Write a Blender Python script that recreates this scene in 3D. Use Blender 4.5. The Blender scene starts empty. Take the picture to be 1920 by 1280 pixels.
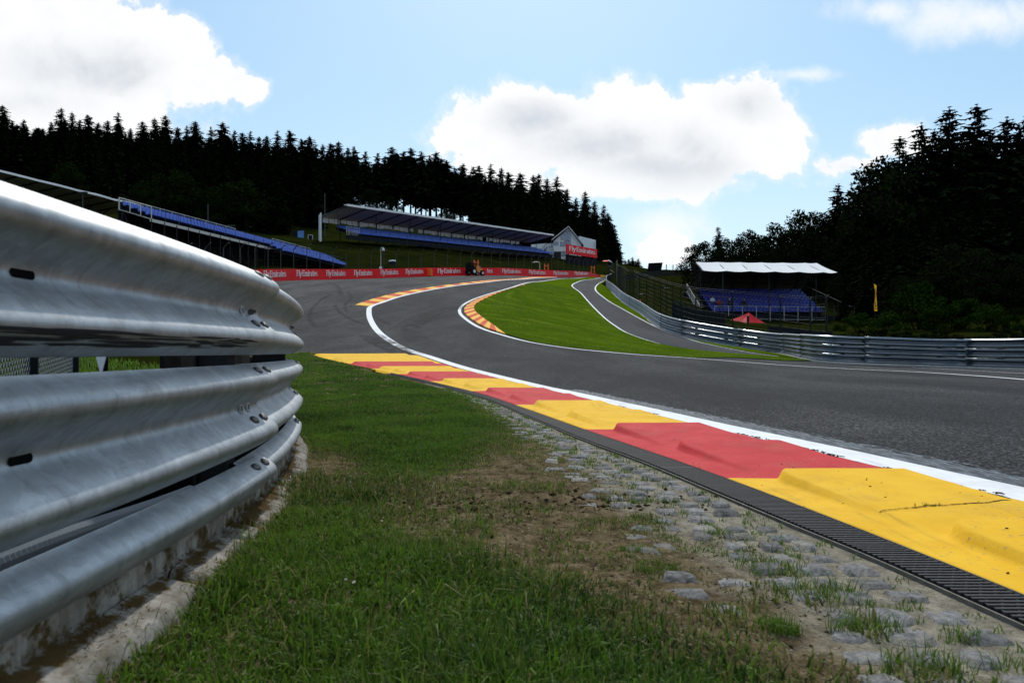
import bpy, bmesh, math, random
import numpy as np
from mathutils import Vector, Matrix
from mathutils.geometry import delaunay_2d_cdt

random.seed(7)
RNG = np.random.default_rng(7)
scene = bpy.context.scene
COL = scene.collection
pi = math.pi

# ------------------------------------------------------------------ camera
F, HY, CH = 1280.0, 660.0, 0.65          # focal length in photo pixels, horizon row, eye height
cam_d = bpy.data.cameras.new('camera')
cam_d.sensor_width = 36.0
cam_d.lens = 24.0
cam_d.shift_y = 20.0 / 1920.0
cam_d.clip_start = 0.05
cam_d.clip_end = 3000
cam_d.dof.use_dof = True
cam_d.dof.focus_distance = 7.0
cam_d.dof.aperture_fstop = 7.1
cam = bpy.data.objects.new('camera', cam_d)
cam.location = (0, 0, CH)
cam.rotation_euler = (math.radians(90), 0, 0)
COL.objects.link(cam)
scene.camera = cam

# ------------------------------------------------------------------ view and light
scene.view_settings.view_transform = 'Standard'
scene.view_settings.look = 'None'
scene.view_settings.exposure = 0.0
scene.view_settings.gamma = 1.0
scene.view_settings.use_curve_mapping = False
scene.cycles.max_bounces = 6
scene.cycles.transparent_max_bounces = 8

SUN_EL, SUN_AZ = math.radians(50), math.radians(2)     # azimuth measured from +Y towards +X
sun_d = bpy.data.lights.new('sun', 'SUN')
sun_d.energy = 2.6
sun_d.angle = math.radians(1.5)
sun_d.color = (1.0, 0.95, 0.86)
sun = bpy.data.objects.new('sun', sun_d)
sdir = Vector((math.sin(SUN_AZ) * math.cos(SUN_EL), math.cos(SUN_AZ) * math.cos(SUN_EL), math.sin(SUN_EL)))
sun.rotation_euler = sdir.to_track_quat('Z', 'Y').to_euler()
sun.location = (0, 0, 50)
COL.objects.link(sun)

world = bpy.data.worlds.new('World')
scene.world = world
world.use_nodes = True


class NT:
    """small helper for wiring nodes"""
    def __init__(self, tree):
        self.t = tree
        self.n = tree.nodes
        self.l = tree.links

    def node(self, typ, **kw):
        nd = self.n.new(typ)
        for k, v in kw.items():
            setattr(nd, k, v)
        return nd

    def put(self, sock, v):
        if isinstance(v, bpy.types.NodeSocket):
            self.l.new(v, sock)
        elif v is not None:
            sock.default_value = v

    def math(self, op, a, b=None, c=None, clamp=False):
        nd = self.node('ShaderNodeMath', operation=op, use_clamp=clamp)
        for s, v in zip(nd.inputs, (a, b, c)):
            self.put(s, v)
        return nd.outputs[0]

    def vmath(self, op, a, b=None):
        nd = self.node('ShaderNodeVectorMath', operation=op)
        self.put(nd.inputs[0], a)
        if b is not None:
            self.put(nd.inputs[1], b)
        return nd.outputs['Value' if op in ('LENGTH', 'DOT_PRODUCT') else 'Vector']

    def noise(self, vec, scale, detail=4, rough=0.55, dist=0.0, out='Fac'):
        nd = self.node('ShaderNodeTexNoise')
        nd.inputs['Scale'].default_value = scale
        nd.inputs['Detail'].default_value = detail
        nd.inputs['Roughness'].default_value = rough
        nd.inputs['Distortion'].default_value = dist
        if vec is not None:
            self.l.new(vec, nd.inputs['Vector'])
        return nd.outputs[out]

    def voronoi(self, vec, scale, out='Distance', feature='F1'):
        nd = self.node('ShaderNodeTexVoronoi', feature=feature)
        nd.inputs['Scale'].default_value = scale
        if vec is not None:
            self.l.new(vec, nd.inputs['Vector'])
        return nd.outputs[out]

    def mapping(self, vec, loc=(0, 0, 0), rot=(0, 0, 0), scale=(1, 1, 1)):
        nd = self.node('ShaderNodeMapping')
        nd.inputs['Location'].default_value = loc
        nd.inputs['Rotation'].default_value = rot
        nd.inputs['Scale'].default_value = scale
        self.l.new(vec, nd.inputs['Vector'])
        return nd.outputs[0]

    def ramp(self, fac, a, b, smooth=True):
        nd = self.node('ShaderNodeMapRange', interpolation_type='SMOOTHSTEP' if smooth else 'LINEAR')
        self.put(nd.inputs['Value'], fac)
        self.put(nd.inputs['From Min'], a)
        self.put(nd.inputs['From Max'], b)
        return nd.outputs['Result']

    def mix(self, fac, a, b, blend='MIX'):
        nd = self.node('ShaderNodeMix', data_type='RGBA', blend_type=blend)
        self.put(nd.inputs[0], fac)
        for s, v in ((nd.inputs[6], a), (nd.inputs[7], b)):
            if isinstance(v, (tuple, list)) and len(v) == 3:
                v = (*v, 1)
            self.put(s, v)
        return nd.outputs[2]


def build_world():
    T = NT(world.node_tree)
    T.n.clear()
    out = T.node('ShaderNodeOutputWorld')
    bg = T.node('ShaderNodeBackground')
    bg.inputs['Strength'].default_value = 1.0
    tc = T.node('ShaderNodeTexCoord')
    d = tc.outputs['Generated']
    sky = T.node('ShaderNodeTexSky', sky_type='NISHITA')
    sky.sun_disc = False
    sky.sun_elevation = SUN_EL
    sky.sun_rotation = SUN_AZ
    sky.altitude = 400
    sky.air_density = 1.0
    sky.dust_density = 1.2
    sky.ozone_density = 1.0
    skc = T.mix(1.0, sky.outputs[0], (0.118, 0.138, 0.136), 'MULTIPLY')      # sky strength
    sep = T.node('ShaderNodeSeparateXYZ')
    T.l.new(d, sep.inputs[0])
    dx, dy, dz = sep.outputs
    # thin high veil, whiter towards the horizon, over the whole dome
    up = T.math('MAXIMUM', dz, 0.0)
    veil = T.math('MULTIPLY_ADD', T.math('POWER', T.math('SUBTRACT', 1.0, up), 3.0), 0.85, 0.20)
    vn = T.noise(T.mapping(d, scale=(1, 1, 2.5)), 2.2, 5, 0.6)
    veil = T.math('ADD', veil, T.math('MULTIPLY', T.math('SUBTRACT', vn, 0.5), 0.5), clamp=True)
    vcol = T.mix(T.ramp(up, 0.02, 0.50), (0.80, 0.965, 1.03), (0.30, 0.69, 1.08))
    skc = T.mix(veil, skc, vcol)
    # glare of thin cloud round the sun
    glare = T.math('POWER', T.math('MAXIMUM', T.vmath('DOT_PRODUCT', d, tuple(sdir)), 0.0), 5.0)
    skc = T.mix(T.math('MULTIPLY', glare, 0.36, clamp=True), skc, (0.90, 0.98, 1.02))
    # sky plane coordinates ahead
    ady = T.math('MAXIMUM', dy, 0.05)
    cx = T.math('DIVIDE', dx, ady)
    cy = T.math('DIVIDE', dz, ady)
    cmb = T.node('ShaderNodeCombineXYZ')
    T.l.new(cx, cmb.inputs[0]); T.l.new(cy, cmb.inputs[1])
    p = cmb.outputs[0]
    n1 = T.noise(p, 8.0, 12, 0.60, 0.35)
    n2 = T.noise(T.mapping(p, loc=(3.1, 1.7, 0)), 3.0, 5, 0.55)
    n3 = T.noise(T.mapping(p, loc=(7.3, 2.9, 0)), 30.0, 8, 0.62, 0.2)
    n1 = T.math('ADD', n1, T.math('MULTIPLY', T.math('SUBTRACT', n3, 0.5), 0.30))

    def blobs(lst):
        acc = None
        for (x, y, rx, ry, w) in lst:
            X, Y = (x - 960) / F, (660 - y) / F
            rx, ry = rx / F, ry / F
            m = T.mapping(p, loc=(-X / rx, -Y / ry, 0), scale=(1 / rx, 1 / ry, 1))
            ln = T.vmath('LENGTH', m)
            v = T.math('MULTIPLY', T.math('SUBTRACT', 1.0, ln), w)
            acc = v if acc is None else T.math('SMOOTH_MAX', acc, v, 0.15)
        return acc
    shape = blobs([
        (60, 70, 260, 130, 1.0), (150, 150, 270, 110, 1.0), (300, 95, 110, 80, 1), (10, 210, 400, 90, 1), (390, 150, 100, 55, .9), (455, 165, 50, 30, .8),
        (975, 235, 140, 75, 1), (1130, 240, 160, 80, 1), (1270, 270, 170, 85, 1), (1385, 215, 115, 90, 1), (1440, 255, 75, 80, 1), (1200, 320, 190, 45, 1), (880, 255, 70, 45, .8), (960, 300, 130, 40, .8),
        (1665, 270, 80, 38, .8), (1600, 305, 55, 24, .6), (1245, 470, 65, 38, .9),  (1130, 350, 260, 30, .6), (1000, -160, 500, 90, .9),
    ])
    dens_front = T.math('ADD', shape, T.math('MULTIPLY', T.math('SUBTRACT', n1, 0.5), 2.0))
    dens_front = T.math('ADD', T.math('MULTIPLY', T.ramp(dens_front, -0.22, 0.06), 0.30), T.math('MULTIPLY', T.ramp(dens_front, 0.0, 0.12), 0.70))
    # the same kind of broken cumulus all round the rest of the dome
    zz = T.math('ADD', T.math('MAXIMUM', dz, 0.0), 0.18)
    cmb2 = T.node('ShaderNodeCombineXYZ')
    T.l.new(T.math('DIVIDE', dx, zz), cmb2.inputs[0]); T.l.new(T.math('DIVIDE', dy, zz), cmb2.inputs[1])
    g1 = T.noise(cmb2.outputs[0], 0.9, 8, 0.55)
    dens_all = T.ramp(g1, 0.50, 0.60)
    inview = T.math('MULTIPLY', T.ramp(dy, 0.35, 0.55), T.math('SUBTRACT', 1.0, T.ramp(T.math('ABSOLUTE', cx), 0.85, 1.1)))
    inview = T.math('MULTIPLY', inview, T.math('SUBTRACT', 1.0, T.ramp(cy, 0.62, 0.85)))
    m = T.node('ShaderNodeMix', data_type='FLOAT')
    T.l.new(inview, m.inputs[0]); T.l.new(dens_all, m.inputs[2]); T.l.new(dens_front, m.inputs[3])
    dens = m.outputs[0]
    # grey bases: thick middles of the clouds
    grey = blobs([(1000, 225, 150, 60, .9), (1110, 270, 200, 75, 1), (1230, 320, 220, 60, 1), (1300, 280, 100, 70, .8), (1400, 200, 90, 45, .5), (150, 130, 230, 70, .6), (60, 190, 180, 40, .4), (1590, 312, 70, 30, .5)])
    grey = T.ramp(T.math('ADD', grey, T.math('MULTIPLY', T.math('SUBTRACT', T.math('ADD', T.math('MULTIPLY', n2, .5), T.math('MULTIPLY', n1, .5)), 0.5), 2.6)), 0.0, 1.05)
    gg = T.ramp(g1, 0.60, 0.80)
    m2 = T.node('ShaderNodeMix', data_type='FLOAT')
    T.l.new(inview, m2.inputs[0]); T.l.new(gg, m2.inputs[2]); T.l.new(grey, m2.inputs[3])
    cloud = T.mix(m2.outputs[0], (1.05, 1.05, 1.05), (0.66, 0.70, 0.755))
    bil = T.ramp(T.math('ADD', T.math('MULTIPLY', n1, .6), T.math('MULTIPLY', n3, .4)), 0.62, 0.36)
    cloud = T.mix(T.math('MULTIPLY', bil, 0.30), cloud, (0.80, 0.84, 0.89))
    skc = T.mix(T.math('MULTIPLY', dens, 0.97), skc, cloud)
    soft = blobs([(1840, 35, 230, 75, 1), (1660, 20, 120, 40, .7), (1500, 140, 110, 18, .6), (1120, 345, 330, 45, .7), (1240, 430, 120, 60, .8)])
    soft = T.ramp(T.math('ADD', soft, T.math('MULTIPLY', T.math('SUBTRACT', n1, 0.5), 1.5)), 0.0, 0.85)
    skc = T.mix(T.math('MULTIPLY', T.math('MULTIPLY', soft, inview), 0.85), skc, (1.0, 1.02, 1.04))
    # below the horizon: dull ground tone
    skc = T.mix(T.ramp(dz, -0.03, 0.0), (0.06, 0.07, 0.05), skc)
    T.l.new(skc, bg.inputs['Color'])
    T.l.new(bg.outputs[0], out.inputs[0])


build_world()

# ------------------------------------------------------------------ helpers
def tag(o, label=None, cat=None, group=None, kind=None):
    if label: o['label'] = label
    if cat: o['category'] = cat
    if group: o['group'] = group
    if kind: o['kind'] = kind
    return o


def empty(name, loc=(0, 0, 0), rotz=0.0, **kw):
    o = bpy.data.objects.new(name, None)
    o.empty_display_size = 0.2
    o.location = loc
    o.rotation_euler = (0, 0, rotz)
    COL.objects.link(o)
    return tag(o, **kw)


def link_mesh(name, me, mat=None, parent=None, **kw):
    o = bpy.data.objects.new(name, me)
    if mat is not None and not me.materials:
        for m in (mat if isinstance(mat, (list, tuple)) else [mat]):
            me.materials.append(m)
    COL.objects.link(o)
    if parent is not None:
        o.parent = parent
    return tag(o, **kw)


class MB:
    """collects vertices and faces of one mesh"""
    def __init__(self):
        self.v, self.f, self.mi = [], [], []

    def add(self, vs, fs, mi=0):
        b = len(self.v)
        self.v += [tuple(x) for x in vs]
        self.f += [tuple(i + b for i in f) for f in fs]
        self.mi += [mi] * len(fs)

    def box(self, c, s, rz=0.0, mi=0, M=None):
        cx, cy, cz = c
        hx, hy, hz = s[0] / 2, s[1] / 2, s[2] / 2
        co, si = math.cos(rz), math.sin(rz)
        vs = []
        for z in (-hz, hz):
            for x, y in ((-hx, -hy), (hx, -hy), (hx, hy), (-hx, hy)):
                vs.append(Vector((cx + x * co - y * si, cy + x * si + y * co, cz + z)))
        if M is not None:
            vs = [M @ v for v in vs]
        self.add(vs, [(3, 2, 1, 0), (4, 5, 6, 7), (0, 1, 5, 4), (1, 2, 6, 5), (2, 3, 7, 6), (3, 0, 4, 7)], mi)

    def bar(self, a, b, r, n=6, mi=0, r2=None, cap=True):
        a, b = Vector(a), Vector(b)
        d = b - a
        if d.length < 1e-6:
            return
        d.normalize()
        u = d.orthogonal().normalized()
        w = d.cross(u)
        r2 = r if r2 is None else r2
        vs = []
        for q, rr in ((a, r), (b, r2)):
            for k in range(n):
                t = 2 * pi * k / n
                vs.append(q + u * math.cos(t) * rr + w * math.sin(t) * rr)
        fs = [(k, (k + 1) % n, n + (k + 1) % n, n + k) for k in range(n)]
        if cap:
            fs += [tuple(range(n - 1, -1, -1)), tuple(range(n, 2 * n))]
        self.add(vs, fs, mi)

    def tube(self, pts, r, n=8, mi=0):
        pts = [Vector(p) for p in pts]
        rs = r if isinstance(r, (list, tuple)) else [r] * len(pts)
        vs, fs = [], []
        u = None
        for i, q in enumerate(pts):
            d = (pts[min(i + 1, len(pts) - 1)] - pts[max(i - 1, 0)]).normalized()
            if u is None:
                u = d.orthogonal().normalized()
            u = (u - d * u.dot(d)).normalized()
            w = d.cross(u)
            for k in range(n):
                t = 2 * pi * k / n
                vs.append(q + (u * math.cos(t) + w * math.sin(t)) * rs[i])
        for i in range(len(pts) - 1):
            for k in range(n):
                fs.append((i * n + k, i * n + (k + 1) % n, (i + 1) * n + (k + 1) % n, (i + 1) * n + k))
        fs += [tuple(range(n - 1, -1, -1)), tuple(range((len(pts) - 1) * n, len(pts) * n))]
        self.add(vs, fs, mi)

    def quad(self, a, b, c, d, mi=0):
        self.add([a, b, c, d], [(0, 1, 2, 3)], mi)

    def slab(self, a, b, c, d, t, mi=0):
        """quad a,b,c,d given thickness t against its normal"""
        a, b, c, d = map(Vector, (a, b, c, d))
        n = (b - a).cross(d - a).normalized() * t
        self.add([a, b, c, d, a - n, b - n, c - n, d - n],
                 [(0, 1, 2, 3), (7, 6, 5, 4), (0, 4, 5, 1), (1, 5, 6, 2), (2, 6, 7, 3), (3, 7, 4, 0)], mi)

    def mesh(self, name, mats=None, smooth=False):
        me = bpy.data.meshes.new(name)
        me.from_pydata(self.v, [], self.f)
        if mats is not None:
            for m in (mats if isinstance(mats, (list, tuple)) else [mats]):
                me.materials.append(m)
            if len(me.materials) > 1:
                me.polygons.foreach_set('material_index', self.mi)
        if smooth:
            me.polygons.foreach_set('use_smooth', [True] * len(me.polygons))
        me.update()
        return me

    def build(self, name, mats=None, parent=None, smooth=False, **kw):
        return link_mesh(name, self.mesh(name, mats, smooth), None, parent, **kw)


def np_mesh(name, verts, faces, mat=None, smooth=False, attrs=None):
    """verts (N,3), faces (M,k) arrays"""
    me = bpy.data.meshes.new(name)
    nv, nf, k = len(verts), len(faces), faces.shape[1]
    me.vertices.add(nv)
    me.vertices.foreach_set('co', np.asarray(verts, np.float32).ravel())
    me.loops.add(nf * k)
    me.loops.foreach_set('vertex_index', np.asarray(faces, np.int32).ravel())
    me.polygons.add(nf)
    me.polygons.foreach_set('loop_start', np.arange(0, nf * k, k, dtype=np.int32))
    if smooth:
        me.polygons.foreach_set('use_smooth', np.ones(nf, bool))
    me.update(calc_edges=True)
    for an, av in (attrs or {}).items():
        at = me.attributes.new(an, 'FLOAT', 'POINT')
        at.data.foreach_set('value', np.asarray(av, np.float32))
    if mat is not None:
        me.materials.append(mat)
    return me


def grid_faces(nr, nc):
    i = np.arange(nr - 1)[:, None] * nc + np.arange(nc - 1)[None, :]
    return np.stack([i, i + 1, i + nc + 1, i + nc], -1).reshape(-1, 4)


# ---- numpy value noise
_perm = RNG.random((256, 256))


def vnoise(x, y):
    x = np.asarray(x, float); y = np.asarray(y, float)
    xi, yi = np.floor(x).astype(int), np.floor(y).astype(int)
    fx, fy = x - xi, y - yi
    fx, fy = fx * fx * (3 - 2 * fx), fy * fy * (3 - 2 * fy)
    a = _perm[xi & 255, yi & 255]; b = _perm[(xi + 1) & 255, yi & 255]
    c = _perm[xi & 255, (yi + 1) & 255]; d = _perm[(xi + 1) & 255, (yi + 1) & 255]
    return (a * (1 - fx) + b * fx) * (1 - fy) + (c * (1 - fx) + d * fx) * fy


def fbm(x, y, s, o=4):
    r, a, t = 0, 0.5, 0
    for k in range(o):
        r = r + a * vnoise(np.asarray(x) * s + 17.3 * k, np.asarray(y) * s + 9.1 * k)
        t += a; a *= 0.5; s *= 2.03
    return r / t


# ------------------------------------------------------------------ the lie of the land
def pchip(xs, ys):
    xs, ys = np.array(xs, float), np.array(ys, float)
    h = np.diff(xs); dl = np.diff(ys) / h
    d = np.zeros_like(xs)
    for i in range(1, len(xs) - 1):
        if dl[i - 1] * dl[i] > 0:
            w1, w2 = 2 * h[i] + h[i - 1], h[i] + 2 * h[i - 1]
            d[i] = (w1 + w2) / (w1 / dl[i - 1] + w2 / dl[i])
    d[0], d[-1] = dl[0], dl[-1]

    def f(x):
        x = np.asarray(x, float)
        i = np.clip(np.searchsorted(xs, x) - 1, 0, len(xs) - 2)
        t = (x - xs[i]) / h[i]
        t2, t3 = t * t, t * t * t
        r = (2 * t3 - 3 * t2 + 1) * ys[i] + (t3 - 2 * t2 + t) * h[i] * d[i] + (-2 * t3 + 3 * t2) * ys[i + 1] + (t3 - t2) * h[i] * d[i + 1]
        r = np.where(x < xs[0], ys[0] + (x - xs[0]) * d[0], r)
        return np.where(x > xs[-1], ys[-1] + (x - xs[-1]) * d[-1], r)
    return f


PROF = pchip([-60, 0, 6, 10, 12, 16, 20, 25, 30, 40, 50, 60, 83, 95, 112, 130, 160, 220, 330],
             [0, 0, 0.002, 0.04, 0.1, 0.28, 0.52, 1.1, 1.8, 3.35, 5.0, 6.7, 9.6, 11.25, 13.25, 15.4, 18.0, 21, 25])
GX = pchip([-50, 0, 30, 45, 60, 70, 85, 110, 150, 300], [1, 1, 1, 1.28, 1.24, 1.1, .9, .5, .2, .15])


def H(X, Y):
    X = np.asarray(X, float); Y = np.asarray(Y, float)
    pos = 0.5 * (X + np.sqrt(X * X + 1.0))
    return PROF(Y - GX(Y) * pos)


_YS = np.geomspace(0.6, 300, 9000)


def R(px, py):
    """where the sight line of a photo pixel meets the track surface"""
    X = (px - 960) / F * _YS
    g = H(X, _YS) - (CH + (HY - py) / F * _YS)
    i = np.argmax(g >= 0)
    if g[i] < 0:
        i = int(np.argmax(g / _YS))
        return (float(X[i]), float(_YS[i]))
    if i == 0:
        return (float(X[0]), float(_YS[0]))
    t = g[i - 1] / (g[i - 1] - g[i])
    y = _YS[i - 1] + t * (_YS[i] - _YS[i - 1])
    return (float((px - 960) / F * y), float(y))


def P3(px, py, Z):
    return Vector(((px - 960) / F * Z, Z, CH + (HY - py) / F * Z))


def catmull(pts, n=8):
    pts = [np.array(p, float) for p in pts]
    q = [2 * pts[0] - pts[1]] + pts + [2 * pts[-1] - pts[-2]]
    out = []
    for i in range(1, len(q) - 2):
        a, b, c, d = q[i - 1], q[i], q[i + 1], q[i + 2]
        # centripetal parametrisation
        t0 = 0.0
        t1 = t0 + max(np.linalg.norm(b - a), 1e-6) ** .5
        t2 = t1 + max(np.linalg.norm(c - b), 1e-6) ** .5
        t3 = t2 + max(np.linalg.norm(d - c), 1e-6) ** .5
        for k in range(n):
            t = t1 + (t2 - t1) * k / n
            A1 = (t1 - t) / (t1 - t0) * a + (t - t0) / (t1 - t0) * b
            A2 = (t2 - t) / (t2 - t1) * b + (t - t1) / (t2 - t1) * c
            A3 = (t3 - t) / (t3 - t2) * c + (t - t2) / (t3 - t2) * d
            B1 = (t2 - t) / (t2 - t0) * A1 + (t - t0) / (t2 - t0) * A2
            B2 = (t3 - t) / (t3 - t1) * A2 + (t - t1) / (t3 - t1) * A3
            out.append((t2 - t) / (t2 - t1) * B1 + (t - t1) / (t2 - t1) * B2)
    out.append(pts[-1])
    return np.array(out)


def resample(pts, step):
    pts = np.array(pts, float)
    s = np.concatenate([[0], np.cumsum(np.linalg.norm(np.diff(pts, axis=0), axis=1))])
    n = max(2, int(round(s[-1] / step)) + 1)
    t = np.linspace(0, s[-1], n)
    return np.stack([np.interp(t, s, pts[:, k]) for k in range(pts.shape[1])], 1)


def offset2(pts, w):
    """shift a 2-D polyline to its left by w (w may be an array)"""
    d = np.gradient(np.array(pts), axis=0)
    d /= np.maximum(np.linalg.norm(d, axis=1, keepdims=True), 1e-9)
    nrm = np.stack([-d[:, 1], d[:, 0]], 1)
    return pts + nrm * (w if np.isscalar(w) else np.asarray(w)[:, None])


def ribbon_mesh(name, left, right, zoff, mat, nc=2):
    """sheet between two equally long polylines, draped on the track"""
    t = np.linspace(0, 1, nc)
    P = left[:, None, :] * (1 - t)[None, :, None] + right[:, None, :] * t[None, :, None]
    P = P.reshape(-1, 2)
    z = H(P[:, 0], P[:, 1]) + zoff
    V = np.column_stack([P, z])
    return np_mesh(name, V, grid_faces(len(left), nc), mat)


def drape(name, poly, zfun, mat, spacing, **kw):
    """fill a 2-D outline with a fine triangulated sheet following zfun"""
    poly = [tuple(p) for p in poly]
    n = len(poly)
    P = np.array(poly)
    pts = list(poly)
    y = P[:, 1].min()
    while y < P[:, 1].max():
        s = spacing(y)
        xs = np.arange(P[:, 0].min(), P[:, 0].max(), s)
        if len(xs):
            c = np.zeros(len(xs), bool)
            for i in range(n):
                (x1, y1), (x2, y2) = poly[i], poly[(i + 1) % n]
                if (y1 > y) != (y2 > y):
                    c ^= xs < (x2 - x1) * (y - y1) / (y2 - y1) + x1
            pts += [(float(x), float(y)) for x in xs[c]]
        y += s
    r = delaunay_2d_cdt([Vector(p) for p in pts], [(i, (i + 1) % n) for i in range(n)], [list(range(n))], 1, 1e-5)
    V2 = np.array([tuple(v) for v in r[0]])
    V = np.column_stack([V2, zfun(V2[:, 0], V2[:, 1])])
    fs = []
    for f in r[2]:
        a, b, c = V2[f[0]], V2[f[1]], V2[f[2]]
        ar = (b[0] - a[0]) * (c[1] - a[1]) - (b[1] - a[1]) * (c[0] - a[0])
        fs.append(f if ar > 0 else f[::-1])
    me = np_mesh(name, V, np.array(fs), mat, smooth=True)
    return link_mesh(name, me, None, None, **kw)
# ------------------------------------------------------------------ materials
def new_mat(name):
    m = bpy.data.materials.new(name)
    m.use_nodes = True
    T = NT(m.node_tree)
    b = T.n['Principled BSDF']
    geo = T.node('ShaderNodeNewGeometry')
    return m, T, b, geo.outputs['Position']


def bump(T, b, h, strength, dist=0.01):
    nd = T.node('ShaderNodeBump')
    nd.inputs['Strength'].default_value = strength
    nd.inputs['Distance'].default_value = dist
    T.l.new(h, nd.inputs['Height'])
    T.l.new(nd.outputs[0], b.inputs['Normal'])


def plain(name, col, rough=0.6, metal=0.0, spec=0.3, var=0.15, scale=6.0, bmp=0.0, trans=0.0):
    m, T, b, P = new_mat(name)
    n = T.noise(P, scale, 4, 0.6)
    k = T.math('MULTIPLY_ADD', n, 2 * var, 1 - var)
    v = T.node('ShaderNodeVectorMath', operation='SCALE')
    v.inputs[0].default_value = col[:3]
    T.l.new(k, v.inputs['Scale'])
    T.l.new(v.outputs[0], b.inputs['Base Color'])
    b.inputs['Roughness'].default_value = rough
    b.inputs['Metallic'].default_value = metal
    b.inputs['Specular IOR Level'].default_value = spec
    if bmp:
        bump(T, b, n, bmp)
    if trans:
        tr = T.node('ShaderNodeBsdfTranslucent')
        T.l.new(v.outputs[0], tr.inputs['Color'])
        mx = T.node('ShaderNodeMixShader'); mx.inputs[0].default_value = trans
        T.l.new(b.outputs[0], mx.inputs[1]); T.l.new(tr.outputs[0], mx.inputs[2])
        T.l.new(mx.outputs[0], T.n['Material Output'].inputs[0])
    return m


def mk_asphalt(name, base, light, lane=1.0):
    m, T, b, P = new_mat(name)
    v1 = T.voronoi(P, 75.0, 'Color')
    sp = T.node('ShaderNodeSeparateColor'); T.l.new(v1, sp.inputs[0])
    grain = sp.outputs[0]
    n_s = T.noise(P, 60, 3, 0.7)
    big = T.noise(T.mapping(P, scale=(0.35, 0.12, 0)), 1.0, 5, 0.6, 0.4)
    mid = T.noise(P, 1.3, 4, 0.6)
    clump = T.noise(P, 22, 3, 0.8)
    g = T.math('POWER', grain, 3.0)
    g = T.math('MULTIPLY_ADD', g, 2.6, 0.30)
    g = T.math('MULTIPLY', g, T.math('MULTIPLY_ADD', n_s, 1.2, 0.4))
    g = T.math('MULTIPLY', g, T.math('MULTIPLY_ADD', clump, 1.2, 0.4))
    tone = T.math('MULTIPLY_ADD', T.ramp(big, 0.3, 0.72), 0.50 * lane, 1 - 0.25 * lane)
    tone = T.math('MULTIPLY', tone, T.math('MULTIPLY_ADD', mid, 0.3, 0.85))
    c = T.mix(T.ramp(big, 0.35, 0.7), base, light)
    v = T.node('ShaderNodeVectorMath', operation='SCALE')
    T.l.new(c, v.inputs[0]); T.l.new(T.math('MULTIPLY', g, tone), v.inputs['Scale'])
    T.l.new(v.outputs[0], b.inputs['Base Color'])
    b.inputs['Roughness'].default_value = 0.9
    b.inputs['Specular IOR Level'].default_value = 0.10
    bump(T, b, T.math('ADD', grain, n_s), 0.5, 0.005)
    return m


def mk_paint(name, col, dark, chips=(0.2, 0.19, 0.18), chip=0.60, rough=0.68):
    """painted concrete: mottled, scuffed, with worn specks and faint rolled-on streaks"""
    m, T, b, P = new_mat(name)
    n = T.noise(P, 5.0, 5, 0.65)
    n2 = T.noise(P, 55.0, 3, 0.6)
    st = T.noise(T.mapping(P, rot=(0, 0, .5), scale=(9, 1.2, 1)), 3.0, 4, 0.6)
    c = T.mix(T.ramp(n, 0.3, 0.75), col, dark)
    c = T.mix(T.math('MULTIPLY', T.ramp(st, 0.52, 0.8), 0.35), c, dark)
    wear = T.math('MULTIPLY', T.ramp(n2, chip, chip + 0.1), T.ramp(T.noise(P, 2.1, 4), 0.5, 0.62))
    c = T.mix(T.math('MULTIPLY', wear, 0.75), c, chips)
    grime = T.ramp(T.noise(P, 1.7, 6, 0.72), 0.50, 0.80)
    c = T.mix(T.math('MULTIPLY', grime, 0.42), c, (0.22, 0.14, 0.08))
    rub = T.noise(T.mapping(P, rot=(0, 0, -0.12), scale=(15, 0.8, 1)), 1.0, 6, 0.7)
    c = T.mix(T.math('MULTIPLY', T.ramp(rub, 0.56, 0.76), 0.30), c, (0.05, 0.045, 0.04))
    T.l.new(c, b.inputs['Base Color'])
    T.put(b.inputs['Roughness'], T.math('MULTIPLY_ADD', n, 0.3, rough - 0.1))
    b.inputs['Specular IOR Level'].default_value = 0.10
    bump(T, b, T.math('ADD', n2, T.math('MULTIPLY', n, 1.5)), 0.35, 0.004)
    return m


def mk_steel(name, base=(0.40, 0.425, 0.45), rough=0.54, dirt=0.55, metal=0.88, bmp=0.12):
    m, T, b, P = new_mat(name)
    n = T.noise(P, 9, 5, 0.65)
    streak = T.noise(T.mapping(P, scale=(9, 1.6, 55)), 1.0, 5, 0.65)
    drip = T.noise(T.mapping(P, scale=(6, 26, 2.2)), 1.0, 5, 0.7)
    fine = T.noise(P, 90, 3, 0.6)
    spangle = T.voronoi(P, 42, 'Color')
    ss = T.node('ShaderNodeSeparateColor'); T.l.new(spangle, ss.inputs[0])
    t = T.math('MULTIPLY_ADD', n, 0.85, 0.57)
    t = T.math('MULTIPLY', t, T.math('MULTIPLY_ADD', ss.outputs[0], 0.20, 0.90))
    v = T.node('ShaderNodeVectorMath', operation='SCALE')
    v.inputs[0].default_value = base
    T.l.new(t, v.inputs['Scale'])
    c = T.mix(T.math('MULTIPLY', T.ramp(streak, 0.58, 0.72), 0.35), v.outputs[0], (0.60, 0.62, 0.64))
    d = T.math('MULTIPLY', T.ramp(T.noise(P, 4.3, 6, 0.7), 0.52, 0.78), dirt)
    c = T.mix(d, c, (0.13, 0.115, 0.10))
    c = T.mix(T.math('MULTIPLY', T.ramp(drip, 0.52, 0.74), dirt * 0.75), c, (0.15, 0.145, 0.135))
    c = T.mix(T.math('MULTIPLY', T.ramp(fine, 0.68, 0.74), 0.6), c, (0.06, 0.06, 0.06))
    T.l.new(c, b.inputs['Base Color'])
    b.inputs['Metallic'].default_value = metal
    T.put(b.inputs['Roughness'], T.math('MULTIPLY_ADD', streak, 0.22, rough - 0.1))
    if bmp:
        bump(T, b, T.math('ADD', n, T.math('MULTIPLY', streak, 0.6)), bmp, 0.006)
    return m


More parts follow.
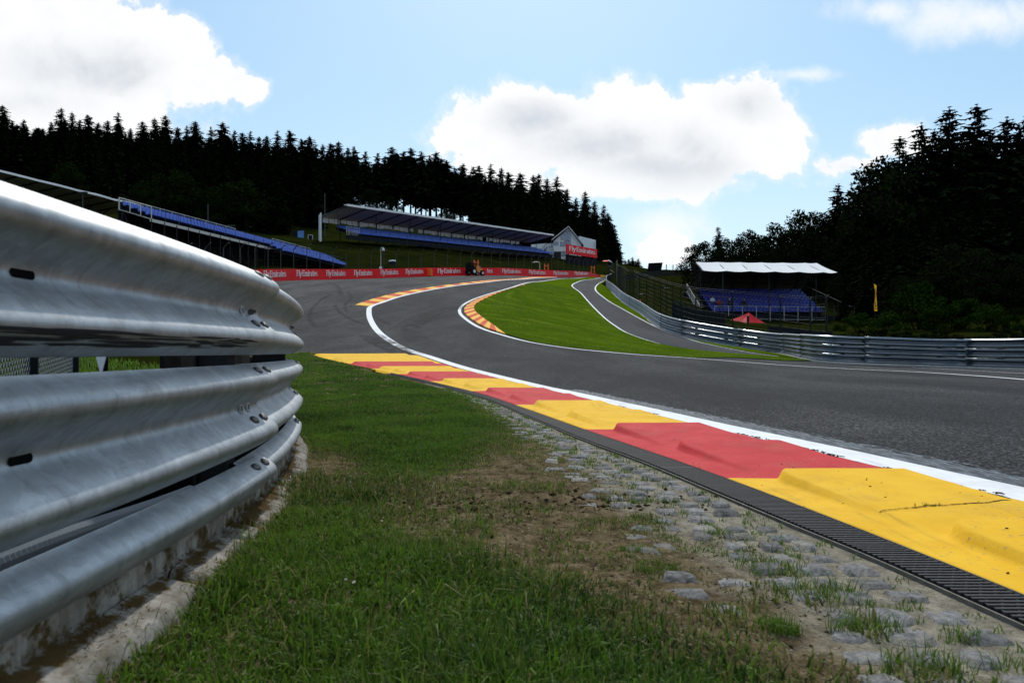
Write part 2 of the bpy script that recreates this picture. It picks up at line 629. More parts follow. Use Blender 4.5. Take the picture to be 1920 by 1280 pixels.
def mk_soil(name):
    m, T, b, P = new_mat(name)
    at = T.node('ShaderNodeAttribute', attribute_name='sand')
    n = T.noise(P, 14, 6, 0.7)
    n2 = T.noise(P, 75, 4, 0.7)
    v = T.voronoi(P, 130, 'Color')
    sv = T.node('ShaderNodeSeparateColor'); T.l.new(v, sv.inputs[0])
    brown = T.mix(T.ramp(n, 0.3, 0.72), (0.055, 0.040, 0.022), (0.20, 0.152, 0.088))
    sand = T.mix(T.ramp(n, 0.3, 0.75), (0.17, 0.15, 0.115), (0.36, 0.325, 0.255))
    sf = T.math('ADD', T.math('MULTIPLY', at.outputs['Fac'], 1.15), T.math('MULTIPLY', T.math('SUBTRACT', T.noise(P, 5, 5, 0.65), 0.5), 0.9), clamp=True)
    c = T.mix(T.ramp(sf, 0.25, 0.75), brown, sand)
    c = T.mix(T.math('MULTIPLY', T.ramp(n2, 0.52, 0.72), 0.6), c, (0.035, 0.024, 0.014))
    c = T.mix(T.math('MULTIPLY', T.math('GREATER_THAN', sv.outputs[0], 0.95), 0.35), c, (0.38, 0.33, 0.25))
    T.l.new(c, b.inputs['Base Color'])
    b.inputs['Roughness'].default_value = 0.95
    b.inputs['Specular IOR Level'].default_value = 0.0
    bump(T, b, T.math('ADD', T.math('MULTIPLY', n, 1.4), n2), 1.0, 0.012)
    return m


def mk_grass_ground(name, a, bb, arcs=None, scale=1.0):
    m, T, b, P = new_mat(name)
    n = T.noise(P, 0.5 * scale, 6, 0.65)
    f = T.noise(P, 11 * scale, 5, 0.75)
    c = T.mix(T.ramp(n, 0.3, 0.7), a, bb)
    if arcs:
        # mower passes: pale clippings left in bands curving round the corner
        q = T.mapping(P, loc=(-arcs[0], -arcs[1], 0))
        q2 = T.vmath('MULTIPLY', q, (1, 1, 0))
        wob = T.noise(P, 0.35, 4, 0.6)
        rad = T.math('ADD', T.vmath('LENGTH', q2), T.math('MULTIPLY', wob, 2.2))
        s = T.math('SINE', T.math('MULTIPLY', rad, 2 * pi / 1.9))
        s2 = T.math('SINE', T.math('MULTIPLY', rad, 2 * pi / 0.83))
        band = T.math('MULTIPLY', T.ramp(T.math('ADD', s, T.math('MULTIPLY', s2, 0.6)), 0.5, 1.3), T.ramp(T.noise(P, 0.5, 4), 0.36, 0.60))
        c = T.mix(T.math('MULTIPLY', band, 0.75), c, (0.14, 0.19, 0.018))
    v = T.node('ShaderNodeVectorMath', operation='SCALE')
    T.l.new(c, v.inputs[0])
    T.l.new(T.math('MULTIPLY_ADD', f, 1.5, 0.25), v.inputs['Scale'])
    T.l.new(v.outputs[0], b.inputs['Base Color'])
    b.inputs['Roughness'].default_value = 0.9
    b.inputs['Specular IOR Level'].default_value = 0.0
    bump(T, b, f, 0.9, 0.05)
    return m


def mk_blade(name):
    m, T, b, P = new_mat(name)
    at = T.node('ShaderNodeAttribute', attribute_name='tint')
    ht = T.node('ShaderNodeAttribute', attribute_name='dry')
    c = T.mix(at.outputs['Fac'], (0.012, 0.048, 0.005), (0.120, 0.225, 0.018))
    c = T.mix(ht.outputs['Fac'], c, (0.21, 0.17, 0.065))
    T.l.new(c, b.inputs['Base Color'])
    b.inputs['Roughness'].default_value = 0.55
    b.inputs['Specular IOR Level'].default_value = 0.25
    tr = T.node('ShaderNodeBsdfTranslucent')
    T.l.new(c, tr.inputs['Color'])
    mx = T.node('ShaderNodeMixShader'); mx.inputs[0].default_value = 0.4
    T.l.new(b.outputs[0], mx.inputs[1]); T.l.new(tr.outputs[0], mx.inputs[2])
    T.l.new(mx.outputs[0], T.n['Material Output'].inputs[0])
    return m


def mk_leaf(name, a, b2):
    m, T, b, P = new_mat(name)
    oi = T.node('ShaderNodeObjectInfo')
    n = T.noise(P, 0.9, 4, 0.7)
    c = T.mix(T.ramp(n, 0.3, 0.7), a, b2)
    T.l.new(c, b.inputs['Base Color'])
    b.inputs['Roughness'].default_value = 0.9
    b.inputs['Specular IOR Level'].default_value = 0.0
    return m


def mk_sett(name):
    m, T, b, P = new_mat(name)
    oi = T.node('ShaderNodeObjectInfo')
    n = T.noise(P, 38, 6, 0.75)
    f = T.noise(P, 160, 3, 0.7)
    c = T.mix(T.ramp(n, 0.32, 0.70), (0.11, 0.108, 0.11), (0.31, 0.305, 0.30))
    c = T.mix(T.math('MULTIPLY', T.ramp(f, 0.55, 0.75), 0.5), c, (0.04, 0.038, 0.036))
    c = T.mix(T.math('MULTIPLY', T.ramp(T.noise(P, 11, 5, 0.7), 0.48, 0.66), 0.75), c, (0.30, 0.27, 0.21))
    v = T.node('ShaderNodeVectorMath', operation='SCALE')
    T.l.new(c, v.inputs[0]); T.l.new(T.math('MULTIPLY_ADD', oi.outputs['Random'], 0.5, 0.75), v.inputs['Scale'])
    T.l.new(v.outputs[0], b.inputs['Base Color'])
    b.inputs['Roughness'].default_value = 0.95
    b.inputs['Specular IOR Level'].default_value = 0.08
    bump(T, b, T.math('ADD', n, T.math('MULTIPLY', f, 0.6)), 1.0, 0.010)
    return m


def mk_wall_dirt(name):
    m, T, b, P = new_mat(name)
    n = T.noise(P, 12, 6, 0.7)
    drip = T.noise(T.mapping(P, scale=(22, 22, 1.5)), 1.5, 4, 0.6)
    c = T.mix(T.ramp(n, 0.35, 0.7), (0.17, 0.155, 0.13), (0.34, 0.315, 0.28))
    c = T.mix(T.math('MULTIPLY', T.ramp(drip, 0.45, 0.7), 0.6), c, (0.10, 0.085, 0.05))
    at = T.node('ShaderNodeAttribute', attribute_name='moss')
    mo = T.math('ADD', at.outputs['Fac'], T.math('MULTIPLY', T.math('SUBTRACT', T.noise(P, 9, 6, 0.7), 0.5), 1.5))
    c = T.mix(T.ramp(mo, 0.42, 0.60), c, T.mix(n, (0.045, 0.030, 0.012), (0.10, 0.062, 0.022)))
    T.l.new(c, b.inputs['Base Color'])
    b.inputs['Roughness'].default_value = 0.9
    b.inputs['Specular IOR Level'].default_value = 0.05
    bump(T, b, n, 0.8, 0.01)
    return m


def mk_worn_edge(name):
    """smooth bitumen strip beside the line with scuffed remains of old paint"""
    m, T, b, P = new_mat(name)
    n = T.noise(T.mapping(P, rot=(0, 0, 0.3), scale=(5, 1, 1)), 6, 6, 0.72)
    f = T.noise(P, 70, 4, 0.7)
    k = T.ramp(T.math('ADD', n, T.math('MULTIPLY', T.math('SUBTRACT', f, 0.5), 0.5)), 0.42, 0.70)
    c = T.mix(k, (0.030, 0.034, 0.040), (0.19, 0.22, 0.25))
    T.l.new(c, b.inputs['Base Color'])
    b.inputs['Roughness'].default_value = 0.7
    b.inputs['Specular IOR Level'].default_value = 0.25
    tp = T.node('ShaderNodeBsdfTransparent')
    at = T.node('ShaderNodeAttribute', attribute_name='cover')
    mx = T.node('ShaderNodeMixShader')
    a = T.ramp(T.math('ADD', at.outputs['Fac'], T.math('MULTIPLY', T.math('SUBTRACT', n, 0.5), 1.3)), 0.35, 0.6)
    T.l.new(a, mx.inputs[0]); T.l.new(tp.outputs[0], mx.inputs[1]); T.l.new(b.outputs[0], mx.inputs[2])
    T.l.new(mx.outputs[0], T.n['Material Output'].inputs[0])
    return m


def mk_skid(name):
    m, T, b, P = new_mat(name)
    n = T.noise(T.mapping(P, scale=(1, 1, 1)), 2.4, 6, 0.75)
    b.inputs['Base Color'].default_value = (0.008, 0.008, 0.010, 1)
    b.inputs['Roughness'].default_value = 0.8
    b.inputs['Specular IOR Level'].default_value = 0.15
    tp = T.node('ShaderNodeBsdfTransparent')
    mx = T.node('ShaderNodeMixShader')
    at = T.node('ShaderNodeAttribute', attribute_name='cover')
    T.l.new(T.math('MULTIPLY', T.ramp(n, 0.35, 0.68), at.outputs['Fac']), mx.inputs[0])
    T.l.new(tp.outputs[0], mx.inputs[1]); T.l.new(b.outputs[0], mx.inputs[2])
    T.l.new(mx.outputs[0], T.n['Material Output'].inputs[0])
    return m


M = dict(
    runoff=mk_asphalt('runoff_asphalt', (0.040, 0.040, 0.042), (0.062, 0.061, 0.060)),
    track=mk_asphalt('track_asphalt', (0.030, 0.031, 0.033), (0.044, 0.044, 0.045)),
    lane=mk_asphalt('lane_asphalt', (0.044, 0.044, 0.049), (0.052, 0.052, 0.057), 0.4),
    white=mk_paint('white_line_paint', (0.80, 0.81, 0.82), (0.70, 0.71, 0.73), (0.25, 0.26, 0.28), 0.66),
    yellow=mk_paint('yellow_kerb_paint', (0.80, 0.47, 0.022), (0.72, 0.40, 0.018), (0.30, 0.22, 0.12)),
    red=mk_paint('red_kerb_paint', (0.54, 0.038, 0.042), (0.46, 0.036, 0.040), (0.50, 0.22, 0.19)),
    orange=mk_paint('orange_kerb_paint', (0.62, 0.085, 0.012), (0.50, 0.055, 0.012), (0.15, 0.12, 0.10)),
    amber=mk_paint('amber_kerb_paint', (0.85, 0.47, 0.07), (0.75, 0.40, 0.05), (0.30, 0.22, 0.12)),
    steel=mk_steel('galvanised_steel'),
    steel_far=mk_steel('weathered_galvanised_steel', (0.17, 0.195, 0.225), 0.30, 0.35, 0.98, 0.0),
    bolt=plain('dark_bolt_steel', (0.10, 0.095, 0.09), 0.5, 0.7, 0.4, 0.4, 60, 0.3),
    scuff=plain('black_rubber_scuff', (0.02, 0.022, 0.025), 0.75),
    soil=mk_soil('verge_soil'),
    blade=mk_blade('grass_blade'),
    island=mk_grass_ground('mown_grass', (0.055, 0.098, 0.003), (0.080, 0.128, 0.005), arcs=R(1190, 600)),
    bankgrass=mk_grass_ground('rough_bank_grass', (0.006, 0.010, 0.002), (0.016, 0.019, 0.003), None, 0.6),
    concrete=mk_wall_dirt('dirty_concrete'),
    kerbstone=plain('drain_concrete', (0.22, 0.205, 0.18), 0.92, 0, 0.1, 0.6, 30, 0.8),
    cobble=mk_sett('granite_sett'),
    iron=plain('cast_iron', (0.034, 0.032, 0.033), 0.6, 0.2, 0.4, 0.4, 40, 0.2),
    black=plain('black_void', (0.004, 0.004, 0.004), 0.95, 0, 0.05),
    worn=mk_worn_edge('worn_track_edge'),
    skid=mk_skid('tyre_mark_rubber'),
    plinth=plain('pale_concrete', (0.40, 0.39, 0.37), 0.9, 0, 0.05, 0.4, 6, 0.3),
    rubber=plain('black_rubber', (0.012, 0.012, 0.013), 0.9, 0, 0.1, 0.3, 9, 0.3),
    conduit=plain('grey_conduit_plastic', (0.23, 0.26, 0.29), 0.5, 0, 0.3),
    dkconduit=plain('black_conduit_plastic', (0.02, 0.02, 0.02), 0.6, 0, 0.3),
    signwhite=plain('white_sign', (0.78, 0.79, 0.82), 0.5, 0, 0.3, 0.06, 30),
    signblack=plain('black_ink', (0.01, 0.01, 0.01), 0.6),
    wire=plain('fence_wire', (0.16, 0.17, 0.17), 0.5, 0.5, 0.3),
    fencegreen=plain('dark_green_coating', (0.006, 0.011, 0.011), 0.7, 0, 0.15),
    fencegrey=plain('grey_fence_steel', (0.04, 0.05, 0.05), 0.6, 0.3, 0.2),
    banner=plain('red_banner_vinyl', (0.74, 0.014, 0.020), 0.5, 0, 0.12, 0.22, 0.9),
    letter=plain('white_lettering', (0.80, 0.80, 0.82), 0.5, 0, 0.2, 0.04),
    seat=plain('blue_plastic_seat', (0.035, 0.095, 0.44), 0.42, 0, 0.4, 0.1),
    seatdk=plain('deep_blue_plastic_seat', (0.010, 0.016, 0.24), 0.30, 0, 0.5, 0.1),
    roofwhite=plain('white_roof_fabric', (0.90, 0.91, 0.92), 0.6, 0, 0.15, 0.04, 1.5, 0, 0.2),
    roofgrey=plain('grey_roof_sheet', (0.58, 0.54, 0.51), 0.75, 0, 0.05, 0.2, 0.7),
    roofunder=plain('brown_roof_shade', (0.10, 0.085, 0.07), 0.85, 0, 0.0, 0.25, 0.7),  # rear roof panels: shade of the underside put into the brown
    frame=plain('dark_steel_frame', (0.02, 0.021, 0.023), 0.7, 0.2, 0.2),
    rail=plain('pale_handrail', (0.46, 0.45, 0.42), 0.5, 0.4, 0.3),
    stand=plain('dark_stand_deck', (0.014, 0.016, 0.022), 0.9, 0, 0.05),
    wallwhite=plain('white_render', (0.62, 0.63, 0.64), 0.85, 0, 0.1, 0.12, 1.2),
    panelwhite=plain('white_panel', (0.66, 0.68, 0.72), 0.6, 0, 0.2, 0.08, 1.2),
    glass=plain('window_glass', (0.20, 0.24, 0.32), 0.15, 0.0, 0.6, 0.25, 2.0),
    wood=plain('dark_gable_wood', (0.03, 0.028, 0.026), 0.8),
    tent=plain('red_tent_fabric', (0.66, 0.022, 0.035), 0.6, 0, 0.1, 0.1, 2.0, 0, 0.35),
    flag=plain('yellow_flag_fabric', (0.85, 0.48, 0.03), 0.7, 0, 0.1, 0.2, 4, 0, 0.5),
    orangeplastic=plain('orange_plastic', (0.80, 0.13, 0.015), 0.5),
    tractor=plain('orange_machine_paint', (0.75, 0.20, 0.04), 0.45, 0, 0.4),
    tyre=plain('tyre_rubber', (0.008, 0.008, 0.008), 0.9, 0, 0.1),
    rimwhite=plain('white_rim', (0.6, 0.6, 0.6), 0.5),
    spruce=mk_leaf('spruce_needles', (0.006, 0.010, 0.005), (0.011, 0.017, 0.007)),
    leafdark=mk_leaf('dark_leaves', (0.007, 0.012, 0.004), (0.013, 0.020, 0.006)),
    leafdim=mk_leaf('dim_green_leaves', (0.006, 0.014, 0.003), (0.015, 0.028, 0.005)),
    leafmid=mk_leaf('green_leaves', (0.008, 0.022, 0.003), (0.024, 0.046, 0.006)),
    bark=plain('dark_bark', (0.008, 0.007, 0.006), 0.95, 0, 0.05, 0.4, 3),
    skin=plain('skin', (0.45, 0.25, 0.18), 0.6),
    hair=plain('dark_hair', (0.03, 0.02, 0.015), 0.7),
    clothdark=plain('dark_cloth', (0.02, 0.02, 0.025), 0.9),
    clothwhite=plain('white_cloth', (0.55, 0.57, 0.6), 0.9),
    clothred=plain('red_cloth', (0.30, 0.02, 0.015), 0.9),
    clothtan=plain('tan_cloth', (0.35, 0.27, 0.15), 0.9),
    bluepic=plain('blue_poster', (0.10, 0.22, 0.48), 0.6, 0, 0.2, 0.7, 1.6),
    pebble=plain('pale_pebble', (0.34, 0.30, 0.25), 0.9, 0, 0.15, 0.5, 40),
    clod=plain('dark_soil_clod', (0.045, 0.028, 0.015), 0.98, 0, 0.05, 0.5, 40, 0.8),
)

# ------------------------------------------------------------------ traced courses of lines and edges (plan positions)
def trace(pts, n=8):
    return catmull([R(*p) for p in pts], n)

# left white line: its left edge, from beside the camera up the hill
WL = catmull([(2.36, 0.6), (2.25, 1.9)] + [R(*p) for p in
     [(1920, 947), (1700, 893), (1500, 844), (1323, 803), (1146, 760), (1035, 734), (954, 715), (861, 691), (794, 669), (747, 653), (707, 626.5),
      (690, 602), (687, 585), (691, 575), (713, 567), (747, 556), (797, 545), (841, 537.5), (904, 530), (966, 524), (1013, 520.6), (1060, 518.6), (1100, 518)]], 10)
# right white line of the track
WR = trace([(1990, 722), (1920, 712), (1700, 697), (1462, 684.5), (1300, 672), (1160, 662), (1060, 652), (997, 642), (935, 625.6), (904, 615), (876, 598), (865, 586), (868, 575),
            (888, 562.5), (919, 551.5), (966, 538), (1013, 528), (1044, 523.8), (1100, 519.5)], 10)
# grass island against the side lane
IR = trace([(1125, 520.5), (1088, 526.5), (1073, 533), (1075, 540), (1091, 553), (1119, 584), (1147, 608), (1175, 625), (1218, 640), (1240, 646), (1294, 655), (1365, 662), (1470, 670), (1558, 677.5)], 8)
# far white line of the side lane
SR = trace([(1140, 523), (1132, 527.5), (1121, 534), (1117.5, 541), (1122, 549), (1136, 560), (1175, 583), (1207, 600.6), (1246, 620), (1284, 633), (1324, 644.5), (1369, 654), (1462, 668.5)], 8)
# faint edge line at far right
SE = trace([(1556, 679), (1706, 688.5), (1920, 700.5), (1990, 705)], 6)
# right steel barrier, foot line
GB = catmull([R(*p) for p in [(2080, 704), (1920, 694), (1760, 688.5), (1560, 681), (1440, 661), (1280, 632), (1200, 587.5), (1160, 560), (1143, 544), (1137, 530), (1147, 521.5)]], 8)
# kerb's left edge
KL = catmull([(1.455, 0.6), (1.34, 1.85), (1.095, 3.40), (.615, 5.55), (.165, 7.6), (-.54, 10.2), (-1.45, 12.3), (-2.85, 15), (-6.1, 20.3)], 10)
# drain's left edge
DL = catmull([(1.36, 0.6), (1.21, 1.61), (1.130, 2.16), (1.064, 2.476), (.943, 3.1), (.76, 4.05), (.53, 5.0), (.205, 6.6), (-.35, 9.1), (-1.05, 11.1), (-1.75, 12.6), (-3.2, 15.2)], 10)
# red banner wall at the back of the run-off
_bx = [300, 380, 478, 560, 700, 800, 900, 1000, 1090, 1128]
_bz = [50, 55, 62, 70, 83, 92, 99.5, 112, 128, 138]
BZ = pchip(_bx, _bz)


def wallpt(px):
    z = float(BZ(px))
    return np.array([(px - 960) / F * z, z])


def GX_(Y):
    """plan course of the near guardrail"""
    return -0.865 - (0.056 * (Y - 1.35) ** 2 if Y > 1.35 else 0.0)


def by_y(c):
    o = np.argsort(c[:, 1])
    ys, xs = c[o, 1], c[o, 0]
    return lambda y: np.interp(y, ys, xs)

_w = WL[:int(np.argmax(WL[:, 1] > 21)) + 1]
wl = by_y(_w); kl = by_y(KL); dl = by_y(DL)

# ------------------------------------------------------------------ terrain outside the circuit
zone = [tuple(wallpt(x)) for x in np.linspace(300, 1128, 30)] + [tuple(p) for p in GB[::-1]] + [(GB[0][0] + 1, 10), (30, 2), (25, -3), (3, -3), (-0.6, -3), (-0.9, 1.3), (-1.5, 5), (-3.2, 8.2), (-6, 14), (-9, 22), (-16, 35)]
ZP = np.array(zone)


def in_zone(X, Y):
    c = np.zeros(X.shape, bool)
    n = len(ZP)
    for i in range(n):
        (x1, y1), (x2, y2) = ZP[i], ZP[(i + 1) % n]
        if abs(y2 - y1) < 1e-9:
            continue
        k = (y1 > Y) != (y2 > Y)
        c ^= k & (X < (x2 - x1) * (Y - y1) / (y2 - y1) + x1)
    return c

_ctl = []
for x in np.linspace(300, 1128, 22):
    p = wallpt(x)
    _ctl.append((p[0], p[1], float(H(*p))))
    q = p + np.array([-.7, .72]) * 2.5
    _ctl.append((q[0], q[1], float(H(*p)) + .15))
for p in GB[::4]:
    _ctl.append((p[0], p[1], float(H(*p))))
    _ctl.append((p[0] + 2, p[1] - .6, float(H(*p)) + .1))
for x, y, z in [(-1.2, 0, 0), (-1.3, 1.5, 0), (-1.9, 4, .02), (-3.6, 8.2, .03), (-2.2, 2, .1), (-3, 3, .25), (-4.5, 5, .55), (-6.5, 3, .75), (-9, 6, 1.0), (-12, 12, 1.3), (-8, 14, .7), (-20, 20, 2.5), (-15, 0, 1.2), (-30, 5, 4), (-30, 35, 5.5), (-60, 30, 12),
                (3, -10, 0), (15, -8, 0), (30, 0, 0), (40, 10, 1), (60, 30, 4), (80, 60, 10), (-10, -20, 0), (0, -40, 0), (-60, -20, 4), (60, -30, 0), (100, -20, 2), (-120, 0, 14)]:
    _ctl.append((x, y, z))
for px, py, Z in [(450, 503, 68), (560, 500, 76), (300, 512, 60), (600, 453, 125), (640, 453, 118), (700, 474, 104), (760, 465, 122), (850, 472, 132), (760, 500, 98), (900, 500, 115), (1000, 490, 150), (900, 478, 145), (1040, 488, 164),
                  (1065, 503, 145), (1100, 492, 172), (1150, 508, 178), (100, 372, 112), (400, 425, 132), (0, 350, 150), (250, 350, 165), (100, 320, 180), (400, 345, 190), (550, 410, 165), (700, 412, 170), (900, 442, 200), (0, 315, 205), (200, 325, 210),
                  (400, 357, 214), (640, 400, 214), (850, 437, 222), (1000, 452, 232), (1100, 482, 240), (1160, 500, 245), (1000, 500, 330), (500, 470, 330), (0, 400, 330),
                  (1180, 518, 92), (1230, 519, 101), (1290, 521, 104), (1180, 560, 73), (1230, 555, 76), (1270, 585, 63), (1300, 612, 66), (1560, 608, 66), (1430, 606, 75), (1430, 560, 92), (1300, 540, 100),
                  (1600, 560, 95), (1700, 628, 45), (1850, 622, 45), (1800, 600, 70), (1900, 560, 100), (1250, 520, 150), (1200, 516, 200), (1200, 512, 300), (1600, 480, 160), (1900, 470, 160), (1400, 505, 160)]:
    v = P3(px, py, Z)
    _ctl.append((v.x, v.y, v.z))
_ctl = np.array(_ctl)
_A = np.linalg.norm(_ctl[:, None, :2] - _ctl[None, :, :2], axis=2)
_n = len(_ctl)
_S = np.zeros((_n + 3, _n + 3))
_S[:_n, :_n] = _A - 0.4 * np.eye(_n)
_S[:_n, _n:] = np.column_stack([np.ones(_n), _ctl[:, :2]])
_S[_n:, :_n] = _S[:_n, _n:].T
_c = np.linalg.solve(_S, np.concatenate([_ctl[:, 2], [0, 0, 0]]))


def T_(X, Y):
    X = np.atleast_1d(np.asarray(X, float)); Y = np.atleast_1d(np.asarray(Y, float))
    sh = X.shape
    X, Y = X.ravel(), Y.ravel()
    out = np.empty(len(X))
    for i in range(0, len(X), 20000):
        x, y = X[i:i + 20000], Y[i:i + 20000]
        d = np.hypot(x[:, None] - _ctl[None, :, 0], y[:, None] - _ctl[None, :, 1])
        out[i:i + 20000] = d @ _c[:_n] + _c[_n] + _c[_n + 1] * x + _c[_n + 2] * y
    return out.reshape(sh)


def tz(x, y):
    return float(T_(x, y)[0])


def build_terrain():
    ys = np.concatenate([np.arange(-60, -4, 8), np.arange(-4, 30, 1.0), np.arange(30, 150, 1.6), np.arange(150, 260, 4), np.arange(260, 1500, 60)])
    xs = np.concatenate([np.arange(-1400, -160, 80), np.arange(-160, -60, 5), np.arange(-60, 60, 1.6), np.arange(60, 160, 5), np.arange(160, 1401, 80)])
    Xg, Yg = np.meshgrid(xs, ys)
    Xc, Yc = np.clip(Xg, -140, 140), np.clip(Yg, -50, 330)
    Z = T_(Xc, Yc)
    far = np.hypot(Xg - Xc, Yg - Yc)
    Z = Z - np.minimum(far * 0.02, 12)
    Z += (fbm(Xg, Yg, 0.35) - 0.5) * np.clip((np.hypot(Xg, Yg) - 20) / 60, 0, 1) * 0.9
    zn = in_zone(Xg, Yg)
    # inside the circuit keep the soil well under the paving
    Hh = H(np.clip(Xg, -60, 60), Yc)
    Z = np.where(zn, Hh - 0.35, Z)
    V = np.column_stack([Xg.ravel(), Yg.ravel(), Z.ravel()])
    me = np_mesh('terrain', V, grid_faces(len(ys), len(xs)), M['bankgrass'], smooth=True)
    link_mesh('terrain', me, label='dark rough grass hillside around the circuit', cat='terrain', kind='structure')


build_terrain()

# ------------------------------------------------------------------ paving, island, lines
sp_ = lambda y: 0.5 if y < 12 else (0.9 if y < 30 else (1.3 if y < 70 else 2.2))
paved = [tuple(wallpt(x)) for x in np.linspace(300, 1128, 24)] + [tuple(p) for p in GB[::-1][1:]] + [(GB[0][0] + .5, 8), (28, 1), (24, -2), (2.30, -2)] + [(float(wl(y)) - .10, float(y)) for y in (.7, 1.5, 2.2, 3, 4, 5, 6, 7, 8, 9, 10, 11, 12, 13, 14, 15, 16, 17, 18, 19, 20, 20.3)] + [(-4.5, 20.25), (-8, 20.2), (-9, 22), (-16, 35)]
drape('runoff_paving', paved, lambda x, y: H(x, y), M['runoff'], sp_, label='grey asphalt paving of the run-off area by the banner wall', cat='asphalt', kind='structure')

_wl = resample(WL, 0.35)
_wr = resample(WR, 0.5)
trk = [tuple(p) for p in resample(WL, 0.9)] + [tuple(p) for p in resample(WR, 0.9)[::-1]] + [(24, 3), (22, -1.5), (2.4, -1.5)]
drape('race_track', trk, lambda x, y: H(x, y) + 0.009, M['track'], sp_, label='dark asphalt race track sweeping round the bend', cat='race track', kind='structure')
lane = [tuple(p) for p in resample(IR, 0.9)] + [tuple(p) for p in resample(SE, 0.9)] + [tuple(p) for p in resample([SE[-1], SR[-1]], 0.9)[1:-1]] + [tuple(p) for p in resample(SR, 0.9)[::-1]]
drape('side_lane', lane, lambda x, y: H(x, y) + 0.006, M['lane'], sp_, label='smooth grey asphalt lane between the grass and the long steel barrier', cat='road', kind='structure')

# island outline: white line side, then lane side
_k0 = int(np.argmin(np.hypot(WR[:, 0] - R(1300, 668)[0], WR[:, 1] - R(1300, 668)[1])))
isl_l = offset2(resample(WR[_k0:], 0.8), -0.22)
isl = [tuple(p) for p in isl_l] + [tuple(p) for p in resample(IR, 0.8)]
tip = [R(1470, 676.5), R(1380, 671)]
isl = isl + tip
drape('infield_grass', isl, lambda x, y: H(x, y) + 0.014 + 0.03 * fbm(x, y, 0.8), M['island'], sp_, label='mown bright green grass island inside the bend', cat='grass', kind='structure')
# grass strip between lane line and right barrier
gbs = resample(GB, 0.8)
g0 = int(np.argmin(np.abs(gbs[:, 0] - R(1560, 681)[0]) + np.abs(gbs[:, 1] - R(1560, 681)[1])))
strip = [tuple(p) for p in resample(SR, 0.8)] + [R(1530, 677)] + [tuple(p) for p in gbs[g0:]]
drape('verge_strip', strip, lambda x, y: H(x, y) + 0.025 + 0.04 * fbm(x, y, 0.9), M['island'], sp_, label='narrow green grass strip below the long steel barrier', cat='grass', kind='structure')


def line_obj(name, pts, width, z, label, step=0.4, w2=None):
    p = resample(pts, step)
    w = np.full(len(p), width) if w2 is None else np.interp(np.linspace(0, 1, len(p)), [0, 1], [width, w2])
    a = offset2(p, 0.0)
    b = offset2(p, -w)
    return link_mesh(name, ribbon_mesh(name, b, a, z, M['white']), label=label, cat='road marking', kind='structure')


line_obj('white_line', WL, 0.27, 0.017, 'broad white line along the painted kerb edge of the track', 0.3)
line_obj('white_line', WR, -0.17, 0.019, 'white line along the grass island side of the track', 0.4)
line_obj('white_line', IR[:int(len(IR) * .72)], -0.16, 0.014, 'white line between the grass island and the side lane', 0.4)
line_obj('white_line', SR, 0.16, 0.016, 'white line on the barrier side of the side lane', 0.4)
line_obj('white_line', SE, -0.07, 0.012, 'thin faded white line close to the foot of the steel barrier', 0.6)

# scuffed bitumen beside the broad white line
_p = resample(WL[:int(np.argmax(WL[:, 1] > 11))], 0.12)
nc = 7
rows = np.stack([offset2(_p, -(0.27 + 0.42 * t)) for t in np.linspace(0, 1, nc)], 1).reshape(-1, 2)
cov = np.tile(np.array([1.0, .95, .85, .7, .45, .2, 0.0]), len(_p))
me = np_mesh('worn_edge', np.column_stack([rows, H(rows[:, 0], rows[:, 1]) + 0.0135]), grid_faces(len(_p), nc), M['worn'], attrs={'cover': cov})
me.flip_normals()
link_mesh('worn_edge', me, label='scuffed bluish band of worn paint beside the broad white line', cat='road marking', kind='structure')

# tyre marks on the run-off
def skid(pts, w, cover, lab):
    p = resample(trace(pts, 6), 0.4)
    t = np.linspace(0, 1, len(p))
    a, b = offset2(p, w / 2), offset2(p, -w / 2)
    me = ribbon_mesh('tyre_mark', b, a, 0.0225, M['skid'])
    at = me.attributes.new('cover', 'FLOAT', 'POINT')
    at.data.foreach_set('value', np.repeat(cover * np.minimum(1, 6 * np.minimum(t, 1 - t)), 2).astype(np.float32))
    link_mesh('tyre_mark', me, label=lab, cat='tyre mark', kind='structure')

skid([(571, 592), (615, 582), (668, 573)], .25, .9, 'long straight black tyre mark running to the tip of the striped kerb')
skid([(600, 619), (583, 603), (581, 588), (592, 571), (612, 556), (630, 549)], .22, .8, 'wide curved tyre mark sweeping across the run-off')
skid([(627, 569), (631, 578), (648, 593), (672, 604), (692, 611)], .22, .85, 'curved tyre mark ending beside the white line bend')
skid([(650, 545), (657, 553), (656, 562), (646, 572), (653, 588)], .25, .7, 'hooked tyre mark left of the striped kerb')
skid([(610, 530), (630, 535), (637, 545), (640, 556)], .35, .7, 'short dark tyre mark arc near the banner wall')
skid([(562, 612), (600, 612), (660, 616), (690, 622)], .12, .6, 'thin straight seam-like tyre mark across the run-off')
skid([(700, 592), (715, 600), (733, 611)], .25, .6, 'dark tyre mark on the track beside the white line bend')
skid([(840, 533), (760, 531), (650, 537), (560, 545)], .6, .35, 'broad faint tyre mark along the banner wall')
skid([(560, 560), (640, 548), (760, 536), (860, 529)], .5, .3, 'broad faint tyre mark through the middle of the run-off')
skid([(900, 570), (840, 580), (790, 596), (750, 622)], 1.2, .65, 'wide dark rubbered band on the racing line in the bend')
skid([(850, 590), (800, 600), (770, 620), (800, 650)], .9, .4, 'dark rubbered band on the inner line of the bend')
skid([(690, 625), (712, 640), (745, 655), (775, 668)], .9, .8, 'dark tarmac band hugging the left of the white line')

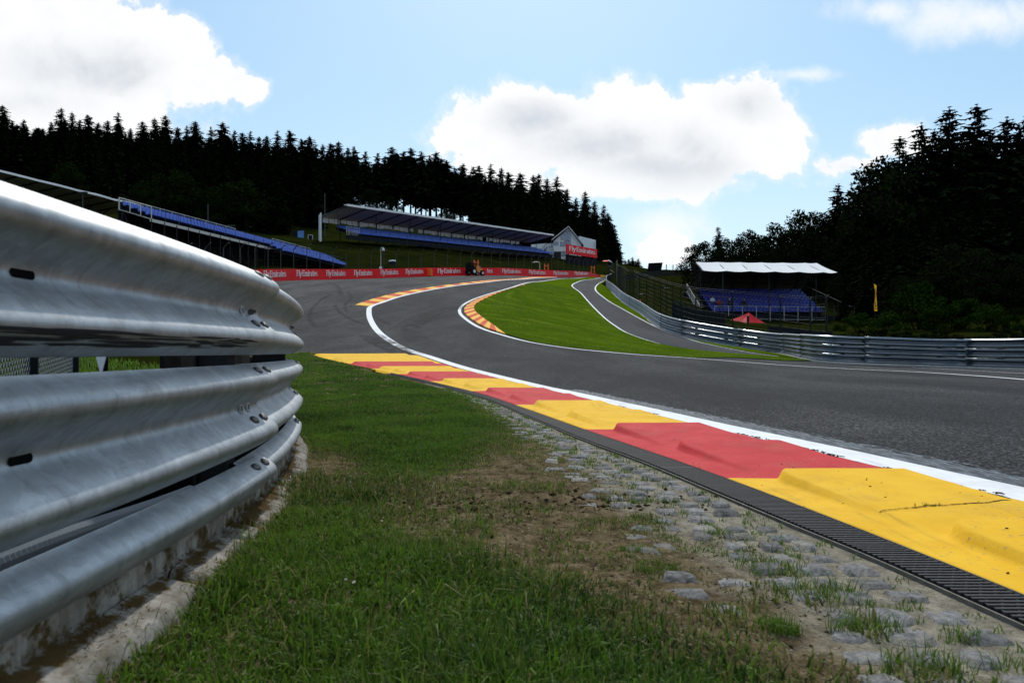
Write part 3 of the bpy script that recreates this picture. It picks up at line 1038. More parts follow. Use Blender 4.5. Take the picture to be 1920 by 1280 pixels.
# ------------------------------------------------------------------ striped kerbs further up
def striped(name, left, right, n, label, raise_=0.03, base=0.022):
    """flat kerb of alternating orange and amber blocks between two plan polylines"""
    root = empty(name, (0, 0, 0), label=label, cat='kerb', kind='structure')
    m = n * 6
    L = resample(left, 0.05); Rr = resample(right, 0.05)
    L = np.stack([np.interp(np.linspace(0, 1, m + 1), np.linspace(0, 1, len(L)), L[:, k]) for k in (0, 1)], 1)
    Rr = np.stack([np.interp(np.linspace(0, 1, m + 1), np.linspace(0, 1, len(Rr)), Rr[:, k]) for k in (0, 1)], 1)
    for i in range(n):
        a, b = L[i * 6:i * 6 + 7], Rr[i * 6:i * 6 + 7]
        nc = 4
        t = np.linspace(0, 1, nc)
        P = (a[:, None] * (1 - t)[None, :, None] + b[:, None] * t[None, :, None])
        u = np.linspace(0, 1, 7)[:, None] * np.ones(nc)
        z = H(P[..., 0], P[..., 1]) + base + raise_ * t[None, :] * (0.5 + 0.5 * u)
        V = np.concatenate([np.dstack([P, z]).reshape(-1, 3), np.dstack([P, z - 0.12]).reshape(-1, 3)])
        g = grid_faces(7, nc)
        fs = g.tolist()
        k = 7 * nc
        rim = [j for j in range(nc)] + [r * nc + nc - 1 for r in range(1, 7)] + [6 * nc + j for j in range(nc - 2, -1, -1)] + [r * nc for r in range(5, 0, -1)]
        for q in range(len(rim)):
            x, y = rim[q], rim[(q + 1) % len(rim)]
            fs.append((y, x, x + k, y + k))
        me = bpy.data.meshes.new('kerb_block')
        me.from_pydata(V.tolist(), [], fs)
        bm = bmesh.new(); bm.from_mesh(me); bmesh.ops.recalc_face_normals(bm, faces=bm.faces); bm.to_mesh(me); bm.free()
        me.materials.append(M['amber'] if i % 2 == 0 else M['orange'])
        link_mesh('kerb_block', me, None, root)
    return root


def cut(c, px0, py0, px1, py1):
    a, b = R(px0, py0), R(px1, py1)
    i = int(np.argmin(np.hypot(c[:, 0] - a[0], c[:, 1] - a[1])))
    j = int(np.argmin(np.hypot(c[:, 0] - b[0], c[:, 1] - b[1])))
    return c[min(i, j):max(i, j) + 1]

wl_k = cut(resample(WL, 0.2), 692, 574, 1045, 519)
outer = catmull([R(*p) for p in [(666, 572.5), (710, 558.5), (760, 547), (810, 539), (872, 531), (935, 525), (997, 520), (1042, 518.6)]], 8)
striped('striped_kerb', wl_k, outer, 62, 'orange and yellow striped kerb between the white line and the run-off', 0.05)
wr_k = offset2(cut(resample(WR, 0.2), 940, 627, 985, 533.5), -0.17)
wr_k = wr_k[wr_k[:, 1].argsort()] if False else wr_k
inner = catmull([R(*p) for p in [(932, 617), (904, 597), (890, 584), (891, 573), (905, 564), (931, 552), (985, 535.5)]], 8)
striped('striped_kerb', wr_k, inner, 40, 'orange and yellow striped kerb round the tip of the grass island', 0.05, 0.05)
# ------------------------------------------------------------------ the big red and yellow kerb beside the camera
KB = [0.64, 1.30, 3.42, 5.62, 8.15, 10.45, 12.4, 14.15, 15.7, 17.35, 20.3]
KCOL = ['red', 'yellow', 'red', 'yellow', 'red', 'yellow', 'red', 'yellow', 'red', 'yellow']
kerb = empty('track_kerb', (0, 0, 0), label='broad red and yellow raised kerb with saw-tooth ramps in the foreground', cat='kerb', kind='structure')


def kerb_z(X, Y, y0, y1, v, vw):
    """height of the kerb surface; v = 0 at the white line, 1 at the drain; vw = width there"""
    base = H(X, Y) + 0.024 - 0.014 * v
    u = (Y - y0) / (y1 - y0)
    edge_l = 1 - 0.19 / vw                       # flat strip beside the drain
    edge_r = 0.10
    half = np.where(u > 0.5, (u - 0.5) / 0.5, u / 0.5)     # 0 at near end of a tooth, 1 at its far end
    h = 0.056 * np.clip(half, 0, 1) ** 0.9
    h = np.where(half > 0.985, h * (1 - (half - 0.985) / 0.015), h)
    # rounded far corner of each tooth
    rnd = np.clip((half - 0.82) / 0.18, 0, 1) ** 2 * 0.06 / vw
    el = edge_l - rnd
    side = np.clip((el - v) / (0.036 / vw), 0, 1)
    side = side * side * (3 - 2 * side)
    rs = np.clip((v - edge_r) / (0.05 / vw), 0, 1)
    rs = rs * rs * (3 - 2 * rs)
    z = base + h * side * (0.04 + 0.96 * rs) + 0.012 * (1 - v) * 0
    z = z + 0.006 * (fbm(X * 1.0, Y, 3.0) - 0.5)
    return z


for bi, cn in enumerate(KCOL):
    y0, y1 = KB[bi], KB[bi + 1]
    ny = int(40 + 60 * (bi < 4))
    nv = 64 if bi < 3 else 40
    # extra rows where the teeth end
    ys = np.unique(np.concatenate([np.linspace(y0, y1, ny), y0 + (y1 - y0) * np.array([.489, .4925, .4965, .5, .5005, .989, .9925, .9965])]))
    vv = np.linspace(0, 1, nv)
    Yg, Vg = np.meshgrid(ys, vv, indexing='ij')
    xr, xl = wl(Yg) - 0.012, kl(Yg)
    wob = 0.02 * np.sin(np.clip((Yg - y0) / (y1 - y0), 0, 1) * pi) * 0
    # block ends are not quite square: the joints lean a little
    lean = 0.10 * (Vg - 0.5)
    Yl = Yg + lean * np.where(bi < 9, 1, 0)
    xr, xl = wl(Yl) - 0.014, kl(Yl)
    Xg = xr + (xl - xr) * Vg
    Z = kerb_z(Xg, Yg, y0, y1, Vg, np.maximum(xr - xl, .3)) - H(Xg, Yg) + H(Xg, Yl)
    # crumbled edge next to the white line
    cr = (Vg < 0.02) * (fbm(Yl * 3, Xg * 0, 2.0) > 0.52) * 0.035
    Z = Z - cr - (Vg < 0.001) * 0.06 - (Vg > 0.999) * 0.05
    V = np.column_stack([Xg.ravel(), Yl.ravel(), Z.ravel()])
    me = np_mesh('kerb_block', V, grid_faces(len(ys), nv)[:, ::-1], M[cn], smooth=True)
    link_mesh('kerb_block', me, None, kerb)

# drain eye in the near yellow block, and the ragged crack across it
def kz_at(x, y):
    bi = max(0, min(len(KCOL) - 1, int(np.searchsorted(KB, y) - 1)))
    xr, xl = float(wl(y)) - .014, float(kl(y))
    v = (xr - x) / (xr - xl)
    return float(kerb_z(np.array(x), np.array(y), KB[bi], KB[bi + 1], np.array(v), xr - xl))

hx, hy = R(1852, 1007)
b = MB()
for k in range(1):
    ring = [(hx + .030 * math.cos(t) * (1 + .15 * math.sin(3 * t)), hy + .022 * math.sin(t)) for t in np.linspace(0, 2 * pi, 14)[:-1]]
    zt = max(kz_at(x, y) for x, y in ring) + .004
    top = [(x, y, kz_at(x, y) + .003) for x, y in ring]
    b.add(top, [tuple(range(13))])
b.build('drain_eye', M['black'], kerb)
b = MB()
cr0, cr1 = R(1648, 972), R(1935, 957)
pts = [(cr0[0] + (cr1[0] - cr0[0]) * t, cr0[1] + (cr1[1] - cr0[1]) * t + .03 * (fbm(t * 9, 3.3, 1.0) - .5)) for t in np.linspace(0, 1, 40)]
for i in range(39):
    w0, w1 = [.0012 + .0045 * random.random() for _ in range(2)]
    (xa, ya), (xb, yb) = pts[i], pts[i + 1]
    b.quad((xa, ya - w0, kz_at(xa, ya - w0) + .003), (xb, yb - w1, kz_at(xb, yb - w1) + .003), (xb, yb + w1, kz_at(xb, yb + w1) + .003), (xa, ya + w0, kz_at(xa, ya + w0) + .003))
b.build('crack', M['clod'], kerb)
# bits of rubber and grit on the paint
b = MB()
for k in range(90):
    y = random.uniform(1.3, 6.0); v = random.random()
    x = float(wl(y)) + (float(kl(y)) - float(wl(y))) * v
    r = random.uniform(.0015, .0045)
    z = kz_at(x, y)
    a = random.uniform(0, pi)
    b.box((x, y, z + r * .3), (r * random.uniform(1, 3), r, r * .7), a)
for k in range(700):
    y = 1.8 + 6.5 * random.random()
    if fbm(y, 5.5, 1.6) < .47: continue
    x = float(wl(y)) + random.gauss(-.012, .012)
    r = random.uniform(.002, .009)
    b.box((x, y, float(H(x, y)) + .026), (r, r * random.uniform(1, 3.5), .004), random.uniform(-.5, .5))
b.build('rubber_crumbs', M['clod'], None, label='dark rubber crumbs scattered over the painted kerb', cat='rubber crumbs', kind='stuff')

# ------------------------------------------------------------------ drain with slotted iron grating
drain = empty('drain_channel', (0, 0, 0), label='long drain with slotted black iron grating along the kerb', cat='drain', kind='structure')
ys = np.linspace(0.7, 14.5, 150)
b = MB()
kx, dx_ = kl(ys), dl(ys)
for i in range(149):
    for (a0, a1, z0, z1, mi) in ((0.0, 0.012, .014, .014, 0), (0.985, 1.02, .006, .004, 0)):
        q = []
        for j, s in ((i, a0), (i, a1), (i + 1, a1), (i + 1, a0)):
            x = kx[j] + (dx_[j] - kx[j]) * s
            q.append((x, ys[j], float(H(x, ys[j])) + z0))
        b.quad(q[1], q[0], q[3], q[2], mi)
    for s in (0.012, 0.985):
        xa, xb = kx[i] + (dx_[i] - kx[i]) * s, kx[i + 1] + (dx_[i + 1] - kx[i + 1]) * s
        za, zb = float(H(xa, ys[i])), float(H(xb, ys[i + 1]))
        zt = .014 if s < .5 else .006
        b.quad((xa, ys[i], za - .06), (xb, ys[i + 1], zb - .06), (xb, ys[i + 1], zb + zt), (xa, ys[i], za + zt), 0)
    q = [(kx[i], ys[i]), (kx[i + 1], ys[i + 1]), (dx_[i + 1], ys[i + 1]), (dx_[i], ys[i])]
    b.add([(x, y, float(H(x, y)) - .03) for x, y in q][::-1], [(0, 1, 2, 3)], 1)
b.build('channel_edge', [M['kerbstone'], M['black']], drain)
y = 0.8
while y < 14.2:
    L = 0.5 if y < 6 else 1.0
    p = 0.024 if y < 3.5 else (0.036 if y < 6 else 0.06)
    nwb = 0.040 if y < 3.5 else (0.06 if y < 6 else 0.08)
    b = MB()
    k = 0
    yy = y
    while yy < y + L - 0.004:
        xa, xb = float(kl(yy)) - .006, float(dl(yy)) + .012
        xa, xb = max(xa, xb), min(xa, xb)
        zc = float(H((xa + xb) / 2, yy)) + .004
        ang = 0.0
        b.box(((xa + xb) / 2, yy, zc), (xa - xb, p * .40, .014))
        x = xb + (nwb * .5 if k % 2 else 0) + .01
        while x < xa:
            b.box((x, yy + p * .5, zc - .001), (.007, p * .66, .010))
            x += nwb
        k += 1
        yy += p
    b.build('grate', M['iron'], drain)
    y += L

# ------------------------------------------------------------------ verge: soil from the guardrail to the sett paving
def vleft(Y):
    Y = np.asarray(Y, float)
    g = -0.865 - np.where(Y > 1.35, 0.056 * (Y - 1.35) ** 2, 0.0) - 0.10
    return np.where(Y < 7.5, g, np.minimum(-3.0 - (Y - 7.5) * .40, g * 0 - 3.0 - (Y - 7.5) * .40))


def vright(Y):
    Y = np.asarray(Y, float)
    return np.where(Y < 12.5, dl(Y), np.minimum(dl(np.minimum(Y, 15)) , kl(Y) + 0.05 * (Y - 12.5)))


def cobw(Y):
    """width of the sett strip still showing, measured from the drain"""
    return np.interp(Y, [0.5, 1.2, 1.8, 2.4, 3.1, 4.4, 6, 8, 10, 11.5], [.42, .48, .58, .53, .50, .36, .26, .17, .09, 0])


def vz(X, Y):
    """verge surface height"""
    r = vright(Y)
    dist = r - X                                    # metres left of the drain
    cw = cobw(Y)
    rise = np.clip((dist - cw * .55) / .55, 0, 1)
    rise = rise * rise * (3 - 2 * rise)
    far = np.clip((Y - 5) / 7, 0, 1)
    bumps = (fbm(X, Y, 1.6, 3) - .5) * .075 + (fbm(X, Y, 7, 4) - .5) * .042
    # scuffed hollow across the verge
    hol = -0.03 * np.exp(-((Y - 2.9 - .15 * X) / .22) ** 2) * np.clip((X + .6) / .5, 0, 1)
    z = H(X, Y) - .006 + rise * (.035 + .02 * far) + (bumps * (.25 + .75 * rise) + hol * rise) * (0.4 + 0.6 * np.clip(dist * 3, 0, 1))
    return z


ys = np.concatenate([np.arange(0.4, 4, .022), np.arange(4, 9, .06), np.arange(9, 21.2, .2)])
ts = np.linspace(0, 1, 120)
Yg, Tg = np.meshgrid(ys, ts, indexing='ij')
Xg = vleft(Yg) + (vright(Yg) - .004 - vleft(Yg)) * Tg
Zg = vz(Xg, Yg)
dist = vright(Yg) - Xg
sand = np.clip(1.10 - dist / (cobw(Yg) + .20), 0, 1) * (Yg < 12)
me = np_mesh('verge_soil', np.column_stack([Xg.ravel(), Yg.ravel(), Zg.ravel()]), grid_faces(*Xg.shape), M['soil'], smooth=True, attrs={'sand': sand.ravel()})
link_mesh('verge_soil', me, label='bare brown soil of the verge turning sandy beside the setts', cat='soil', kind='structure')


def vz1(x, y):
    return float(vz(np.array(x), np.array(y)))

# ------------------------------------------------------------------ granite setts, bedded in sand
setts = empty('sett_paving', (0, 0, 0), label='strip of worn grey granite setts sunk in sand beside the drain', cat='paving', kind='structure')


def sett_mesh(k):
    rr = random.Random(100 + k)
    n = 6
    vs, fs = [], []
    a, bq = .5, .5
    for i in range(n):
        for j in range(n):
            u, v = i / (n - 1) * 2 - 1, j / (n - 1) * 2 - 1
            # squircle outline with a chipped edge
            e = max(abs(u), abs(v))
            x, y = u * a, v * bq
            if abs(u) > .9 and abs(v) > .9:
                x *= .88; y *= .86
            x += rr.uniform(-.055, .055); y += rr.uniform(-.09, .09)
            z = (1 - e ** 7.0) * .45 + rr.uniform(-.10, .10) + .5 - .9 * (e > .95)
            vs.append((x, y, z))
    for i in range(n - 1):
        for j in range(n - 1):
            q = i * n + j
            fs.append((q, q + n, q + n + 1, q + 1))
    me = bpy.data.meshes.new('sett')
    me.from_pydata(vs, [], fs)
    me.polygons.foreach_set('use_smooth', [True] * len(fs))
    me.materials.append(M['cobble'])
    return me

SM = [sett_mesh(k) for k in range(9)]
cand = []
y = 0.95
row = 0
while y < 11.2:
    pitch = .112 + .016 * random.random()
    x = float(dl(y)) - .035 - random.random() * .05
    cwid = float(cobw(y)) + .10
    while x > float(dl(y)) - cwid:
        L = random.uniform(.095, .165)
        dd = float(dl(y)) - (x - L / 2)
        pr = 1.04 if dd < float(cobw(y)) * .8 else .6
        if random.random() < pr * .93:
            cand.append((x - L / 2, y + random.uniform(-.012, .012), L * .96, pitch * random.uniform(.66, .84)))
        x -= L + random.uniform(.004, .014)
    y += pitch
    row += 1
cand.sort(key=lambda c: c[1])
rest = MB()
for i, (x, y, L, W) in enumerate(cand):
    dd = float(dl(y)) - x
    z = vz1(x, y)
    sink = .010 + .010 * np.clip(dd / (float(cobw(y)) + .01) - .5, 0, 1.2) + random.uniform(0, .010)
    me = SM[random.randrange(9)]
    mat = Matrix.Translation((x, y, z - sink)) @ Matrix.Rotation(random.uniform(-.10, .10) + (-.06), 4, 'Z') @ Matrix.Rotation(random.uniform(-.05, .05), 4, 'X') @ Matrix.Diagonal((L, W, .029, 1))
    if i < 290:
        o = bpy.data.objects.new('sett', me)
        o.matrix_basis = mat
        COL.objects.link(o)
        o.parent = setts
    else:
        rest.add([mat @ v.co for v in me.vertices], [tuple(p.vertices) for p in me.polygons])
if rest.v:
    rest.build('distant_setts', M['cobble'], setts, True, kind='stuff')

# pebbles and clods
def scatter_lumps(name, n, mat, label, cat, rmin, rmax, fpos):
    b = MB()
    for _ in range(n):
        x, y = fpos()
        r = random.uniform(rmin, rmax) * random.random() ** .7
        z = vz1(x, y)
        vs = []
        for (a, c, e) in ((1, 0, 0), (-1, 0, 0), (0, 1, 0), (0, -1, 0), (0, 0, 1), (0, 0, -1)):
            s = r * random.uniform(.65, 1.25)
            vs.append((x + a * s, y + c * s, z + r * .25 + e * s * .7))
        b.add(vs, [(0, 2, 4), (2, 1, 4), (1, 3, 4), (3, 0, 4), (2, 0, 5), (1, 2, 5), (3, 1, 5), (0, 3, 5)])
    b.build(name, mat, None, True, label=label, cat=cat, kind='stuff')


def pos_sandy():
    y = 1.15 + 6 * random.random() ** 2
    return float(vright(y)) - abs(random.gauss(.55, .35)), y


def pos_soil():
    y = 1.3 + 3.2 * random.random() ** 1.4
    return random.uniform(-.5, float(vright(y)) - .3), y

def pos_rut():
    x = random.uniform(-.45, 1.0)
    return x, 2.9 + .15 * x + random.gauss(0, .10)

scatter_lumps('pebbles', 2200, M['pebble'], 'small pale pebbles and grit on the sandy verge', 'pebbles', .0012, .005, pos_sandy)
scatter_lumps('soil_clods', 2200, M['soil'], 'crumbled soil clods on the bare verge', 'soil', .002, .009, pos_soil)
scatter_lumps('soil_clods', 260, M['clod'], 'ridge of dark churned clods along the rut across the verge', 'soil', .004, .020, pos_rut)

# ------------------------------------------------------------------ grass blades on the verge
def blades(name, X, Y, Hh, Wd, tint, dry, lean, label, zf=None):
    n = len(X)
    Z = (zf or vz)(X, Y) - .004
    az = RNG.random(n) * 2 * pi
    la = RNG.random(n) * lean + .05
    fa = RNG.random(n) * 2 * pi
    dxy = np.stack([np.cos(az), np.sin(az)], 1)
    fx = np.stack([np.cos(fa), np.sin(fa)], 1)
    P0 = np.column_stack([X, Y, Z])
    lv = [(0, 1.0, 0), (.5, .8, .30), (1.0, 0.0, 1.0)]
    V = np.zeros((n, 5, 3), np.float32)
    for li, (t, w, c) in enumerate(lv):
        off = dxy * (np.sin(la) * c * Hh)[:, None]
        zz = Hh * t * np.cos(la * c)
        cen = np.column_stack([P0[:, :2] + off, P0[:, 2] + zz])
        if li < 2:
            s = np.column_stack([fx * (Wd * w / 2)[:, None], np.zeros(n)])
            V[:, li * 2] = cen - s
            V[:, li * 2 + 1] = cen + s
        else:
            V[:, 4] = cen
    base = np.arange(n)[:, None] * 5
    tri = np.array([[0, 1, 3], [0, 3, 2], [2, 3, 4]])
    Fc = (base[:, None, :] + tri[None]).reshape(-1, 3)
    me = np_mesh(name, V.reshape(-1, 3), Fc, M['blade'], attrs={'tint': np.repeat(tint, 5), 'dry': np.repeat(dry, 5)})
    link_mesh(name, me, label=label, cat='grass', kind='stuff')


def grass_density(X, Y):
    """0..1 how thickly the grass stands"""
    r, l = vright(Y), vleft(Y)
    dist = r - X
    n = fbm(X, Y, 2.6, 4)
    cw = cobw(Y)
    near = np.clip((5.2 - Y) / 2.2, 0, 1)
    # left third lush, middle thin, sett edge nearly bare
    st = np.interp(Y, [1.2, 1.8, 2.3, 3.1, 3.7, 5], [.02, .22, .72, .80, .45, .1])
    lush = np.clip((dist - (cw + st)) / .45, 0, 1)
    lush = lush * np.clip((X - l - .13) / .10, 0, 1)
    far = np.clip((Y - 3.6) / 2.2, 0, 1) * np.clip((dist - cw * .8) / .45, 0, 1)
    d = np.maximum(lush * (1.0 - .15 * near), far)
    d = d * np.clip((n - .27 + .30 * d) / .20, 0, 1)
    # muddy patch along the foot of the rail further off
    mud = np.exp(-((X - l - .28) / .22) ** 2) * np.exp(-((Y - 3.6) / 1.0) ** 2)
    rut = np.exp(-((Y - 2.9 - .15 * X) / .16) ** 2) * np.clip((X + .55) / .3, 0, 1)
    return np.clip(d * (1 - .92 * mud) * (1 - .85 * rut), 0, 1)


def sample(n, y0, y1, pw=1.0):
    Y = y0 + (y1 - y0) * RNG.random(n) ** pw
    l, r = vleft(Y), vright(Y)
    X = l + .05 + (r - l - .06) * RNG.random(n)
    return X, Y


def grass_zone(n, y0, y1, hmin, hmax, w, lean, label, pw=1.0, floor=0.0, dryb=0.0):
    X, Y = sample(n, y0, y1, pw)
    d = np.maximum(grass_density(X, Y), floor * (fbm(X, Y, 6, 3) > .5) * ((vright(Y) - X) > cobw(Y) * .55))
    k = RNG.random(n) < d
    X, Y, d = X[k], Y[k], d[k]
    q = fbm(X + 40, Y, 1.9, 4)
    hh = (hmin + (hmax - hmin) * np.clip((q - .3) * 2.0, 0, 1)) * (.6 + .6 * RNG.random(len(X))) * (.40 + .60 * d)
    tint = np.clip(.05 + 1.0 * (fbm(X, Y, 2.2, 4) - .30) + .95 * RNG.random(len(X)) ** 1.6 - .1, 0, 1)
    pd = np.clip(.85 - d * .9, 0.06, .8) * np.clip(1.0 - (Y - 5) / 6, .35, 1)
    dry = np.where(RNG.random(len(X)) < pd, .25 + .7 * RNG.random(len(X)), 0.05 * RNG.random(len(X)))
    blades('grass', X, Y, hh, w * (.7 + .6 * RNG.random(len(X))), tint, dry, lean, label)


grass_zone(150000, 0.9, 3.2, .028, .110, .0052, 1.3, 'dense dark green grass in the near foreground verge', .9, .16)
n = 1100
Y = 1.15 + 2.2 * RNG.random(n); X = vleft(Y) + .14 + (1.05 - .1 * Y) * RNG.random(n)
kq = fbm(X, Y, 3.1, 3) > .48
X, Y = X[kq], Y[kq]
blades('grass', X, Y, .05 + .06 * RNG.random(len(X)), .0028 + .003 * RNG.random(len(X)), .3 + .7 * RNG.random(len(X)), np.where(RNG.random(len(X)) < .35, .5 + .5 * RNG.random(len(X)), 0.0), 1.45, 'longer stray and dead grass stems over the foreground turf')
grass_zone(150000, 3.2, 6.5, .022, .060, .0058, 1.15, 'short green grass on the middle of the verge', 1.0, .12)
grass_zone(110000, 6.5, 12.0, .022, .042, .0075, .9, 'green grass on the verge beside the drain and kerb', 1.0, .2)
grass_zone(36000, 12.0, 20.8, .03, .05, .014, .8, 'fine green grass running to the end of the painted kerb', 1.0, .5)

# a thin edge of grass hanging on the kerb's rim and tufts between the setts
tx, ty, th, tn, tw = [], [], [], [], []
tufts = [(1450, 1065, .05, 150, .10), (1540, 1110, .06, 190, .10), (1620, 1180, .06, 150, .08), (1460, 1195, .045, 230, .045), (1345, 1000, .035, 90, .05), (1245, 940, .03, 80, .06), (1330, 930, .02, 40, .05), (1800, 1195, .05, 70, .04),
         (1680, 1140, .03, 50, .03), (1740, 1250, .06, 130, .08), (1890, 1250, .05, 40, .04), (1240, 900, .025, 60, .05), (1180, 880, .025, 70, .06), (1060, 850, .03, 130, .07), (1100, 870, .025, 90, .06), (1420, 970, .02, 40, .05),
         (1490, 1025, .025, 50, .05), (1385, 1040, .025, 60, .05), (1200, 1040, .03, 160, .06), (1230, 1070, .03, 140, .06), (1160, 905, .02, 60, .06), (1275, 960, .025, 60, .05), (1030, 820, .03, 130, .08), (985, 800, .03, 130, .09),
         (1250, 1010, .02, 60, .05), (1620, 1130, .03, 40, .03), (1590, 1060, .015, 20, .03), (1820, 1150, .02, 30, .03)]
for (px, py, h, n, s) in tufts:
    x0, y0 = R(px, py)
    for _ in range(n):
        a, rr_ = random.uniform(0, 2 * pi), s * math.sqrt(random.random())
        tx.append(x0 + rr_ * math.cos(a) * 1.2); ty.append(y0 + rr_ * math.sin(a) * .7); th.append(h * random.uniform(.5, 1.25)); tw.append(.0028)
for _ in range(800):
    y = 1.2 + 10.0 * random.random() ** .8
    x = float(dl(y)) - abs(random.gauss(0, .30)) - .02
    for _k in range(random.randint(4, 16)):
        tx.append(x + random.gauss(0, .018)); ty.append(y + random.gauss(0, .012)); th.append(random.uniform(.008, .034)); tw.append(.003 + .0007 * y)
tx, ty, th, tw = map(np.array, (tx, ty, th, tw))
k = tx < vright(ty) - .01
tx, ty, th, tw = tx[k], ty[k], th[k], tw[k]
blades('grass_tufts', tx, ty, th, tw, .35 + .6 * RNG.random(len(tx)), np.where(RNG.random(len(tx)) < .12, .6, 0.0), 1.1, 'small grass tufts growing between the granite setts')
# grass growing in the kerb crack
n = 60
cxs = np.array([pts_[0] for pts_ in [R(1745 + 20 * random.gauss(0, .6), 966) for _ in range(n)]]); cys = np.array([R(1745, 966)[1] + random.gauss(0, .006) for _ in range(n)])
blades('grass_tufts', cxs, cys, .008 + .016 * RNG.random(n), np.full(n, .0025), .3 + .5 * RNG.random(n), np.zeros(n), 1.0, 'tiny grass tuft sprouting from the crack in the yellow kerb', lambda X, Y: np.array([kz_at(float(a), float(b_)) for a, b_ in zip(X, Y)]))

# broad clover and plantain leaves in the foreground grass
def leaf_litter(name, n, fpos, rmin, rmax, mat, label, cat):
    b = MB()
    for _ in range(n):
        x, y = fpos()
        z = vz1(x, y) + random.uniform(.006, .03)
        r = random.uniform(rmin, rmax)
        a = random.uniform(0, 2 * pi)
        n_ = Vector((random.uniform(-.6, .6), random.uniform(-.8, .2), 1)).normalized()
        u = n_.orthogonal().normalized(); w = n_.cross(u)
        ring = [Vector((x, y, z)) + (u * math.cos(t + a) * 1.5 + w * math.sin(t + a)) * r for t in np.linspace(0, 2 * pi, 8)[:-1]]
        b.add(ring, [tuple(range(7))])
    b.build(name, mat, None, False, label=label, cat=cat, kind='stuff')

leaf_litter('clover_leaves', 420, lambda: (lambda y: (random.uniform(float(vleft(y)) + .2, -.05), y))(1.2 + 2.0 * random.random()), .0025, .006, M['leafmid'], 'small round clover leaves in the foreground grass', 'clover')
leaf_litter('fallen_petals', 9, lambda: (lambda y: (float(vleft(y)) + random.uniform(.18, .8), y))(1.4 + 3.2 * random.random()), .002, .004, M['pebble'], 'few pale fallen petals and scraps lying in the grass', 'litter')
# ------------------------------------------------------------------ near guardrail
WP = [(0, .014), (.020, .050), (.042, .079), (.064, .085), (.088, .072), (.124, .024), (.146, .003), (.166, .003), (.188, .024), (.224, .072), (.248, .085), (.270, .079), (.292, .050), (.312, .014)]


def chaikin(p, it=2):
    p = [np.array(q, float) for q in p]
    for _ in range(it):
        o = [p[0]]
        for a, b_ in zip(p[:-1], p[1:]):
            o += [a * .75 + b_ * .25, a * .25 + b_ * .75]
        o.append(p[-1])
        p = o
    return np.array(p)

WPROF = chaikin(WP, 2)
HALF = WPROF[WPROF[:, 0] >= .163]          # (height, protrusion)


def rail_course(y):
    """plan point and outward direction (towards the track) of the near rail at arc parameter y"""
    x = GX_(y)
    dxdy = -0.112 * (y - 1.35) if y > 1.35 else 0.0
    t = Vector((dxdy, 1, 0)).normalized()
    return Vector((x, y, 0)), t, Vector((t.y, -t.x, 0))


def wbeam_mesh(course, s0, s1, n, z0, out_=0.0, thick=.004, zf=None, prof=WPROF, mat=None, dent=0.0, hs=1.0):
    """a W-profile beam swept along course(s) -> (point, tangent, outward)"""
    k = len(prof)
    d = np.gradient(prof, axis=0)
    d /= np.linalg.norm(d, axis=1, keepdims=True)
    nr = np.stack([-d[:, 1], d[:, 0]], 1)       # outward normal in (z, d)
    rows = []
    for s in np.linspace(s0, s1, n):
        p, t, o = course(s)
        base = (zf(p.x, p.y) if zf else 0.0) + z0
        out = out_(s) if callable(out_) else out_
        dn = dent * (float(fbm(s, 3.7, 2.2)) - .5)
        f = [(p + o * (out + dn + q[1]) + Vector((0, 0, base + q[0] * hs))) for q in prof]
        bk = [(p + o * (out + dn + q[1] - m[1] * thick) + Vector((0, 0, base + (q[0] - m[0] * thick) * hs))) for q, m in zip(prof, nr)]
        rows.append(f + bk[::-1])
    V = [tuple(v) for r in rows for v in r]
    m = 2 * k
    fs = []
    for i in range(n - 1):
        for j in range(m):
            a, b_ = i * m + j, i * m + (j + 1) % m
            fs.append((a, b_, b_ + m, a + m))
    for i in (0, n - 1):
        for j in range(k - 1):
            q = (i * m + j, i * m + j + 1, i * m + m - 2 - j, i * m + m - 1 - j)
            fs.append(q if i else q[::-1])
    me = bpy.data.meshes.new('rail_beam')
    me.from_pydata(V, [], fs)
    bm = bmesh.new(); bm.from_mesh(me); bmesh.ops.recalc_face_normals(bm, faces=bm.faces); bm.to_mesh(me); bm.free()
    sm = [True] * len(me.polygons)
    me.polygons.foreach_set('use_smooth', sm)
    if mat: me.materials.append(mat)
    return me


rail = empty('guardrail', (-.87, 1.3, 0), label='tall galvanised steel guardrail of stacked W-beams curving away in the foreground', cat='guardrail')
ROFF = Vector((-.87, 1.3, 0))
bolt_me = None
mb = MB()
# domed coach-bolt head with long oval rim
rings = [(.0175, 0.0), (.0170, .002), (.013, .005), (.006, .0068)]
vs, fs = [], []
for r, h in rings:
    vs += [(r * 1.75 * math.cos(t), r * 1.05 * math.sin(t), h) for t in np.linspace(0, 2 * pi, 17)[:-1]]
for i in range(3):
    for j in range(16):
        fs.append((i * 16 + j, i * 16 + (j + 1) % 16, (i + 1) * 16 + (j + 1) % 16, (i + 1) * 16 + j))
fs.append(tuple(range(48, 64)))
mb.add(vs, fs)
bolt_me = mb.mesh('bolt', M['bolt'], True)
mb = MB()
# square washer plate: frame with a slot and the bolt end standing in it
mb.box((0, 0, .003), (.034, .046, .006))
mb.box((0, 0, .0065), (.010, .018, .003), 0, 1)
washer_me = mb.mesh('washer_plate', [M['steel'], M['bolt']])
mb = MB()
mb.bar((0, 0, -.004), (0, 0, .014), .011, 6)
mb.bar((0, 0, .010), (0, 0, .024), .006, 8)
nut_me = mb.mesh('nut', M['bolt'])
mb = MB()
mb.add([(-.022 + (.010 * math.cos(t)) + (.044 if math.cos(t) > 0 else 0), .010 * math.sin(t), .0012) for t in np.linspace(-pi / 2, 1.5 * pi, 21)[:-1]], [tuple(range(20))])
slot_me = mb.mesh('slot', M['black'])


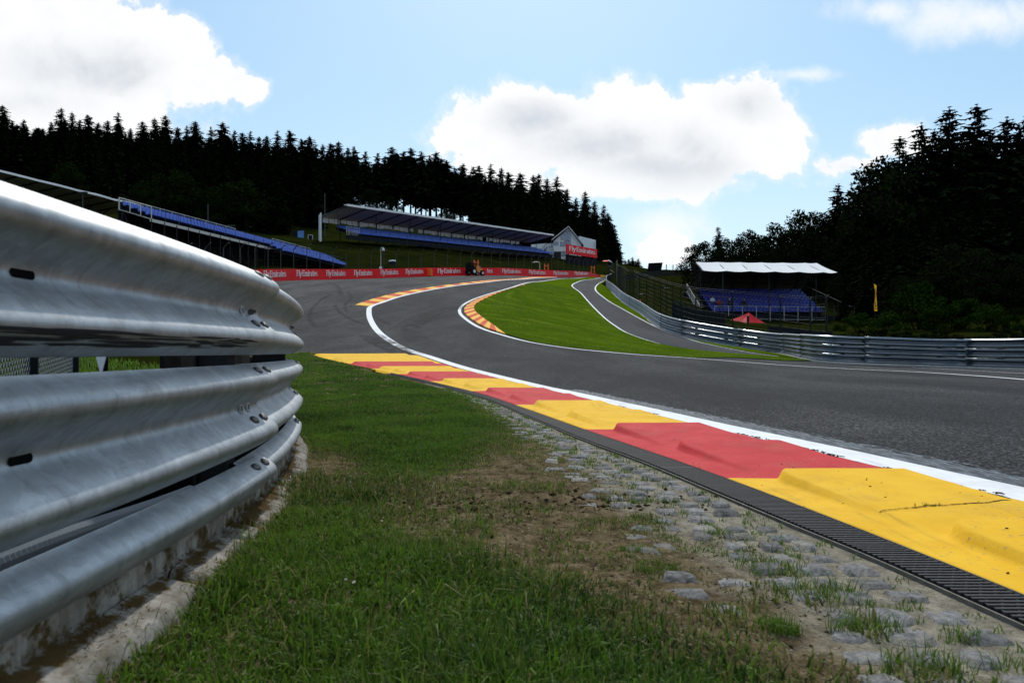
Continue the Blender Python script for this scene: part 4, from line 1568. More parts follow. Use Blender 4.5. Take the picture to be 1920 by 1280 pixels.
def prof_at(h):
    i = int(np.argmin(np.abs(WPROF[:, 0] - h)))
    i = min(max(i, 1), len(WPROF) - 2)
    d = WPROF[i + 1] - WPROF[i - 1]
    d = d / np.linalg.norm(d)
    return WPROF[i][1], Vector((-d[1], d[0]))       # protrusion, normal in (z, out)


def place_on_rail(me, name, parent, y, z0, h, out, roll=0.0, lift=0.0):
    p, t, o = rail_course(y)
    d, n = prof_at(h)
    nn = (o * n.y + Vector((0, 0, n.x))).normalized()
    pos = p + o * (out + d) + Vector((0, 0, z0 + h)) + nn * lift
    x = t.copy()
    yv = nn.cross(x).normalized()
    Mx = Matrix((x, yv, nn)).transposed().to_4x4()
    Mx.translation = pos
    ob = bpy.data.objects.new(name, me)
    COL.objects.link(ob)
    ob.parent = parent
    ob.matrix_basis = Mx @ Matrix.Rotation(roll, 4, 'Z')
    return ob


SECT = [(-1.4, 2.62), (2.42, 4.22), (4.04, 6.1), (5.95, 8.4)]
TIERS = [(0.640, 0.0), (0.295, -0.004), (-0.052, -0.010)]
for ti, (z0, lo) in enumerate(TIERS):
    for si, (a, c) in enumerate(SECT):
        st_ = max(a + .5, 1.35)
        def outf(y, lo=lo, si=si, c=c, st_=st_):
            t = max(0.0, (y - st_) / (c - st_))
            return lo - 0.050 - 0.010 * si + (.028 if si == 0 else .014) * t * t
        me = wbeam_mesh(rail_course, a, c, 60 if si == 0 else 36, z0, outf, .006, prof=(WPROF if ti < 2 else HALF), mat=M['steel'], dent=.006)
        o = link_mesh('rail_beam', me, None, rail)
        o.matrix_parent_inverse = Matrix.Translation(-ROFF)
        # splice bolts and post bolts near the end of each beam
        for (yb, hs) in ((c - .17, (.290, .113)), (c - .055, (.290, .113))):
            for h in (hs if ti < 2 else hs[:1]):
                place_on_rail(bolt_me, 'bolt', o, yb, z0, h, outf(yb), random.uniform(-.15, .15), .001)
        if ti == 2: continue
        place_on_rail(washer_me, 'washer_plate', o, c - .215, z0, .156, outf(c - .215) + .001, 0, .001)
        if ti == 1:
            place_on_rail(washer_me, 'washer_plate', o, c - .135, z0, .156, outf(c - .135) + .001, 0, .001)
        else:
            place_on_rail(nut_me, 'nut', o, c - .12, z0, .156, outf(c - .12), 0, .002)
        if si == 0:
            place_on_rail(slot_me, 'slot', o, 1.27, z0, .156, outf(1.27), 0, .001)
# long black tyre scuff on the second ridge of the top beam, as thin rubber smears
b = MB()
p_out = -0.050
for k in range(75):
    y0 = random.uniform(.6, 2.2); L = random.uniform(.06, .35) * (1.3 - .4 * (y0 - .7))
    h = random.uniform(.020, .052) ; w = random.uniform(.0004, .0028)
    prev = None
    for y in np.linspace(y0, y0 + L, 7):
        p, t, o = rail_course(min(y, 2.6))
        f = 1 - abs((y - y0) / L * 2 - 1) ** 3
        q = []
        for hh in (h - w * f, h + w * f + .0004):
            d, n = prof_at(hh)
            dd = float(np.interp(hh, WPROF[:, 0], WPROF[:, 1]))
            dn = .006 * (float(fbm(y, 3.7, 2.2)) - .5)
            q.append(p + o * (p_out + .028 * max(0, (min(y, 2.6) - 1.35) / 1.27) ** 2 + dd + dn + .0022) + Vector((0, 0, .640 + hh)))
        if prev:
            b.quad(prev[0], q[0], q[1], prev[1])
        prev = q
o = b.build('rubber_smear', M['scuff'], rail)
o.matrix_parent_inverse = Matrix.Translation(-ROFF)
# posts behind: steel, coloured dark in place of the shade behind the beams
for y in (.35, 2.45, 4.12, 6.0, 8.0):
    p, t, o = rail_course(y)
    b = MB()
    ang = math.atan2(t.y, t.x)
    c = p - o * .13
    b.box((c.x, c.y, .46), (.012, .12, .98), ang)
    for s in (-1, 1):
        e = c + o * (.055 * s)
        b.box((e.x, e.y, .46), (.08, .010, .98), ang)
    ob = b.build('post', M['frame'], rail)
    ob.matrix_parent_inverse = Matrix.Translation(-ROFF)

# concrete footing: stained wall under the lowest beam, and a broken edging in front of it
foot = empty('concrete_footing', (0, 0, 0), label='mossy broken concrete edging along the foot of the guardrail', cat='edging')


def foot_piece(y0, y1, d0, d1, h0, h1, name, rough=.012, n=26, m=16):
    rows, moss = [], []
    for i, y in enumerate(np.linspace(y0, y1, n)):
        p, t, o = rail_course(y)
        e = min((y - y0), (y1 - y)) / .03
        e = max(0, min(1, e)) ** .5
        for j, s in enumerate(np.linspace(0, 1, m)):
            d = d0 + (d1 - d0) * s
            rnd = max(0, (s - .72) / .28)
            z = h0 + (h1 - h0) * s - (rnd ** 2) * .055
            z = z * (.5 + .5 * e) - (1 - e) * .02
            z += rough * (float(fbm(y * 1.0, d * 1.0, 14)) - .5) * 2
            q = p + o * (d + .015 * (float(fbm(y, 7.7, 5)) - .5))
            rows.append((q.x, q.y, z + float(H(q.x, q.y))))
            moss.append(max(0, .66 - abs(s - .20) * 1.0))
    me = np_mesh(name, np.array(rows), grid_faces(n, m), M['concrete'], smooth=True, attrs={'moss': moss})
    link_mesh(name, me, None, foot)

yy = .3
for L in (.85, .62, .40, .16, .45, .30, .22, .4, .3, .4, .5, .5, .5, .5):
    dd = random.uniform(-.012, .012)
    hh = random.uniform(-.008, .004)
    foot_piece(yy, yy + L, -.03, .098 + dd - .012 * max(0, yy - 1.5), .075 + hh, .042 + hh, 'edging_stone', .006, 40)
    yy += L + random.uniform(.004, .016)
rows, moss = [], []
ysf = np.linspace(-.5, 8, 220); zs = np.linspace(0, .155, 12)
for y in ysf:
    p, t, o = rail_course(float(y))
    for z in zs:
        q = p + o * (-.035 + .008 * (float(fbm(y, z, 18)) - .5) + .05 * max(0, .06 - z))
        rows.append((q.x, q.y, z)); moss.append(max(.46, .66 - z * 2.2))
me = np_mesh('footing_wall', np.array(rows), grid_faces(220, 12)[:, ::-1], M['concrete'], smooth=True, attrs={'moss': moss})
link_mesh('footing_wall', me, None, foot)
# moss and litter drifted on the edging
b = MB()
for _ in range(2600):
    y = .6 + 4.2 * random.random()
    if fbm(y, 1.0, 5) < .42: continue
    p, t, o = rail_course(y)
    d = -.02 + abs(random.gauss(0, .045))
    q = p + o * d
    z = float(H(q.x, q.y)) + .085 - d * .25 + random.uniform(-.004, .010)
    L, a = random.uniform(.004, .018), random.uniform(0, 2 * pi)
    e = Vector((math.cos(a), math.sin(a), random.uniform(-.5, .7))) * L
    s = Vector((-math.sin(a), math.cos(a), 0)) * random.uniform(.0008, .003)
    c = Vector((q.x, q.y, z))
    b.add([c - s, c + s, c + e], [(0, 1, 2)])
b.build('moss_litter', M['clod'], None, label='dark dead moss and litter lying on the concrete edging', cat='moss', kind='stuff')

# ------------------------------------------------------------------ behind the near guardrail
# ground just behind is the terrain; a dark rubber sheet hangs on the rail's back
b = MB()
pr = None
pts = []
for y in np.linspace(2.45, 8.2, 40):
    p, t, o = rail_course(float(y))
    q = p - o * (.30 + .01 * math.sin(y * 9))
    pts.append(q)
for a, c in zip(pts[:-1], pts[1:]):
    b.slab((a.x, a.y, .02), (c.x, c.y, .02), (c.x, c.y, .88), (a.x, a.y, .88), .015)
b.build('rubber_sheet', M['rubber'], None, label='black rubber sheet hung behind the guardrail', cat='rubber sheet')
# lower dark blue-grey drum piece glimpsed under the second beam
b = MB()
b.tube([(-1.16, .5, .08), (-1.15, 1.2, .17), (-1.15, 1.6, .205), (-1.17, 2.1, .225), (-1.28, 3.0, .20)], .028, 12)
b.build('cable_pipe', M['dkconduit'], None, True, label='thick black pipe lying behind the guardrail', cat='pipe')
pts, rs = [], []
for i, t in enumerate(np.linspace(0, 1, 150)):
    y = 1.05 + 1.3 * t
    pts.append((-1.10 - .02 * math.sin(t * 3), y, .178 + .012 * math.sin(t * 5)))
    rs.append(.022 if i % 2 else .028)
b = MB(); b.tube(pts, rs, 12)
b.build('corrugated_hose', M['conduit'], None, False, label='grey corrugated hose showing through the gap above the lowest beam', cat='hose')
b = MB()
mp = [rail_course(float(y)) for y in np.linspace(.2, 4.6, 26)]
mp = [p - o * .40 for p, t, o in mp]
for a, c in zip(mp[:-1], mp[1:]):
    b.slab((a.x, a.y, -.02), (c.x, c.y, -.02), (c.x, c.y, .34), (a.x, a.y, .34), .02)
b.build('dark_backing', M['rubber'], None, label='added dark backing standing low behind the guardrail', cat='mat')  # backing added to turn the gap over the lowest beam black
# white triangular tag
c = Vector((-1.385, 2.30, 0))
b = MB()
tri = [(-.024, .660), (.024, .660), (.004, .585), (-.004, .585)]
vs = [(c.x + x, c.y - .0, z) for x, z in tri] + [(c.x + x, c.y + .004, z) for x, z in tri]
b.add(vs, [(3, 2, 1, 0), (4, 5, 6, 7), (0, 1, 5, 4), (1, 2, 6, 5), (2, 3, 7, 6), (3, 0, 4, 7)])
o = b.build('triangle_sign', M['signwhite'], None, label='small white downward triangle sign with black scribble behind the guardrail', cat='sign')
b = MB()
for k in range(14):
    x, z = c.x - .004 + random.gauss(0, .0045), .651 + random.gauss(0, .003)
    b.box((x, c.y - .0015, z), (random.uniform(.001, .004), .001, random.uniform(.001, .004)))
for k in range(4):
    b.box((c.x + .010 + random.gauss(0, .001), c.y - .0015, .655 - k * .002), (.003, .001, .0012))
b.build('scribble', M['signblack'], o)
b = MB(); b.bar((c.x, c.y + .02, .0), (c.x, c.y + .02, .90), .012, 8); b.build('sign_stake', M['rubber'], o)


def chainlink(name, a, b_, h, mesh_, label, post_every=2.2, r=.0022, posts=True):
    """chain-link fence of real diamond wire between two ground points"""
    a, b_ = Vector(a), Vector(b_)
    root = empty(name, a, label=label, cat='fence')
    L = (b_ - a).length
    d = (b_ - a) / L
    m = MB()
    n = int(L / mesh_)
    k = int(h / mesh_)
    for s in (1, -1):
        for i in range(-k, n + k):
            x0, z0 = i * mesh_, 0.0
            x1, z1 = (i + k * 1.0 * 1) * mesh_, h
            if s < 0:
                x0, x1 = x1, x0
            # clip to 0..L
            def at(x, z): return d * x + Vector((0, 0, z + .03))
            if (x0 < 0 and x1 < 0) or (x0 > L and x1 > L): continue
            f = lambda x: (x - x0) / (x1 - x0)
            ta, tb = 0.0, 1.0
            for lim in (0.0, L):
                if (x0 - lim) * (x1 - lim) < 0:
                    t = f(lim)
                    if (x0 < lim) == (lim == 0.0): ta = max(ta, t)
                    else: tb = min(tb, t)
            if ta >= tb: continue
            m.bar(at(x0 + (x1 - x0) * ta, z0 + (z1 - z0) * ta), at(x0 + (x1 - x0) * tb, z0 + (z1 - z0) * tb), r, 3, 0, None, False)
    m.build('wire_mesh', M['wire'], root, kind='stuff')
    x = 0.0
    while x <= L + .01:
        p = MB(); q = d * x
        p.bar(q, q + Vector((0, 0, h + .1)), .03, 8)
        p.build('post', M['fencegreen'], root)
        x += post_every
    return root

chainlink('chain_link_fence', (-1.30, 1.1, tz(-1.30, 1.1)), (-2.75, 4.3, tz(-2.75, 4.3)), 1.0, .045, 'grey chain-link fence on the grass behind the guardrail', 1.15, .0028)
# grass on the bank behind the fence, seen through the gap
n = 26000
Y = 1.0 + 10 * RNG.random(n); X = -2.0 - (Y * .62) * (0.45 + 1.2 * RNG.random(n))
blades('grass', X, Y, .05 + .08 * RNG.random(n), np.full(n, .012), .6 + .4 * RNG.random(n), np.where(RNG.random(n) < .1, .4, 0), .9, 'bright green grass bank behind the chain-link fence', lambda X, Y: T_(X, Y))
# ------------------------------------------------------------------ far things are drawn in world coordinates and hung on an Empty at their base
def sub(b, name, mats, root, smooth=False, **kw):
    me = b.mesh(name, mats, smooth) if isinstance(b, MB) else b
    o = bpy.data.objects.new(name, me)
    COL.objects.link(o)
    o.parent = root
    top = root
    while top.parent is not None:
        top = top.parent
    if root is top:
        o.matrix_parent_inverse = Matrix.Translation(-root.location)
    return tag(o, **kw)


def text_mesh(body, w, h, mat, shear=0.0):
    cu = bpy.data.curves.new('txt', 'FONT')
    cu.body = body
    cu.extrude = 0.0
    cu.resolution_u = 3
    o = bpy.data.objects.new('txt', cu)
    COL.objects.link(o)
    dg = bpy.context.evaluated_depsgraph_get()
    me = bpy.data.meshes.new_from_object(o.evaluated_get(dg))
    COL.objects.unlink(o)
    bpy.data.objects.remove(o)
    co = np.empty(len(me.vertices) * 3, np.float32)
    me.vertices.foreach_get('co', co)
    co = co.reshape(-1, 3)
    mn, mx = co.min(0), co.max(0)
    co[:, 0] = ((co[:, 0] - mn[0]) / (mx[0] - mn[0]) - .5) * w
    co[:, 1] = ((co[:, 1] - mn[1]) / (mx[1] - mn[1]) - .5) * h
    me.vertices.foreach_set('co', co.ravel())
    me.materials.clear()
    me.materials.append(mat)
    me.update()
    return me


def strokes_mesh(word, mat):
    """the flared slogan lettering, drawn as pen strokes; unit cap height, returns mesh and width"""
    G = {   # glyph: advance, strokes ((points), thickness)
        'F': (.56, [[(.10, 0), (.10, 1)], [(.10, .94), (.52, .94)], [(.10, .52), (.42, .52)]]),
        'l': (.22, [[(.10, 0), (.10, 1.02)]]),
        'y': (.52, [[(.05, .68), (.25, .04)], [(.46, .68), (.25, .04), (.16, -.24), (.02, -.28)]]),
        ' ': (.16, []),
        'E': (.58, [[(.10, 0), (.10, 1)], [(.10, .94), (.54, .94)], [(.10, .52), (.46, .52)], [(.10, .06), (.56, .06)]]),
        'm': (.82, [[(.09, 0), (.09, .68)], [(.09, .50), (.22, .66), (.36, .60), (.39, .45), (.39, 0)], [(.39, .50), (.52, .66), (.66, .60), (.69, .45), (.69, 0)]]),
        'i': (.24, [[(.11, 0), (.11, .68)], [(.11, .86), (.11, .98)]]),
        'r': (.40, [[(.09, 0), (.09, .68)], [(.09, .46), (.20, .62), (.36, .64)]]),
        'a': (.52, [[(.08, .56), (.22, .65), (.37, .60), (.40, .48), (.40, 0)], [(.40, .36), (.20, .36), (.07, .20), (.14, .04), (.28, .05), (.40, .16)]]),
        't': (.36, [[(.15, .90), (.15, .14), (.22, .04), (.34, .06)], [(.02, .66), (.33, .66)]]),
        'e': (.52, [[(.08, .36), (.44, .36), (.42, .54), (.28, .66), (.14, .58), (.07, .36), (.12, .12), (.27, .03), (.44, .10)]]),
        's': (.44, [[(.38, .60), (.24, .66), (.09, .58), (.10, .44), (.26, .35), (.38, .24), (.36, .08), (.20, .02), (.05, .09)]]),
    }
    b = MB()
    x = 0.0
    th = .068
    for ch in word:
        adv, st = G[ch]
        for pts in st:
            P = [Vector((x + p[0], p[1])) for p in pts]
            for p, q in zip(P[:-1], P[1:]):
                d = (q - p).normalized()
                n = Vector((-d.y, d.x))
                w = th * (1.0 if abs(d.y) > .6 else .72)
                e = d * w * .55
                a1, a2, c2, c1 = p - e + n * w, p - e - n * w, q + e - n * w, q + e + n * w
                b.add([(v.x, v.y, 0) for v in (a2, c2, c1, a1)], [(0, 1, 2, 3)])
        x += adv
    return b.mesh('lettering', mat), x

# ------------------------------------------------------------------ red banner wall
LET, LETW = strokes_mesh('Fly Emirates', M['letter'])
TX = [(350, 395), (425, 468), (493, 535), (555, 594), (611, 647), (663, 697), (713, 746), (760, 793), (820, 863), (880, 923), (941, 975.5), (991, 1022), (1037, 1065), (1077, 1102)]
bounds = [330] + [(a[1] + b_[0]) / 2 for a, b_ in zip(TX[:-1], TX[1:])] + [1110]
_p0 = wallpt(478)
wall = empty('banner_wall', (_p0[0], _p0[1], float(H(*_p0))), label='long red tyre wall banner reading Fly Emirates behind the run-off', cat='barrier')
WH = 1.16


def wall_panel(x0, x1, h0, h1, mat, name, txt=None, n=7):
    b = MB()
    pts = [wallpt(x) for x in np.linspace(x0, x1, n)]
    nrm = offset2(np.array(pts), 1.0) - np.array(pts)
    lo, hi, lo2, hi2 = [], [], [], []
    for i, (p, nn) in enumerate(zip(pts, nrm)):
        z = float(H(*p))
        h = h0 + (h1 - h0) * i / (n - 1)
        bow = .03 * math.sin(i * 2.4 + x0)
        lo.append((p[0] - nn[0] * bow, p[1] - nn[1] * bow, z - .05)); hi.append((p[0] - nn[0] * bow * .3, p[1] - nn[1] * bow * .3, z + h))
        q = p + nn * .7
        lo2.append((q[0], q[1], z - .05)); hi2.append((q[0], q[1], z + h - .02))
    for i in range(n - 1):
        b.quad(lo[i], lo[i + 1], hi[i + 1], hi[i])
        b.quad(hi[i], hi[i + 1], hi2[i + 1], hi2[i])
        b.quad(lo2[i + 1], lo2[i], hi2[i], hi2[i + 1])
    b.quad(lo[0], hi[0], hi2[0], lo2[0]); b.quad(lo[-1], lo2[-1], hi2[-1], hi[-1])
    o = sub(b, name, mat, wall)
    if txt:
        a, c = wallpt(txt[0]), wallpt(txt[1])
        zz = float(H(*((a + c) / 2)))
        ex = Vector((c[0] - a[0], c[1] - a[1], float(H(*c)) - float(H(*a))))
        w = ex.length
        ex.normalize()
        ez = Vector((0, 0, 1))
        ny = ex.cross(ez).normalized()
        ht = .52 * WH
        org = Vector((a[0], a[1], float(H(*a)) + .36 * WH)) + ny * .07
        Mx = Matrix((ex * (w / LETW), ez * ht, -ny)).transposed().to_4x4()
        Mx.translation = org
        lm = LET.copy()
        lm.transform(Mx)
        lo_ = bpy.data.objects.new('lettering', lm)
        COL.objects.link(lo_)
        lo_.parent = o
    return o


for i, t in enumerate(TX):
    x0, x1 = bounds[i], bounds[i + 1]
    wall_panel(x0, x1, WH, WH if i < len(TX) - 1 else .95, M['banner'], 'banner_panel', t)
wall_panel(1110, 1120, .75, .55, M['banner'], 'banner_panel')
wall_panel(1120, 1128, .5, .4, M['banner'], 'banner_panel')
# orange foam block standing in the wall's gap
p = wallpt(806.5)
b = MB(); b.box((p[0] - .05, p[1] - .35, float(H(*p)) + .48), (.70, .5, .95), -.6)
b.box((p[0] - .05, p[1] - .35, float(H(*p)) + .97), (.62, .42, .04), -.6)
b.build('foam_block', M['orangeplastic'], None, label='bright orange foam block standing against the red banner wall', cat='foam block')
# yellow tyre bundle at the far end of the wall
p0_, p1_ = P3(1128, 518.6, 137), P3(1145, 518.6, 139)
b = MB()
for k in range(6):
    q = p0_.lerp(p1_, k / 5.0); z = float(H(q.x, q.y))
    b.bar((q.x, q.y, z), (q.x, q.y, z + .45 - .05 * k), .30, 10)
b.build('tyre_stack', M['amber'], None, label='low yellow tyre stack at the far end of the red wall', cat='tyre stack')

# orange gate posts standing over the wall
def hgate(px, lab):
    p = wallpt(px)
    nn = np.array([-.72, .69])
    q = p + nn * 1.4
    z = float(H(*p))
    root = empty('gate_posts', (q[0], q[1], z), label=lab, cat='gate', group='orange gate posts along the banner wall')
    for s in (-.30, .30):
        b = MB(); b.box((q[0] + s, q[1], z + 1.2), (.16, .12, 2.4)); sub(b, 'post', M['orangeplastic'], root)
    b = MB(); b.bar((q[0] - .30, q[1], z + 2.05), (q[0] + .30, q[1], z + 2.05), .03); sub(b, 'crossbar', M['rail'], root)

hgate(905, 'pair of orange gate posts with crossbar beside the orange tractor')
hgate(1036, 'pair of orange gate posts over the wall below the gabled house')
hgate(1122, 'pair of orange gate posts at the yellow end of the wall')

# orange recovery tractor
def tractor():
    a, c = wallpt(863), wallpt(893)
    mid = (a + c) / 2
    ex = Vector((c[0] - a[0], c[1] - a[1], 0)).normalized()
    fr = Vector((ex.y, -ex.x, 0))
    o = Vector((mid[0], mid[1], 0)) + fr * 1.3
    o.z = float(H(o.x, o.y)) + .02
    root = empty('recovery_tractor', o, label='orange recovery tractor with black rear lift parked before the banner wall', cat='tractor')
    Mx = Matrix((ex, -fr, Vector((0, 0, 1)))).transposed().to_4x4(); Mx.translation = o

    def put(b, name, mats):
        b.v = [tuple(Mx @ Vector(v)) for v in b.v]
        return sub(b, name, mats, root)
    b = MB()      # bonnet with sloped nose
    pr = [(-.1, .55), (1.05, .55), (1.25, .80), (1.15, 1.02), (.30, 1.22), (-.1, 1.15)]
    vs = [(x, -.42, z) for x, z in pr] + [(x, .42, z) for x, z in pr]
    n = len(pr)
    b.add(vs, [tuple(range(n)), tuple(range(2 * n - 1, n - 1, -1))] + [((i + 1) % n, i, i + n, (i + 1) % n + n) for i in range(n)])
    body = put(b, 'body', M['tractor'])
    b = MB(); b.box((.35, 0, 1.27), (1.0, .62, .14)); b.box((.1, 0, 1.34), (.4, .5, .06)); put(b, 'bonnet_cover', M['clothtan'])
    b = MB()
    for x in (-.95, -.15):
        for y in (-.40, .40): b.bar((x, y, .8), (x + .05, y, 1.62), .035, 6)
    b.box((-.55, 0, 1.65), (1.0, .95, .06))
    put(b, 'roll_cage', M['frame'])
    b = MB(); b.box((-.05, 0, 1.60), (.60, .16, .08)); b.box((-.30, 0, 1.48), (.10, .16, .26)); put(b, 'beacon_bar', M['banner'])
    b = MB(); b.box((-.95, 0, .95), (.9, .9, .9)); b.box((-1.25, 0, 1.35), (.5, .5, .7)); b.bar((-1.5, -.2, .5), (-1.15, -.2, 1.7), .08, 6); put(b, 'rear_lift', M['tyre'])
    b = MB(); b.box((.55, -.46, .50), (.42, .05, .10)); put(b, 'number_plate', M['rimwhite'])
    for x in (-.72, .95):
        for y in (-.55, .55):
            r = .40 if x > 0 else .50
            b = MB(); b.bar((x, y - .13, r), (x, y + .13, r), r, 18); w = put(b, 'wheel', M['tyre'])
            b = MB(); b.bar((x, y - .15, r), (x, y + .15, r), r * .48, 14); b.v = [tuple(Mx @ Vector(v)) for v in b.v]
            rm = bpy.data.objects.new('rim', b.mesh('rim', M['rimwhite'])); COL.objects.link(rm); rm.parent = w
    return root

tractor()

# ------------------------------------------------------------------ tall debris fence behind the banner wall
def debris_fence(name, line, zf, h, step, label, post_mat, wires=10, bend=.55, side=1.0, rad=.05, vert=0.0):
    pts = resample(np.array(line), step)
    p0 = pts[0]
    root = empty(name, (p0[0], p0[1], zf(*p0)), label=label, cat='fence')
    off = offset2(pts, 1.0) - pts
    tops = []
    for (x, y), nn in zip(pts, off):
        z = zf(x, y)
        b = MB()
        tip = Vector((x - nn[0] * bend * side, y - nn[1] * bend * side, z + h + bend * .8))
        b.tube([(x, y, z - .3), (x, y, z + h * .5), (x, y, z + h), tip], rad, 6)
        sub(b, 'post', post_mat, root)
        tops.append((Vector((x, y, z)), tip))
    b = MB()
    for (a, ta), (c, tc) in zip(tops[:-1], tops[1:]):
        for k in range(wires):
            dz = Vector((0, 0, .3 + (h - .3) * k / (wires - 1)))
            b.bar(a + dz, c + dz, .010, 3, 0, None, False)
        b.bar(ta, tc, .012, 3, 0, None, False)
        if vert:
            m = max(1, int((c - a).length / vert))
            for i in range(1, m):
                q = a.lerp(c, i / m)
                b.bar(q + Vector((0, 0, .2)), q + Vector((0, 0, h)), .009, 3, 0, None, False)
    sub(b, 'wire_mesh', M['fencegreen'], root, kind='stuff')
    return root

_off = [wallpt(x) + np.array([-.75, .66]) * 1.9 for x in np.linspace(330, 1125, 40)]
debris_fence('debris_fence', _off, lambda x, y: tz(x, y) - .1, 3.3, 2.45, 'tall wire debris fence on bent posts behind the red banner wall', M['fencegrey'], 9, .55, 1.0, .05, .6)

# lamp and camera poles
def pole(px, py0, py1, Z, r, mat, label, top=None, name='pole'):
    b0 = P3(px, py0, Z); b1 = P3(px, py1, Z)
    b0.z = min(b0.z, tz(b0.x, b0.y))
    root = empty(name, b0, label=label, cat='pole')
    b = MB(); b.tube([b0, (b0 + b1) / 2, b1], [r, r * .9, r * .7], 8); sub(b, 'shaft', mat, root)
    if top:
        b = MB()
        if top == 'dome':
            b.tube([b1, b1 + Vector((.15, 0, .10)), b1 + Vector((.32, 0, .0))], .04, 6); sub(b, 'arm', mat, root)
            b = MB(); b.tube([b1 + Vector((.32, 0, .02)), b1 + Vector((.32, 0, -.12)), b1 + Vector((.32, 0, -.32))], [.05, .16, .19], 8); sub(b, 'camera_dome', M['panelwhite'], root)
            b = MB(); q = b0.lerp(b1, .30); b.box(q + Vector((0, -.12, 0)), (.30, .2, .55)); sub(b, 'control_box', M['panelwhite'], root)
        elif top == 'crook':
            b.tube([b1, b1 + Vector((-.05, 0, .18)), b1 + Vector((-.5, 0, .30)), b1 + Vector((-.9, 0, .28))], .05, 6); sub(b, 'arm', mat, root)
            b = MB(); b.box(b1 + Vector((-1.0, 0, .22)), (.35, .2, .16)); sub(b, 'lamp_head', M['panelwhite'], root)
        elif top == 'tee':
            b.box(b1, (.9, .25, .12)); sub(b, 'lamp_head', M['fencegrey'], root)
    return root

pole(714, 507, 465, 87, .045, M['rail'], 'white camera pole with small dome and control box behind the red wall', 'dome', 'camera_pole')
pole(1012, 506, 494, 116, .07, M['rail'], 'short grey lamp post with bent arm above the red wall', 'crook', 'lamp_post')
pole(390, 440, 383, 90, .10, M['fencegrey'], 'bare dark mast behind the open blue stand', None, 'mast')
pole(433, 470, 423, 80, .09, M['fencegrey'], 'dark lamp mast with flat head in front of the open stand', 'tee', 'lamp_mast')
pole(609, 460, 362, 135, .12, M['fencegrey'], 'tall dark mast beside the white end wall of the covered stand', None, 'mast')
pole(919, 425, 380, 190, .12, M['fencegrey'], 'thin dark mast rising behind the covered stand roof', None, 'mast')
pole(155, 392, 361, 70, .06, M['fencegrey'], 'small dark lamp mast under the far left stand roof', 'tee', 'lamp_mast')
pole(225, 412, 383, 70, .06, M['fencegrey'], 'thin dark pole at the end of the open blue stand', None, 'mast')

# green and white hut roof glimpsed behind the fence
q = P3(736, 503, 98)
root = empty('green_hut', q, label='small dark green kiosk with pale curved roof behind the fence', cat='kiosk')
b = MB(); b.box(q + Vector((0, 0, .45)), (.9, .9, .95)); sub(b, 'body', M['fencegreen'], root)
b = MB(); b.tube([q + Vector((-.5, 0, 1.0)), q + Vector((0, 0, 1.1)), q + Vector((.5, 0, 1.0))], .12, 8); sub(b, 'roof', M['panelwhite'], root)

# ------------------------------------------------------------------ grandstands
class Stand:
    """u runs along the front, w goes back, all in metres; the base climbs with u"""
    def __init__(s, A, B, za, zb, left=True):
        s.A, s.B = Vector((A[0], A[1], 0)), Vector((B[0], B[1], 0))
        s.L = (s.B - s.A).length
        s.e = (s.B - s.A) / s.L
        s.n = Vector((-s.e.y, s.e.x, 0)) if left else Vector((s.e.y, -s.e.x, 0))
        s.za, s.zb = za, zb

    def __call__(s, u, w, z):
        p = s.A + s.e * u + s.n * w
        return Vector((p.x, p.y, s.za + (s.zb - s.za) * u / s.L + z))


def seat_rows(S, root, rows, n0, n1, pitch, depth, rise, w0, z0, mat, skip=()):
    """blue bucket seats, row by row"""
    for r in range(rows):
        b = MB()
        u = n0
        w, z = w0 + r * depth, z0 + r * rise
        while u < n1:
            if not any(a < u < c for a, c in skip):
                h = pitch * .42
                f = lambda du, dw, dz: S(u + du, w + dw, z + dz)
                b.slab(f(-h, -.20, .42), f(h, -.20, .42), f(h, .20, .40), f(-h, .20, .40), .05)
                b.slab(f(-h, .20, .38), f(h, .20, .38), f(h * .9, .30, .80), f(-h * .9, .30, .80), .05)
            u += pitch
        sub(b, 'seat_row', mat, root, kind='stuff')
        b = MB()
        b.slab(S(n0 - .4, w - .45, z), S(n1, w - .45, z), S(n1, w + depth - .45, z), S(n0 - .4, w + depth - .45, z), .08)
        b.slab(S(n0 - .4, w + depth - .46, z - .02), S(n1, w + depth - .46, z - .02), S(n1, w + depth - .46, z + rise), S(n0 - .4, w + depth - .46, z + rise), .06)
        sub(b, 'step', M['stand'], root)


def railing(b, S, u0, u1, w, z, h, step, r=.03):
    n = max(1, int(round((u1 - u0) / step)))
    for i in range(n + 1):
        u = u0 + (u1 - u0) * i / n
        b.bar(S(u, w, z), S(u, w, z + h), r, 5)
    for i in range(n):
        ua, ub = u0 + (u1 - u0) * i / n, u0 + (u1 - u0) * (i + 1) / n
        b.bar(S(ua, w, z + h), S(ub, w, z + h), r, 5)

# covered stand on the far bank
A, Bq = P3(650, 448, 112), P3(1036, 484, 164)
S = Stand(A, Bq, A.z, Bq.z)
stand = empty('covered_grandstand', A, label='long covered grandstand with grey roof and blue seats below the forest', cat='grandstand')
Ls = S.L
seat_rows(S, stand, 7, 3.0, Ls + 1.5, .52, .80, .27, .6, .75, M['seat'])
b = MB(); b.slab(S(0, .1, 0), S(Ls, .1, 0), S(Ls, .1, .7), S(0, .1, .7), .1); sub(b, 'front_wall', M['stand'], stand)
for i in range(int(Ls / 2.2)):
    b = MB(); b.bar(S(1 + i * 2.2, 0, -.3), S(1 + i * 2.2, 0, 1.9), .035, 5); sub(b, 'railing_post', M['fencegrey'], stand)
b = MB()
for z in (1.9, 1.5): b.bar(S(3, 0, z), S(Ls, 0, z), .025, 5)
sub(b, 'handrail', M['fencegrey'], stand)
